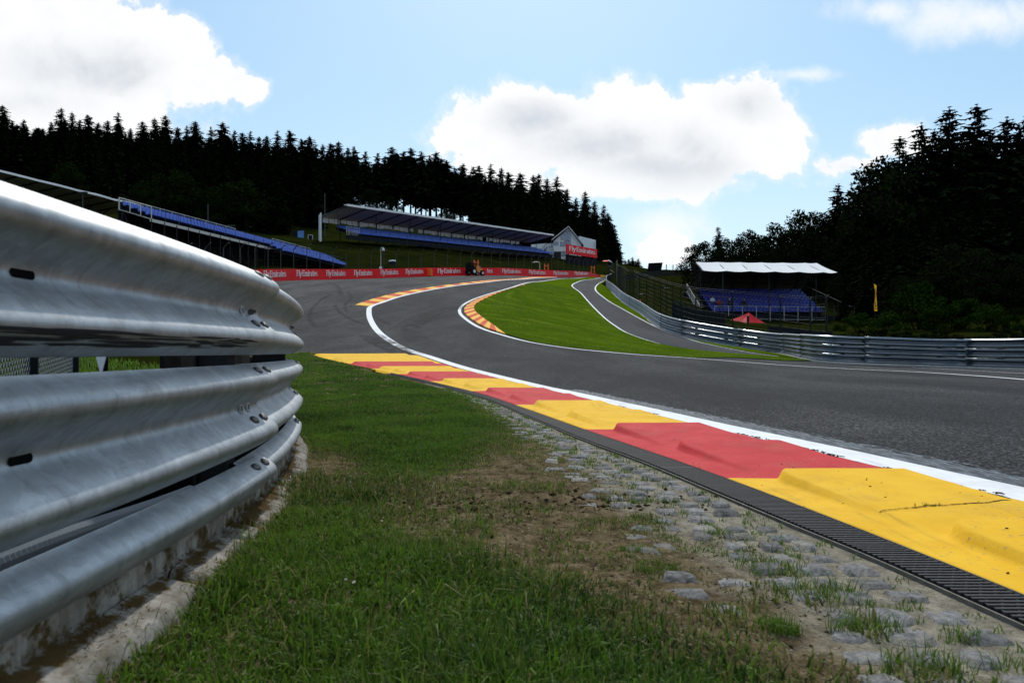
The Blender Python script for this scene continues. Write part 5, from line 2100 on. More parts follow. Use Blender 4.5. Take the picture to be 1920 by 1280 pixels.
# roof: front edge high, back edge low
NB = 15
FZ, BZ_ = 5.45, 4.35
fr0, bk0 = 0.2, 6.6
for i in range(NB):
    u0, u1 = -.2 + (Ls + .2) * i / NB, -.2 + (Ls + .2) * (i + 1) / NB
    b = MB()
    m = 4
    for k in range(m):
        ua, ub = u0 + (u1 - u0) * k / m, u0 + (u1 - u0) * (k + 1) / m
        sag = lambda t: -.10 * math.sin(pi * t)
        ta, tb = k / m, (k + 1) / m
        b.slab(S(ua, fr0 - .6, FZ + sag(ta)), S(ub, fr0 - .6, FZ + sag(tb)), S(ub, bk0, BZ_ + sag(tb)), S(ua, bk0, BZ_ + sag(ta)), .06)
    p = sub(b, 'roof_panel', M['roofgrey'], stand)
    b = MB()
    b.slab(S(u0, fr0 - .63, FZ - .12), S(u1, fr0 - .63, FZ - .12), S(u1, fr0 - .63, FZ + .22), S(u0, fr0 - .63, FZ + .22), .05)
    b.slab(S(u0, fr0 - .63, FZ + .20), S(u1, fr0 - .63, FZ + .20), S(u1, fr0 + .3, FZ + .20), S(u0, fr0 + .3, FZ + .20), .05)
    fc = bpy.data.objects.new('fascia', b.mesh('fascia', M['roofwhite'])); COL.objects.link(fc); fc.parent = p
for i in range(NB + 1):
    u = -.2 + (Ls + .2) * i / NB
    b = MB()
    b.bar(S(u, fr0 - .6, FZ - .10), S(u, bk0, BZ_ - .12), .10, 5)
    b.bar(S(u, 6.3, 0), S(u, 6.3, BZ_), .10, 5)
    if i % 2 == 0:
        b.bar(S(u, 1.9, 1.4), S(u, 1.9, FZ - .4), .07, 5)
    sub(b, 'roof_frame', M['frame'], stand)
# pale back panels between seats and roof
rr = random.Random(4)
for i in range(NB * 3):
    u0 = .4 + (Ls - 5) * i / (NB * 3); u1 = .4 + (Ls - 5) * (i + .90) / (NB * 3)
    if i in (17, 34): continue
    b = MB()
    b.slab(S(u0, 6.45, 3.55 + rr.uniform(-.15, .15)), S(u1, 6.45, 3.55 + rr.uniform(-.15, .15)), S(u1, 6.45, 4.28), S(u0, 6.45, 4.28), .04)
    sub(b, 'back_panel', M['panelwhite'], stand)
b = MB(); b.slab(S(-2.2, 3.6, -.2), S(-.5, 6.2, -.2), S(-.5, 6.2, 4.5), S(-2.2, 3.6, 4.5), .15); sub(b, 'end_wall', M['panelwhite'], stand)
b = MB()
for k in range(9):
    b.bar(S(.3 + .3 * k, .3, .3), S(.3 + .3 * k, .3, 1.6), .03, 5)
railing(b, S, .2, 3, .3, 1.1, 1.0, .6, .03)
sub(b, 'stair_rail', M['rail'], stand)

# open stand in front of it, on scaffolding
A, Bq = P3(284, 411, 60), P3(666, 503, 100)
S = Stand(A, Bq, A.z, Bq.z)
stand2 = empty('open_grandstand', A, label='open grandstand of blue seats on dark scaffolding above the red wall', cat='grandstand')
Ls = S.L
seat_rows(S, stand2, 4, .4, Ls, .50, .78, .30, .5, .12, M['seat'])
seat_rows(S, stand2, 3, Ls * .46, Ls - .5, .50, .78, .30, -1.85, -.78, M['seat'])
b = MB()
b.slab(S(-.1, 0, -.22), S(Ls * .58, 0, -.22), S(Ls * .58, 0, .05), S(-.1, 0, .05), .08)
sub(b, 'front_beam', M['rail'], stand2)
for u in np.arange(0, Ls, 1.6):
    q = S(u, 0.0, 0)
    g = tz(q.x, q.y)
    b = MB(); b.bar((q.x, q.y, g - .2), q, .045, 5); sub(b, 'scaffold_post', M['frame'], stand2)
    q2 = S(u, 3.0, .9)
    b = MB(); b.bar((q2.x, q2.y, g - .2), q2, .045, 5); b.bar((q.x, q.y, g), q2, .03, 4); sub(b, 'scaffold_brace', M['frame'], stand2)
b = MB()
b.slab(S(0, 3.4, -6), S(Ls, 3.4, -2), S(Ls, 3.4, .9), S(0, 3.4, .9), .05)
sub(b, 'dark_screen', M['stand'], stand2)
for i, (u0, u1) in enumerate(((0, 17.0), (24.5, 34.0))):
    b = MB(); railing(b, S, u0, u1, 3.35, .95, 1.1, 1.75 if i == 0 else 1.4, .045); sub(b, 'back_railing', M['rail'], stand2)
b = MB(); railing(b, S, 0, Ls * .97, -.02, .05, .95, 1.75, .022); sub(b, 'front_railing', M['fencegrey'], stand2)
b = MB()
for w in (0, 1.1, 2.2, 3.3): b.bar(S(0, w, .05 + w * .3), S(0, w, 1.1 + w * .3), .045, 5)
b.bar(S(0, 0, 1.1), S(0, 3.3, 2.05), .045, 5); b.bar(S(0, 0, 0), S(0, 3.3, 1.0), .045, 5)
sub(b, 'end_railing', M['rail'], stand2)

# roofed stand at far left, only its roof above the rail
A, Bq = P3(-60, 306, 66), P3(272, 388, 88)
S = Stand(A, Bq, A.z, Bq.z)
stand3 = empty('roofed_grandstand', (A.x, A.y, tz(A.x, A.y)), label='roofed grandstand at far left with thin white wavy roof edge', cat='grandstand')
Ls = S.L
NB = 9
for i in range(NB):
    u0, u1 = Ls * i / NB, Ls * (i + 1) / NB
    wv = lambda u: .10 * math.sin(u * 1.3) * (u / Ls)
    b = MB()
    b.slab(S(u0, 0, -.05), S(u1, 0, -.05), S(u1, 7, -.9), S(u0, 7, -.9), .06)
    p = sub(b, 'roof_panel', M['roofgrey'], stand3)
    b = MB(); b.slab(S(u0, -.04, -.10 + wv(u0)), S(u1, -.04, -.10 + wv(u1)), S(u1, -.04, .12 + wv(u1)), S(u0, -.04, .12 + wv(u0)), .05)
    fc = bpy.data.objects.new('fascia', b.mesh('fascia', M['roofwhite'])); COL.objects.link(fc); fc.parent = p
    q = S(u0, 6.5, 0); g = tz(q.x, q.y)
    b = MB(); b.bar((q.x, q.y, g - .3), (q.x, q.y, q.z - .9), .12, 6); b.bar(S(u0, .1, -.15), S(u0, 6.9, -1.0), .10, 5); b.bar((q.x, q.y, q.z - 2.6), S(u0, 3, -.55), .07, 5)
    sub(b, 'roof_frame', M['frame'], stand3)
b = MB()
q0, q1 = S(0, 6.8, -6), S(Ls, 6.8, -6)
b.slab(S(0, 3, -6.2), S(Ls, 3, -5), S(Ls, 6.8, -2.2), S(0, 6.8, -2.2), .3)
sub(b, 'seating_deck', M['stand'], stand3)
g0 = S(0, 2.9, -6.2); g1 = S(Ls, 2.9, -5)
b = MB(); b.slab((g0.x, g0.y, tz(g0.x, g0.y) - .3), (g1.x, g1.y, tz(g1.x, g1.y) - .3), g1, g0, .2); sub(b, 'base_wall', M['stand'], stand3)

# right-hand stand with tensile roof
A, Bq = P3(1338, 590, 75), P3(1546, 592, 75)
S = Stand(A, Bq, A.z, Bq.z)
stand4 = empty('tensile_roof_grandstand', (A.x, A.y, tz(A.x, A.y)), label='small grandstand under a bright white fabric roof with deep blue seats', cat='grandstand')
Ls = S.L
seat_rows(S, stand4, 9, .2, Ls, .44, .68, .33, .5, .05, M['seatdk'])
b = MB(); b.slab(S(-1.4, .0, -.9), S(Ls + 2, .0, -.9), S(Ls + 2, .0, .02), S(-1.4, .0, .02), .1); sub(b, 'front_wall', M['stand'], stand4)
for i in range(9):
    u = .1 + Ls * i / 8
    b = MB(); b.bar(S(u, -.08, -1.0), S(u, -.08, .95), .035, 6); sub(b, 'railing_post', M['rail'], stand4)
b = MB()
b.bar(S(.1, -.08, .95), S(Ls, -.08, .95), .03, 6); b.bar(S(.1, -.08, -.45), S(Ls, -.08, -.45), .03, 6)
sub(b, 'handrail', M['rail'], stand4)
# stairs on the left flank with mesh-sided rail
b = MB()
for k in range(14):
    b.slab(S(-1.25, .2 + k * .45, -.35 + k * .24), S(-.15, .2 + k * .45, -.35 + k * .24), S(-.15, .42 + k * .45, -.35 + k * .24), S(-1.25, .42 + k * .45, -.35 + k * .24), .05)
sub(b, 'stair_treads', M['rail'], stand4, kind='stuff')
b = MB()
for (za, zb) in ((-.2, 3.1), (.75, 4.0)):
    b.bar(S(-1.35, 0, za), S(-1.35, 6.3, zb), .04, 5)
for k in range(22):
    w = 6.3 * k / 21; z = 3.3 * k / 21
    b.bar(S(-1.35, w, -.2 + z), S(-1.35, w, .75 + z), .022, 4)
sub(b, 'stair_rail', M['rail'], stand4)
b = MB()
b.bar(S(Ls + .1, 6.5, 4.2), S(Ls + 3.1, .2, 1.0), .04, 5)
for k in range(5):
    b.bar(S(Ls + .1 + .75 * k, 6.5 - 1.57 * k, 1.5 - .5 * k), S(Ls + .1 + .75 * k, 6.5 - 1.57 * k, 4.2 - .8 * k), .03, 5)
for x in (1.0, 2.0, 3.2):
    b.bar(S(Ls + x, -.1, -1.0), S(Ls + x, -.1, 1.05), .05, 5)
for z in (1.05, .35): b.bar(S(Ls + 1.0, -.1, z), S(Ls + 3.2, -.1, z), .035, 5)
b.bar(S(Ls - .6, -.3, -2.2), S(Ls + 1.3, -.1, -.7), .10, 5)
sub(b, 'side_rail', M['fencegrey'], stand4)
# roof corner points measured from the picture at their own depths
FL, FR = P3(1319, 507, 73), P3(1570, 510.5, 72)
RL, RR = P3(1305, 491, 76), P3(1531, 493, 76.5)
BL, BR = P3(1296, 540, 82.5), P3(1512, 545, 82.5)
cuts = [0, .174, .353, .535, .717, .90, 1.0]
cr_ = [0, .179, .359, .538, .722, .905, 1.0]
for i in range(6):
    b = MB()
    n1_, n2_ = 8, 6
    def RP(s, v):
        # s along the bay 0..1, v from front edge (0) to ridge (1) to back (2)
        tf, tr = cuts[i] + (cuts[i + 1] - cuts[i]) * s, cr_[i] + (cr_[i + 1] - cr_[i]) * s
        f, r, k = FL.lerp(FR, tf), RL.lerp(RR, tr), BL.lerp(BR, tr)
        if v <= 1:
            p = f.lerp(r, v)
            p.z -= .10 * math.sin(pi * s) * (1 - v) + .05 * math.sin(pi * s) * v + .05 * math.sin(pi * v)
        else:
            t = v - 1
            p = r.lerp(k, t)
            p.z += .9 * math.sin(pi * t * .9) * (1 - t * .4) - .09 * math.sin(pi * s)
        return p
    vs = []
    NV = 12
    for a_ in range(n1_ + 1):
        for c_ in range(NV + 1):
            vs.append(RP(a_ / n1_, 2 * c_ / NV))
    fs = []
    for a_ in range(n1_):
        for c_ in range(NV):
            q = a_ * (NV + 1) + c_
            fs.append((q, q + NV + 1, q + NV + 2, q + 1))
    for part, lo_v, hi_v, mt in (('roof_panel', 0, 6, M['roofwhite']), ('rear_roof_panel', 6, NV, M['roofunder'])):
        b = MB()
        vs2 = [RP(a_ / n1_, 2 * c_ / NV) for a_ in range(n1_ + 1) for c_ in range(lo_v, hi_v + 1)]
        w_ = hi_v - lo_v + 1
        b.add(vs2, [(a_ * w_ + c_, a_ * w_ + c_ + w_, a_ * w_ + c_ + w_ + 1, a_ * w_ + c_ + 1) for a_ in range(n1_) for c_ in range(w_ - 1)])
        sub(b, part, mt, stand4, True)
for i in range(7):
    f, r, k = FL.lerp(FR, cuts[i]), RL.lerp(RR, cr_[i]), BL.lerp(BR, cr_[i])
    b = MB()
    arch = [f.lerp(r, t) - Vector((0, 0, .12)) for t in np.linspace(0, 1, 4)] + [r.lerp(k, t) + Vector((0, 0, .9 * math.sin(pi * t * .9) * (1 - t * .4) - .14)) for t in np.linspace(.2, 1, 6)]
    b.tube(arch, .09, 6)
    m = arch[3]
    b.tube([m - Vector((0, 0, .1)), m + Vector((0, .5, -1.0)), m + Vector((0, 2.0, -2.0)), m + Vector((0, 5, -2.9))], .07, 6)
    if i in (1, 3, 5) or i == 0:
        q = f.lerp(r, .4)
        b.bar((q.x, q.y, A.z - 1.0), (q.x, q.y, q.z - .1), .055, 6)
    sub(b, 'roof_frame', M['fencegrey'] if i in (1,) else M['frame'], stand4)
b = MB()
for t in (.3, .55, .8):
    b.bar(RL.lerp(BL, t) + Vector((0, 0, .2)), RR.lerp(BR, t) + Vector((0, 0, .2)), .06, 5)
for k in range(4):
    p_ = RL.lerp(BL, .2 + k * .25)
    b.bar(FL.lerp(RL, .3) - Vector((0, 0, .2 + .3 * k)), p_ - Vector((0, 0, .5)), .04, 4)
sub(b, 'roof_purlins', M['frame'], stand4)
b = MB(); b.slab(S(-1.5, 7.0, -2), S(Ls + 1, 7.0, -2), S(Ls + 1, 7.2, 3.0), S(-1.5, 7.2, 3.0), .1); sub(b, 'back_wall', M['stand'], stand4)

# ------------------------------------------------------------------ seated spectators
def skin_body(name, verts, edges, radii, mats, zsplit, sub_lv=1):
    me = bpy.data.meshes.new(name)
    me.from_pydata([Vector(v) for v in verts], edges, [])
    o = bpy.data.objects.new(name, me)
    COL.objects.link(o)
    o.modifiers.new('s', 'SKIN')
    for i, r in enumerate(radii):
        me.skin_vertices[0].data[i].radius = (r, r)
    me.skin_vertices[0].data[0].use_root = True
    ss = o.modifiers.new('u', 'SUBSURF'); ss.levels = sub_lv
    dg = bpy.context.evaluated_depsgraph_get()
    out = bpy.data.meshes.new_from_object(o.evaluated_get(dg))
    bpy.data.objects.remove(o)
    out.materials.clear()
    for m in mats: out.materials.append(m)
    for p in out.polygons:
        p.material_index = zsplit(p.center)
        p.use_smooth = True
    out.name = name
    return out

SV = [(0, 0, .46), (0, .02, .66), (0, .03, .86), (0, .02, .99), (0, -.01, 1.06), (0, -.02, 1.16), (0, -.02, 1.24),
      (.10, -.02, .46), (.12, -.42, .47), (.12, -.45, .22), (.12, -.44, .05), (.12, -.58, .04),
      (-.10, -.02, .46), (-.12, -.42, .47), (-.12, -.45, .22), (-.12, -.44, .05), (-.12, -.58, .04),
      (.18, .02, .92), (.24, -.03, .68), (.18, -.26, .56), (.14, -.36, .54),
      (-.18, .02, .92), (-.24, -.03, .68), (-.18, -.26, .56), (-.14, -.36, .54)]
SE_ = [(0, 1), (1, 2), (2, 3), (3, 4), (4, 5), (5, 6), (0, 7), (7, 8), (8, 9), (9, 10), (10, 11), (0, 12), (12, 13), (13, 14), (14, 15), (15, 16), (2, 17), (17, 18), (18, 19), (19, 20), (2, 21), (21, 22), (22, 23), (23, 24)]
SR_ = [.15, .135, .15, .06, .055, .10, .07, .10, .075, .055, .045, .04, .10, .075, .055, .045, .04, .075, .05, .04, .04, .075, .05, .04, .04]
for (px, py, row, cloth, hairm, lab) in [(1336, 572, 3, 'clothwhite', 'hair', 'person in white top seated beside the stairs of the white-roofed stand'),
                                 (1348.5, 573, 2, 'clothred', 'hair', 'person in dark red top seated among the deep blue seats'),
                                 (1368, 572, 2, 'clothdark', 'clothtan', 'person with fair hair and dark top seated among the blue seats'),
                                 (1395, 576, 2, 'clothdark', 'hair', 'person in dark clothes with dark hair seated near the front railing')]:
    me = skin_body('person', SV, SE_, SR_, [M[cloth], M['skin'], M['clothdark']], lambda c: 1 if c.z > 1.03 else (2 if c.z < .56 else 0))
    w = .5 + row * .68
    u = ((px - 960) / F * (75 + w) - A.x) / S.e.x
    q = S(u, w - .02, .05 + row * .33 - .0)
    o = link_mesh('person', me, label=lab, cat='person')
    o.location = q
    b = MB()
    vs, fs = [], []
    for i, (r, z) in enumerate([(.098, 1.13), (.108, 1.19), (.095, 1.25), (.05, 1.285)]):
        vs += [(r * math.cos(t), .0 + r * math.sin(t), z) for t in np.linspace(0, 2 * pi, 11)[:-1]]
    for i in range(3):
        fs += [(i * 10 + j, i * 10 + (j + 1) % 10, i * 10 + 10 + (j + 1) % 10, i * 10 + 10 + j) for j in range(10)]
    fs.append(tuple(range(30, 40)))
    b.add(vs, fs)
    b.build('hair', M[hairm], o, True)

# ------------------------------------------------------------------ gabled house, billboard, marshal hut
def house():
    Z = 172
    def hp(px, py, dz=0.0): return P3(px, py, Z + dz)
    g = P3(1064, 488, Z)
    root = empty('gabled_house', g, label='white gabled house with tall windows beside the covered stand', cat='house')
    zb = g.z - 1.0
    wl_, wr_ = hp(1038, 460), hp(1090, 460)
    el, ap, er = hp(1034, 450.5), hp(1065.5, 425.5), hp(1094.5, 460.5)
    # facade polygon with openings left as inset windows
    b = MB()
    D = 8.0
    wl2 = Vector((wl_.x, Z, el.z - .25)); wr2 = Vector((wr_.x, Z, er.z + .75))
    apx = Vector((ap.x, Z, ap.z - .3))
    fpts = [Vector((wl_.x, Z, zb)), Vector((wr_.x, Z, zb)), wr2, apx, wl2]
    bpts = [p + Vector((0, D, 0)) for p in fpts]
    b.add(fpts + bpts, [(0, 1, 2, 3, 4), (9, 8, 7, 6, 5)] + [((i + 1) % 5, i, i + 5, (i + 1) % 5 + 5) for i in range(5)])
    sub(b, 'wall', M['wallwhite'], root)
    for (a, c) in ((el, ap), (er, ap)):
        b = MB()
        ov = Vector((0, -.7, 0))
        q = [a + ov, c + ov, c + Vector((0, D + .5, 0)), a + Vector((0, D + .5, 0))]
        if a is er: q = [q[1], q[0], q[3], q[2]]
        b.slab(*q, .18)
        r = sub(b, 'roof', M['wood'], root)
        b = MB(); b.bar(a + ov * 1.05, c + ov * 1.05, .12, 4); ff = bpy.data.objects.new('barge_board', b.mesh('barge_board', M['wallwhite'])); COL.objects.link(ff); ff.parent = r
    def win(x0, y0, x1, y1, x2=None, split=1, yr=None):
        for k in range(split):
            xa, xb = x0 + (x1 - x0) * k / split, x0 + (x1 - x0) * (k + .88) / split
            ya = y0 if yr is None else y0 + (yr - y0) * k / split
            yb = y0 if yr is None else y0 + (yr - y0) * (k + 1) / split
            a, c = P3(xa, y1, Z - .05), P3(xb, y1, Z - .05)
            d, e = P3(xb, yb, Z - .05), P3(xa, ya, Z - .05)
            b = MB(); b.slab(a, c, d, e, .08)
            f = sub(b, 'window', M['frame'], root)
            m = (a + c + d + e) / 4
            sh = [p.lerp(m, .10) + Vector((0, -.03, 0)) for p in (a, c, d, e)]
            b = MB(); b.slab(*sh, .02)
            pn = bpy.data.objects.new('pane', b.mesh('pane', M['glass'])); COL.objects.link(pn); pn.parent = f
    win(1051, 440, 1057.5, 449.5, split=1, yr=436)
    win(1058, 435, 1070.5, 452, split=2, yr=432)
    win(1034.5 + 4, 453, 1047.5, 460, split=3)
    win(1050, 453, 1071, 462, split=5)
    b = MB()
    b.slab(P3(1038.5, 488, Z - .1), P3(1052, 488, Z - .1), P3(1052, 471.5, Z - .1), P3(1038.5, 471.5, Z - .1), .05)
    sub(b, 'door', M['frame'], root)
    for k in range(3):
        b = MB(); x = 1053 + k * 5
        b.slab(P3(x, 480, Z - .1), P3(x + 4.4, 480, Z - .1), P3(x + 4.4, 471, Z - .1), P3(x, 471, Z - .1), .05); f = sub(b, 'window', M['frame'], root)
        b = MB(); b.slab(P3(x + .5, 479.4, Z - .16), P3(x + 3.9, 479.4, Z - .16), P3(x + 3.9, 471.8, Z - .16), P3(x + .5, 471.8, Z - .16), .02); pn = bpy.data.objects.new('pane', b.mesh('pane', M['glass'])); COL.objects.link(pn); pn.parent = f
    # low white wing with the outside stair
    b = MB()
    b.slab(P3(996, 484, Z + 2), P3(1037.5, 487, Z + 2), P3(1037.5, 455, Z + 2), P3(996, 458.5, Z + 2), 3.0)
    sub(b, 'side_wing', M['wallwhite'], root)
    b = MB()
    for k in range(8):
        t = k / 7
        q = P3(1013 + 11 * t, 479 - 13 * t, Z - .6)
        b.box(q, (.5, .7, .07))
    for o_ in (0, 1.0):
        b.bar(P3(1012, 478, Z - .9) + Vector((0, 0, o_)), P3(1025, 464, Z - .9) + Vector((0, 0, o_)), .06, 5)
        b.bar(P3(1025, 464, Z - .9) + Vector((0, 0, o_)), P3(1036, 463, Z - .9) + Vector((0, 0, o_)), .06, 5)
    for k in range(6):
        q = P3(1012 + 4.4 * k, 478 - min(14, 5 * k), Z - .9)
        b.bar(q - Vector((0, 0, .1)), q + Vector((0, 0, 1.0)), .04, 5)
    sub(b, 'outside_stair', M['frame'], root)

house()

# tall white screen beside the house
q = P3(1101, 470, 180)
root = empty('white_screen', (q.x, q.y, tz(q.x, q.y)), label='tall plain white screen standing right of the gabled house', cat='screen')
b = MB(); b.slab(P3(1083, 472, 180), P3(1117, 476, 181), P3(1117, 450, 181), P3(1085.5, 442.5, 180), .2); sub(b, 'panel', M['panelwhite'], root)
b = MB()
for x in (1086, 1115): b.bar(P3(x, 500, 180.4), P3(x, 452, 180.4), .12, 6)
sub(b, 'frame', M['rail'], root)

# big red billboard
a, c, d, e = P3(1062, 475.2, 157), P3(1120, 483.8, 166), P3(1119.5, 467.5, 166), P3(1061.5, 457.2, 157)
root = empty('billboard', (a.x, a.y, tz(a.x, a.y)), label='large red billboard reading Fly Emirates on dark legs before the house', cat='billboard')
b = MB(); b.slab(a, c, d, e, .15); pnl = sub(b, 'panel', M['banner'], root)
ex, ez = (c - a), (e - a)
ny = ex.cross(ez).normalized()
lm = LET.copy()
org = a + ex * .085 + ez * .36 + ny * .05
Mx = Matrix((ex * (.84 / LETW), ez * .47, ny)).transposed().to_4x4(); Mx.translation = org
lm.transform(Mx)
lo_ = bpy.data.objects.new('lettering', lm); COL.objects.link(lo_); lo_.parent = pnl
b = MB()
for t in (.08, .36, .64, .92):
    p = a.lerp(c, t) + Vector((0, .4, 0)); b.bar((p.x, p.y, tz(p.x, p.y) - .3), p + ez * .9, .12, 6)
sub(b, 'leg_frame', M['frame'], root)
b = MB(); p0, p1 = a + Vector((0, 1.2, 0)), c + Vector((0, 1.2, 0))
b.slab((p0.x, p0.y, tz(p0.x, p0.y) - .4), (p1.x, p1.y, tz(p1.x, p1.y) - .4), p1, p0, .1); sub(b, 'dark_hoarding', M['stand'], root)

# marshal hut on legs
q = P3(1143, 503.5, 150)
root = empty('marshal_hut', (q.x, q.y, float(H(q.x, q.y))), label='small marshal hut on legs with red awning by the track crest', cat='hut')
b = MB(); b.box(P3(1143.5, 497, 150), (1.05, 1.2, 1.35)); sub(b, 'cabin', M['fencegrey'], root)
b = MB(); b.box(P3(1143.5, 494.6, 149.3), (.62, .06, .42)); sub(b, 'window', M['black'], root)
b = MB(); b.slab(P3(1130, 489.8, 149), P3(1141, 489.4, 149), P3(1142, 488.0, 151), P3(1131, 488.4, 151), .10); sub(b, 'awning', M['banner'], root)
b = MB(); b.slab(P3(1141, 487.8, 149), P3(1147.2, 491.6, 149), P3(1147.2, 490.8, 151.2), P3(1141, 486.8, 151.2), .08); sub(b, 'roof', M['panelwhite'], root)
b = MB()
for x in (1139.5, 1147):
    p = P3(x, 503, 150); b.bar((p.x, p.y, float(H(p.x, p.y)) - .3), p, .07, 6)
b.bar(P3(1131, 489, 149.5), P3(1131, 503, 149.5), .05, 5)
sub(b, 'leg_frame', M['frame'], root)
b = MB(); b.bar(P3(1144, 505, 149), P3(1151, 511, 148), .05, 5); sub(b, 'ladder', M['rail'], root)

# blue picture board and white framed sign on the bank at left
q = P3(563, 452, 128)
root = empty('picture_board', (q.x, q.y, tz(q.x, q.y)), label='dark board with blue picture standing under the forest edge', cat='sign board')
b = MB(); b.slab(P3(548, 450, 128), P3(571, 448, 128), P3(571, 431, 128), P3(548, 433, 128), .15); p = sub(b, 'panel', M['stand'], root)
b = MB(); b.slab(P3(558, 446.5, 127.8), P3(570, 446, 127.8), P3(570, 432.5, 127.8), P3(558, 433, 127.8), .03); pc = bpy.data.objects.new('picture', b.mesh('picture', M['bluepic'])); COL.objects.link(pc); pc.parent = p
b = MB(); b.bar((q.x - .6, q.y, tz(q.x, q.y) - .3), P3(552, 449, 128.1), .08); b.bar((q.x + .6, q.y, tz(q.x, q.y) - .3), P3(568, 449, 128.1), .08); sub(b, 'leg_frame', M['frame'], root)
q = P3(581.5, 456, 124)
root = empty('framed_sign', (q.x, q.y, tz(q.x, q.y)), label='dark sign in a white frame standing on the grass bank', cat='sign board')
b = MB(); b.slab(P3(578, 455, 124), P3(586, 455, 124), P3(586, 441, 124), P3(578, 441, 124), .08); sub(b, 'panel', M['stand'], root)
b = MB()
cs = [P3(577.8, 455, 123.9), P3(586.3, 455, 123.9), P3(586.3, 440.6, 123.9), P3(577.8, 440.6, 123.9)]
for i in range(4): b.bar(cs[i], cs[(i + 1) % 4], .06, 4)
for i in (0, 1): b.bar(cs[i], (cs[i].x, cs[i].y, tz(cs[i].x, cs[i].y) - .3), .06, 4)
sub(b, 'frame', M['rail'], root)

# ------------------------------------------------------------------ long steel barrier on the right
_g = resample(GB, .25)
_gs = np.concatenate([[0], np.cumsum(np.linalg.norm(np.diff(_g, axis=0), axis=1))])


def g_course(s):
    p = np.array([np.interp(s, _gs, _g[:, k]) for k in (0, 1)])
    q = np.array([np.interp(s + .3, _gs, _g[:, k]) for k in (0, 1)])
    q0 = np.array([np.interp(s - .3, _gs, _g[:, k]) for k in (0, 1)])
    t = Vector((*(q - q0), 0)).normalized()
    return Vector((*p, 0)), t, Vector((-t.y, t.x, 0))          # outward = left of course = towards the track


GTOT = _gs[-1]
bar_ = empty('steel_barrier', (_g[0][0], _g[0][1], float(H(*_g[0]))), label='long weathered steel barrier of stacked W-beams along the side lane', cat='guardrail')
COARSE = chaikin(WP, 1)
sec = 4.0
n = int(GTOT / sec)
HT = lambda s: float(np.interp(s, [0, 8, 16, 26, 40, 55, 80, GTOT], [1.12, 1.10, 1.05, 1.0, .96, .95, .95, .95]))
for i in range(n + 1):
    s0, s1 = i * sec, min(GTOT - .4, i * sec + sec + .15)
    if s1 - s0 < .5: continue
    for k in range(3):
        hs = HT(s0) / 3 / .312 * .93
        me = wbeam_mesh(g_course, s0, s1, 10, .06 + HT(s0) / 3 * k, -.005 * (i % 2), .006, lambda x, y: float(H(x, y)), COARSE, M['steel_far'], .05, hs)
        sub(me, 'rail_beam', None, bar_)
for i in range(int(GTOT / 2)):
    p, t, o = g_course(i * 2.0 + 1)
    z = float(H(p.x, p.y))
    b = MB(); q = p - o * .14; b.box((q.x, q.y, z + HT(i * 2) * .5), (.14, .12, HT(i * 2) * 1.0), math.atan2(t.y, t.x)); sub(b, 'post', M['frame'], bar_)
# low concrete plinth under the near part of the barrier
b = MB()
pv = None
for s in np.linspace(0, min(62, GTOT), 120):
    p, t, o = g_course(float(s)); z = float(H(p.x, p.y))
    q = [p + o * .16 + Vector((0, 0, z + .0)), p + o * .16 + Vector((0, 0, z + .07 + .02 * float(fbm(s, 2.2, 1.3)))), p - o * .2 + Vector((0, 0, z + .09))]
    if pv:
        b.quad(pv[0], q[0], q[1], pv[1]); b.quad(pv[1], q[1], q[2], pv[2])
    pv = q
o = b.build('concrete_plinth', M['plinth'], None, label='low pale concrete plinth under the long steel barrier', cat='kerb', kind='structure')

# debris fence behind it
fl = offset2(resample(GB[int(np.argmax(GB[:, 1] > R(1500, 672)[1] + .5)):-4], .5), -1.3)
debris_fence('debris_fence', fl, lambda x, y: tz(x, y) - .1, 2.8, 3.0, 'dark green debris fence on thick posts behind the long steel barrier', M['fencegreen'], 9, .12, 1.0, .04, 1.0)
# dark green windbreak sheets on the fence
def sheet(px0, px1, yb0, yb1, yt0, yt1, Z0, Z1, label, mat='fencegreen'):
    a, c, d, e = P3(px0, yb0, Z0), P3(px1, yb1, Z1), P3(px1, yt1, Z1), P3(px0, yt0, Z0)
    b = MB(); b.slab(a, c, d, e, .03)
    root = empty('windbreak_sheet', ((a.x + c.x) / 2, (a.y + c.y) / 2, a.z), label=label, cat='windbreak')
    sub(b, 'sheet', M[mat], root)
    b = MB()
    for t in np.linspace(0, 1, 6): b.bar(a.lerp(c, t) - Vector((0, 0, .5)), e.lerp(d, t) + Vector((0, 0, .15)), .04, 5)
    sub(b, 'post', M['frame'], root)

sheet(1262, 1325, 606, 628, 565, 584, 50, 47, 'dark green windbreak sheet left of the stairs of the white-roofed stand')
sheet(1325, 1360, 628, 631, 586, 588, 46, 45, 'dark green windbreak sheet beside the red tent')
sheet(1440, 1560, 634, 640, 612, 622, 44, 42, 'dark low sheet behind the barrier right of the red tent', 'stand')

# orange marker box above the barrier
q = P3(1199, 565.5, 60)
root = empty('marker_box', q, label='small bright orange box fixed above the long steel barrier', cat='box')
b = MB(); b.box(q + Vector((0, 0, .05)), (.22, .15, .24)); sub(b, 'box', M['orangeplastic'], root)
b = MB(); b.bar((q.x, q.y + .1, float(H(q.x, q.y))), q + Vector((0, .1, 0)), .03); sub(b, 'post', M['frame'], root)

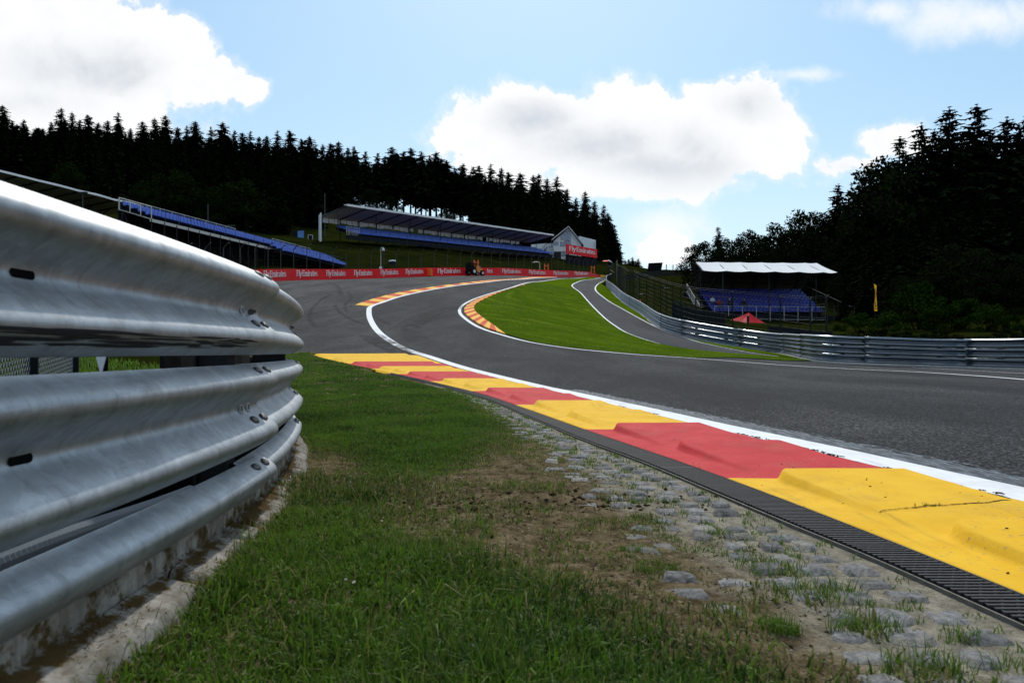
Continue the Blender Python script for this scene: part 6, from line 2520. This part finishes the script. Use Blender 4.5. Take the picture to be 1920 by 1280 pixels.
# ------------------------------------------------------------------ red pop-up tent
def tent():
    c = P3(1403, 622, 54)
    root = empty('pop_up_tent', (c.x, c.y, tz(c.x, c.y)), label='red pop-up tent with peaked roof in front of the white-roofed stand', cat='tent')
    ap = P3(1404, 586, 55.5)
    L, Fq, Rq, Bk = P3(1364, 601.5, 55.4), P3(1383, 606.5, 54.0), P3(1443, 610.5, 54.6), P3(1425, 602, 57)
    cor = [L, P3(1400, 609.5, 53.9), Rq, Bk]
    cor = [L, P3(1404, 608.8, 53.8), Rq, P3(1412, 600, 57.2)]
    b = MB()
    for i in range(4):
        a, d = cor[i], cor[(i + 1) % 4]
        n = 6
        prev = None
        for k in range(n + 1):
            t = k / n
            p, q = a.lerp(ap, t), d.lerp(ap, t)
            s = -.14 * math.sin(pi * t)
            m = (p + q) / 2 + Vector((0, 0, s * .8 - .05 * (1 - t)))
            p = p + Vector((0, 0, s * .3)); q = q + Vector((0, 0, s * .3))
            if prev:
                b.quad(prev[0], prev[1], m, p); b.quad(prev[1], prev[2], q, m)
            prev = (p, m, q)
    sub(b, 'canopy', M['tent'], root, True)
    b = MB()
    for i in range(4):
        a, d = cor[i], cor[(i + 1) % 4]
        dz = Vector((0, 0, -.40))
        b.slab(a + dz, d + dz, d, a, .02)
    sub(b, 'valance', M['tent'], root)
    b = MB()
    for p in cor: b.bar((p.x, p.y, tz(p.x, p.y) - .2), p, .035, 5)
    sub(b, 'leg_frame', M['frame'], root)
    # small pale emblem on the valance
    a, d = cor[0], cor[1]
    ex = (d - a).normalized(); ny = ex.cross(Vector((0, 0, 1))).normalized()
    b = MB()
    o = a.lerp(d, .60) + Vector((0, 0, -.14)) + ny * .05
    for (x0, z0, x1, z1) in ((-.17, -.02, .02, -.05), (.0, -.05, .14, .07), (-.10, .05, .06, .04), (.06, .0, .17, .0)):
        b.bar(o + ex * x0 + Vector((0, 0, z0)), o + ex * x1 + Vector((0, 0, z1)), .022, 4)
    sub(b, 'emblem', M['letter'], root)
    b = MB(); p = P3(1402.5, 601, 53.2); b.box(p, (.17, .1, .75)); q = Vector((p.x, p.y, tz(p.x, p.y)))
    b.bar(q, p, .05, 6)
    b.build('dark_post', M['frame'], None, label='short dark post standing in front of the red tent', cat='post')

tent()

# yellow feather flag
q = P3(1641, 592, 60)
root = empty('feather_flag', (q.x, q.y, tz(q.x, q.y)), label='tall thin yellow feather flag above the dark bushes', cat='flag')
b = MB(); b.tube([(q.x, q.y, tz(q.x, q.y)), P3(1640, 560, 60), P3(1639, 535, 60)], .025, 6); sub(b, 'pole', M['frame'], root)
b = MB()
prof = [(532, 1639.2, 1639.8), (534, 1638.5, 1642.3), (538, 1639.2, 1643.6), (543, 1640.6, 1643.3), (548, 1641.3, 1642.6), (554, 1640.8, 1642.9), (562, 1639.8, 1643.6), (572, 1639.0, 1644.2), (580, 1638.8, 1644.6), (583, 1639.6, 1644.9)]
pv = None
for y, x0, x1 in prof:
    c_ = (P3(x0, y, 60), P3((x0 + x1) / 2, y, 59.9 - .12 * math.sin(y)), P3(x1, y, 60))
    if pv:
        b.quad(c_[0], c_[1], pv[1], pv[0]); b.quad(c_[1], c_[2], pv[2], pv[1])
    pv = c_
sub(b, 'sail', M['flag'], root)
b = MB()
for (x, y, r) in ((1641.6, 569, .055), (1642.3, 573, .07), (1641.2, 577, .05), (1643, 579, .05)): b.box(P3(x, y, 59.7), (r * 1.6, .01, r * 2.2))
sub(b, 'print', M['signblack'], root)

# ------------------------------------------------------------------ footbridge railing, black board, poles on the right crest
q = P3(1228, 510, 104)
root = empty('black_board', (q.x, q.y, tz(q.x, q.y)), label='big black board leaning on the crest of the grass hill', cat='board')
b = MB(); b.slab(P3(1214, 508, 104), P3(1240, 507, 104), P3(1242.5, 492, 105), P3(1216, 493.3, 105), .25); sub(b, 'panel', M['black'], root)
b = MB()
for x in (1218, 1228, 1238): b.bar(P3(x, 516, 105.5), P3(x, 498, 105), .1, 5)
sub(b, 'leg_frame', M['frame'], root)
root = empty('deck_railing', P3(1240, 514, 103), label='dark railing along the crest of the grass hill beside the black board', cat='railing')
b = MB()
def ry(x): return np.interp(x, [1165, 1200, 1230, 1290], [520, 512, 508.5, 507])
for (d, w) in ((0, .14), (4.0, .11), (7.5, .16)):
    for x in np.arange(1166, 1290, 8):
        b.bar(P3(x, ry(x) + d, 102), P3(x + 8, ry(x + 8) + d, 102), w, 4)
sub(b, 'rail', M['frame'], root)
rr = random.Random(3)
for x in np.arange(1167, 1291, 5.2):
    b = MB(); b.bar(P3(x, ry(x) + 9, 102), P3(x, ry(x) - 1, 102), .06 + .08 * rr.random(), 4); sub(b, 'post', M['frame'], root)
for x, y, lab in ((1249, 495.5, 'thin dark pole nearest the black board on the crest'), (1261.5, 496, 'thin dark pole midway along the crest railing'), (1276, 496.5, 'thin dark pole at the tree end of the crest railing')):
    b0, b1 = P3(x, 509, 103), P3(x + .6, y, 103)
    root = empty('pole', b0, label=lab, cat='pole', group='thin poles on the crest railing')
    b = MB(); b.bar(b0, b1, .06, 6); sub(b, 'shaft', M['frame'], root)

# lying plank bits on the slope
for (x, y, Z, lab) in ((1201, 535, 74, 'short pale plank lying on the grass hill above the orange box'), (1249, 527.5, 88, 'pale plank lying high on the grass hill')):
    p = P3(x, y, Z); z = tz(p.x, p.y)
    b = MB(); b.box((p.x, p.y, z + .12), (.42, .14, .06), .1); b.build('plank', M['rail'], None, label=lab, cat='plank')
# ------------------------------------------------------------------ trees
def spruce_meshes(seed, bare=.06, levels=46, spread=.30, ragged=.25):
    """unit-height spruce: trunk and crown of drooping needle sprays"""
    r = random.Random(seed)
    t = MB()
    t.tube([(0, 0, -.03), (0, 0, .3), (0, 0, .7), (0, 0, .985)], [.012, .010, .006, .0015], 6)
    for k in range(10):      # dead snags on the bare part
        z = r.uniform(.04, bare + .15); a = r.uniform(0, 2 * pi); L = r.uniform(.01, .05)
        t.bar((0, 0, z), (L * math.cos(a), L * math.sin(a), z + r.uniform(-.01, .01)), .0015, 3, 0, .0006, False)
    c = MB()
    for i in range(levels):
        f = i / (levels - 1)
        z = bare + (1 - bare) * f ** .92
        R0 = spread * (1 - f) ** .62 * (1 if f > .12 else .8) + .008
        nb = max(4, int(9 - 4 * f))
        a0 = r.uniform(0, 2 * pi)
        for k in range(nb):
            if r.random() < .08 + .10 * ragged: continue
            a = a0 + 2 * pi * k / nb + r.uniform(-.3, .3)
            L = R0 * r.uniform(1 - ragged * 1.6, 1 + ragged)
            droop = r.uniform(.10, .45) * L
            up = .25 * L if f > .8 else 0
            d = Vector((math.cos(a), math.sin(a), 0)); s = Vector((-d.y, d.x, 0))
            base = Vector((0, 0, z))
            m = max(3, int(2 + L * 22))
            prev = base
            for j in range(1, m + 1):
                q = j / m
                p = base + d * L * q + Vector((0, 0, -droop * q * q + up * q))
                w = (L * (.36 * (1 - q) + .12) + .004) * r.uniform(.6, 1.25)
                hang = Vector((0, 0, -r.uniform(.3, 1.0) * w))
                e = (p - prev) * 1.35
                for sg in (1, -1):
                    tip = prev + e * .9 + s * sg * w + hang * .55
                    c.add([prev, prev + e, tip], [(0, 1, 2)])
                c.add([prev, prev + e * 1.1, prev + e * .5 + hang * 1.4], [(0, 1, 2)])
                prev = p
    # leader
    for k in range(5):
        a = 2 * pi * k / 5
        c.add([(0, 0, 1.0), (.006 * math.cos(a), .006 * math.sin(a), .955), (.012 * math.cos(a + .7), .012 * math.sin(a + .7), .94)], [(0, 1, 2)])
    return t.mesh('trunk', M['bark'], True), c.mesh('crown', M['spruce'])


def leafy_meshes(seed, mat, n=2600, leaf=.020, trunk=.22, shape='tree', nl=15):
    """unit-height broadleaf: limbs and a crown of leaf clumps with gaps"""
    r = random.Random(seed)
    rn = np.random.default_rng(seed)
    t = MB()
    cl = []
    if shape == 'tree':
        t.tube([(0, 0, -.03), (.01, 0, trunk), (-.01, .01, trunk + .25), (0, 0, .85)], [.022, .017, .011, .003], 7)
    for k in range(nl):
        a = 2.399 * k + r.uniform(-.4, .4)
        f = (k + .5) / nl
        if shape == 'tree':
            z0 = trunk + (.72 - trunk) * f
            rad = .30 * math.sin(pi * (.22 + .72 * f)) * r.uniform(.7, 1.2)
            z1 = z0 + r.uniform(.05, .20)
            e = Vector((rad * math.cos(a), rad * math.sin(a), min(z1, .93)))
            t.tube([(0, 0, z0), e * .5 + Vector((0, 0, z0 * .5 + .02)), e], [.008, .005, .002], 5)
            cl.append((e, r.uniform(.09, .16)))
        else:
            rad = .40 * math.sqrt(r.random())
            e = Vector((rad * math.cos(a), rad * math.sin(a), r.uniform(.10, .88) * (1 - rad * .8)))
            t.tube([(rad * .15 * math.cos(a), rad * .15 * math.sin(a), -.03), e * .55, e], [.010, .007, .003], 5)
            cl.append((e, r.uniform(.12, .22)))
    if shape == 'tree':
        cl.append((Vector((0, 0, .90)), .10)); cl.append((Vector((.03, .02, .66)), .19)); cl.append((Vector((-.05, -.03, .48)), .18))
    per = n // len(cl)
    V, Fc = [], []
    for e, s in cl:
        d = rn.normal(size=(per, 3)); d /= np.linalg.norm(d, axis=1, keepdims=True)
        d *= (s * rn.random((per, 1)) ** .42)
        d[:, 2] *= .8
        P = d + np.array(e)
        u = rn.normal(size=(per, 3)); u /= np.linalg.norm(u, axis=1, keepdims=True)
        v = np.cross(u, rn.normal(size=(per, 3))); v /= np.linalg.norm(v, axis=1, keepdims=True)
        L = leaf * (.6 + .8 * rn.random((per, 1)))
        q = np.stack([P - u * L, P + v * L * .55, P + u * L, P - v * L * .55], 1)
        V.append(q.reshape(-1, 3))
    V = np.concatenate(V)
    V[:, 2] = np.maximum(V[:, 2], .02)
    Fc = np.arange(len(V)).reshape(-1, 4)
    me = np_mesh('crown', V, Fc, mat)
    return t.mesh('trunk', M['bark'], True), me


SPR = [spruce_meshes(i, .05 + .03 * (i % 3), 46, .20 + .025 * (i % 3), .22 + .06 * (i % 2)) for i in range(6)]
HIGH = [spruce_meshes(20 + i, .36 + .05 * i, 34, .19, .32) for i in range(4)]
RAG = [spruce_meshes(40 + i, .10, 42, .215, .36) for i in range(3)]
DEC = [leafy_meshes(60 + i, M['leafdark'], 3600, .016, .20) for i in range(4)]
DECG = [leafy_meshes(70 + i, M['leafdim'], 3600, .017, .16) for i in range(2)]
BUSH = [leafy_meshes(80 + i, M['leafmid'], 2600, .028, 0, 'bush', 12) for i in range(3)]
SCRUB = [leafy_meshes(90 + i, M['leafdark'], 2200, .03, 0, 'bush', 12) for i in range(2)]
TR = random.Random(11)


def plant(name, pair, x, y, z, h, label, cat, group, wide=1.0):
    root = empty(name, (x, y, z), TR.uniform(0, 2 * pi), label=label, cat=cat, group=group)
    root.scale = (h * wide, h * wide, h)
    for nm, me in zip(('trunk', 'crown'), pair):
        o = bpy.data.objects.new(nm, me)
        COL.objects.link(o)
        o.parent = root
    return root


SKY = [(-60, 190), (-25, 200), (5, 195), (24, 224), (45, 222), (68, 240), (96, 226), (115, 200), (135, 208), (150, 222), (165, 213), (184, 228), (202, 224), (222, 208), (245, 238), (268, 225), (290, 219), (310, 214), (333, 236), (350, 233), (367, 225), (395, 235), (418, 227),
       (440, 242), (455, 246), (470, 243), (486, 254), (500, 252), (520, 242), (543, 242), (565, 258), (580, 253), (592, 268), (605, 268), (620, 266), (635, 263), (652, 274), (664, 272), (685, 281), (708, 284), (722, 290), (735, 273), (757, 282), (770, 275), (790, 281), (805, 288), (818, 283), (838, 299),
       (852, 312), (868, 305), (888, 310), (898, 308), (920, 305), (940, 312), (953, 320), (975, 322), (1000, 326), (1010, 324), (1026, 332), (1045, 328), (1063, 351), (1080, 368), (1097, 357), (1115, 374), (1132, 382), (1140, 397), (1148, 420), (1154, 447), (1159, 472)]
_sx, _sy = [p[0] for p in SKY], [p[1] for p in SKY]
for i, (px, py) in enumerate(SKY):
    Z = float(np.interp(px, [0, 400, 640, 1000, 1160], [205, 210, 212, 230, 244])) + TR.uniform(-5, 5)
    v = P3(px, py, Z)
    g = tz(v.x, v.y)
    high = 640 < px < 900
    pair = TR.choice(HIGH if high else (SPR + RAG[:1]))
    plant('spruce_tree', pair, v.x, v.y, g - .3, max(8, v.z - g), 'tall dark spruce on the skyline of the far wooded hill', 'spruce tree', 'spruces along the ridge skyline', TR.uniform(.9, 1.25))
# more of the wood behind and below the ridge line
for (zoff, drop, step, x0, x1, lo) in ((-14, 30, 21, -80, 640, 12), (-34, 42, 21, -80, 640, 12), (-58, 78, 24, -80, 600, 11), (-80, 118, 30, -80, 540, 10), (10, 16, 17, 640, 905, 14), (-16, 26, 18, 900, 1120, 9), (-32, 40, 20, 905, 1100, 9), (-46, 58, 24, 925, 1020, 8)):
    x = x0
    while x < x1:
        px = x + TR.uniform(-.4, .4) * step
        Z = float(np.interp(px, [0, 400, 640, 1000, 1160], [205, 210, 212, 230, 244])) + zoff + TR.uniform(-6, 6)
        py = float(np.interp(px, _sx, _sy)) + drop + TR.uniform(-12, 14)
        v = P3(px, py, Z)
        g = tz(v.x, v.y)
        h = v.z - g
        if h > 5:
            h = max(lo, min(h, 30))
            pair = TR.choice(HIGH if 640 < px < 900 else SPR)
            plant('spruce_tree', pair, v.x, v.y, g - .3, h, 'dark spruce standing deep inside the far wooded hillside', 'spruce tree', 'spruces inside the far wood', TR.uniform(1.0, 1.5))
        x += step
# undergrowth along the ridge, leaving a few chinks of sky between the trunks
x = 640
while x < 905:
    for _k in range(1):
        px = x + TR.uniform(-8, 8)
        if TR.random() < (.75 if 665 < px < 800 else .45): continue
        v = P3(px, 400, 206 + TR.uniform(-6, 6)); g = tz(v.x, v.y)
        plant('broadleaf_tree', TR.choice(DEC), v.x, v.y, g - .3, TR.uniform(5.5, 9.5), 'low dark broadleaf tree under the tall spruces on the ridge', 'tree', 'low trees under the ridge spruces', TR.uniform(1.1, 1.6))
    x += 12
# leafy trees at the wood's edge over the open stand
for (px, py, Z, w, lab) in ((270, 335, 112, 1.2, 'faintly green broadleaf tree furthest up the wood edge above the open stand'), (330, 312, 116, 1.25, 'tallest faintly green broadleaf tree above the open stand'), (395, 345, 118, 1.2, 'faintly green broadleaf tree behind the bare mast'), (460, 330, 122, 1.3, 'faintly green rounded broadleaf tree at the lower end of the wood edge'),
                            (130, 300, 120, 1.2, 'dim green broadleaf tree above the far left roof edge')):
    v = P3(px, py, Z); g = tz(v.x, v.y)
    plant('broadleaf_tree', TR.choice(DECG), v.x, v.y, g - .2, v.z - g, lab, 'tree', None, w)
# distant trees in the gap of the valley
for (px, py) in ((1150, 478), (1163, 482), (1172, 486), (1179, 484), (1186, 480), (1192, 487), (1197, 483), (1203, 497), (1209, 504)):
    v = P3(px, py, 280); g = tz(v.x, v.y)
    g = min(g, v.z - 8)
    plant('spruce_tree', TR.choice(SPR), v.x, v.y, g - .3, v.z - g, 'small distant spruce in the gap beyond the track crest', 'spruce tree', 'distant spruces in the valley gap', 1.5)
# right-hand wood
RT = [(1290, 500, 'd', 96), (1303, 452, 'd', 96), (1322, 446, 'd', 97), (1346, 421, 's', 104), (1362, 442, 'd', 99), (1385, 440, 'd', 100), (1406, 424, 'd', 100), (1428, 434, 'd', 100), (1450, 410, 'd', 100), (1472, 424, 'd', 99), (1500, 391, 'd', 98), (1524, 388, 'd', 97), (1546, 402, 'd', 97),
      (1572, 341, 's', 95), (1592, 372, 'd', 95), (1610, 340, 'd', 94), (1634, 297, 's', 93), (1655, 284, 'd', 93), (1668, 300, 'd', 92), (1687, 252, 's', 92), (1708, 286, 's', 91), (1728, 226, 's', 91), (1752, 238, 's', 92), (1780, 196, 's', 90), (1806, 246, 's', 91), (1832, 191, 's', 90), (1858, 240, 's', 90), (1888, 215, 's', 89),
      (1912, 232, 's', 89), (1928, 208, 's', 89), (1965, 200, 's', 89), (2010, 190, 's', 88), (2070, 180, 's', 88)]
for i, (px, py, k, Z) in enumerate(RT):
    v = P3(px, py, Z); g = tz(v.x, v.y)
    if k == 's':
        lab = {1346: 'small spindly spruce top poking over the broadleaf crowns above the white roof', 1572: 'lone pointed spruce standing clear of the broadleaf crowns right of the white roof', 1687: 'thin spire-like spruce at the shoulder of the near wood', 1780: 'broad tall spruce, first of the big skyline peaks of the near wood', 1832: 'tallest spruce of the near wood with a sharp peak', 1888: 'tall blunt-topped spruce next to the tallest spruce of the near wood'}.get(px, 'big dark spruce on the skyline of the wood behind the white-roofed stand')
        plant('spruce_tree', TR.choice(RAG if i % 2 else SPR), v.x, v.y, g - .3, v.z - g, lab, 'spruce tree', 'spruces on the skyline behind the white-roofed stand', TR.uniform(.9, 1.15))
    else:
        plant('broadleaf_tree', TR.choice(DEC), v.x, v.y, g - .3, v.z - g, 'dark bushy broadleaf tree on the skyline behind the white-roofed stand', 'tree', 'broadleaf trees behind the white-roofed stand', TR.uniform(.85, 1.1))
_rx, _ry = [p[0] for p in RT], [p[1] for p in RT]
for (Z0, drop, step, x0, x1, kind) in ((104, 40, 17, 1310, 1560, 'd'), (98, 75, 18, 1330, 2080, 'm'), (92, 105, 20, 1300, 2080, 'm'), (84, 150, 24, 1560, 2080, 'm'), (74, 180, 24, 1575, 2080, 'm'), (64, 250, 26, 1585, 2080, 'd')):
    x = x0
    while x < x1:
        px = x + TR.uniform(-.4, .4) * step
        py = min(np.interp(px, _rx, _ry) + drop + TR.uniform(-12, 18), 560)
        v = P3(px, py, Z0 + TR.uniform(-2, 2)); g = tz(v.x, v.y)
        h = v.z - g
        if h > 3:
            if kind == 'd' or (kind == 'm' and px < 1570):
                plant('broadleaf_tree', TR.choice(DEC), v.x, v.y, g - .3, h, 'dark broadleaf tree deep inside the wood behind the white-roofed stand', 'tree', 'broadleaf trees inside the near wood', TR.uniform(.95, 1.3))
            else:
                plant('spruce_tree', TR.choice(SPR), v.x, v.y, g - .3, h, 'dark spruce deep inside the wood behind the white-roofed stand', 'spruce tree', 'spruces inside the near wood', TR.uniform(1.1, 1.5))
        x += step
# bushes behind the long barrier
for (px, pt, Z, w, lab) in ((1575, 600, 47, 1.6, 'low green bush right beside the side rail of the white-roofed stand'), (1612, 578, 46, 1.3, 'green bush just left of the yellow feather flag'), (1655, 572, 46, 1.3, 'green bush just right of the yellow feather flag'), (1690, 600, 43, 1.4, 'low dark bush between flag and tall bush'),
                            (1722, 512, 50, .8, 'tallest green bush with upright shoots behind the barrier'), (1768, 540, 48, .95, 'broad green bush next to the tallest bush'), (1808, 545, 47, 1.0, 'green bush midway between the tallest bush and the frame edge'), (1850, 558, 45, 1.1, 'green bush with a bright left flank near the frame edge'),
                            (1885, 585, 44, 1.2, 'low green bush second from the frame edge'), (1925, 570, 42, 1.2, 'bright green bush cut by the frame edge'), (1975, 560, 42, 1.2, 'green bush just beyond the frame edge')):
    v = P3(px, pt, Z); g = tz(v.x, v.y)
    plant('bush', TR.choice(BUSH), v.x, v.y, g - .1, v.z - g, lab, 'bush', None, w)

# low scrub right behind the barrier
x = 1555
while x < 2000:
    v = P3(x, TR.uniform(606, 622), TR.uniform(34, 39)); g = tz(v.x, v.y)
    plant('bush', TR.choice(SCRUB), v.x, v.y, g - .15, max(.7, v.z - g), 'low dark scrub bush growing close behind the steel barrier', 'bush', 'low scrub behind the steel barrier', TR.uniform(1.3, 1.8))
    x += TR.uniform(16, 26)

# short mown blades over the infield island
_bx0, _by0 = np.array(isl).min(0); _bx1, _by1 = np.array(isl).max(0)
n = 80000
Y = _by0 + (70 - _by0) * RNG.random(n) ** 1.5; X = _bx0 + (_bx1 - _bx0) * RNG.random(n)
ok = np.zeros(n, bool); _q = isl
for i in range(len(_q)):
    (x1, y1), (x2, y2) = _q[i], _q[(i + 1) % len(_q)]
    if abs(y2 - y1) < 1e-9: continue
    k = (y1 > Y) != (y2 > Y)
    ok ^= k & (X < (x2 - x1) * (Y - y1) / (y2 - y1) + x1)
# keep clear of the striped kerb
X, Y = X[ok], Y[ok]
kp = [tuple(p) for p in wr_k[::3]] + [tuple(p) for p in inner[::-1]]
kk = np.ones(len(X), bool)
for i in range(len(kp)):
    (x1, y1), (x2, y2) = kp[i], kp[(i + 1) % len(kp)]
    if abs(y2 - y1) < 1e-9: continue
    k = (y1 > Y) != (y2 > Y)
    kk ^= k & (X < (x2 - x1) * (Y - y1) / (y2 - y1) + x1)
X, Y = X[kk], Y[kk]
_c0 = R(1190, 600)
_rd = np.hypot(X - _c0[0], Y - _c0[1]) + 2.2 * (fbm(X, Y, .35, 3) - .5)
band = np.clip(np.sin(_rd * 2 * pi / 1.9) + .6 * np.sin(_rd * 2 * pi / .83) - .5, 0, 1) * np.clip((fbm(X + 9, Y, .4, 3) - .34) * 5, 0, 1)
tone = np.clip(.34 + .8 * band + 0.7 * (fbm(X, Y, .35, 4) - .5) + .5 * RNG.random(len(X)), 0, 1)
blades('grass', X, Y, (.035 + .03 * RNG.random(len(X))) , .012 + .0004 * Y, tone, np.clip(np.where(RNG.random(len(X)) < .10, .35, .04) + .6 * band, 0, 1), .9, 'short cut grass blades covering the infield island', lambda X, Y: H(X, Y) + 0.016)
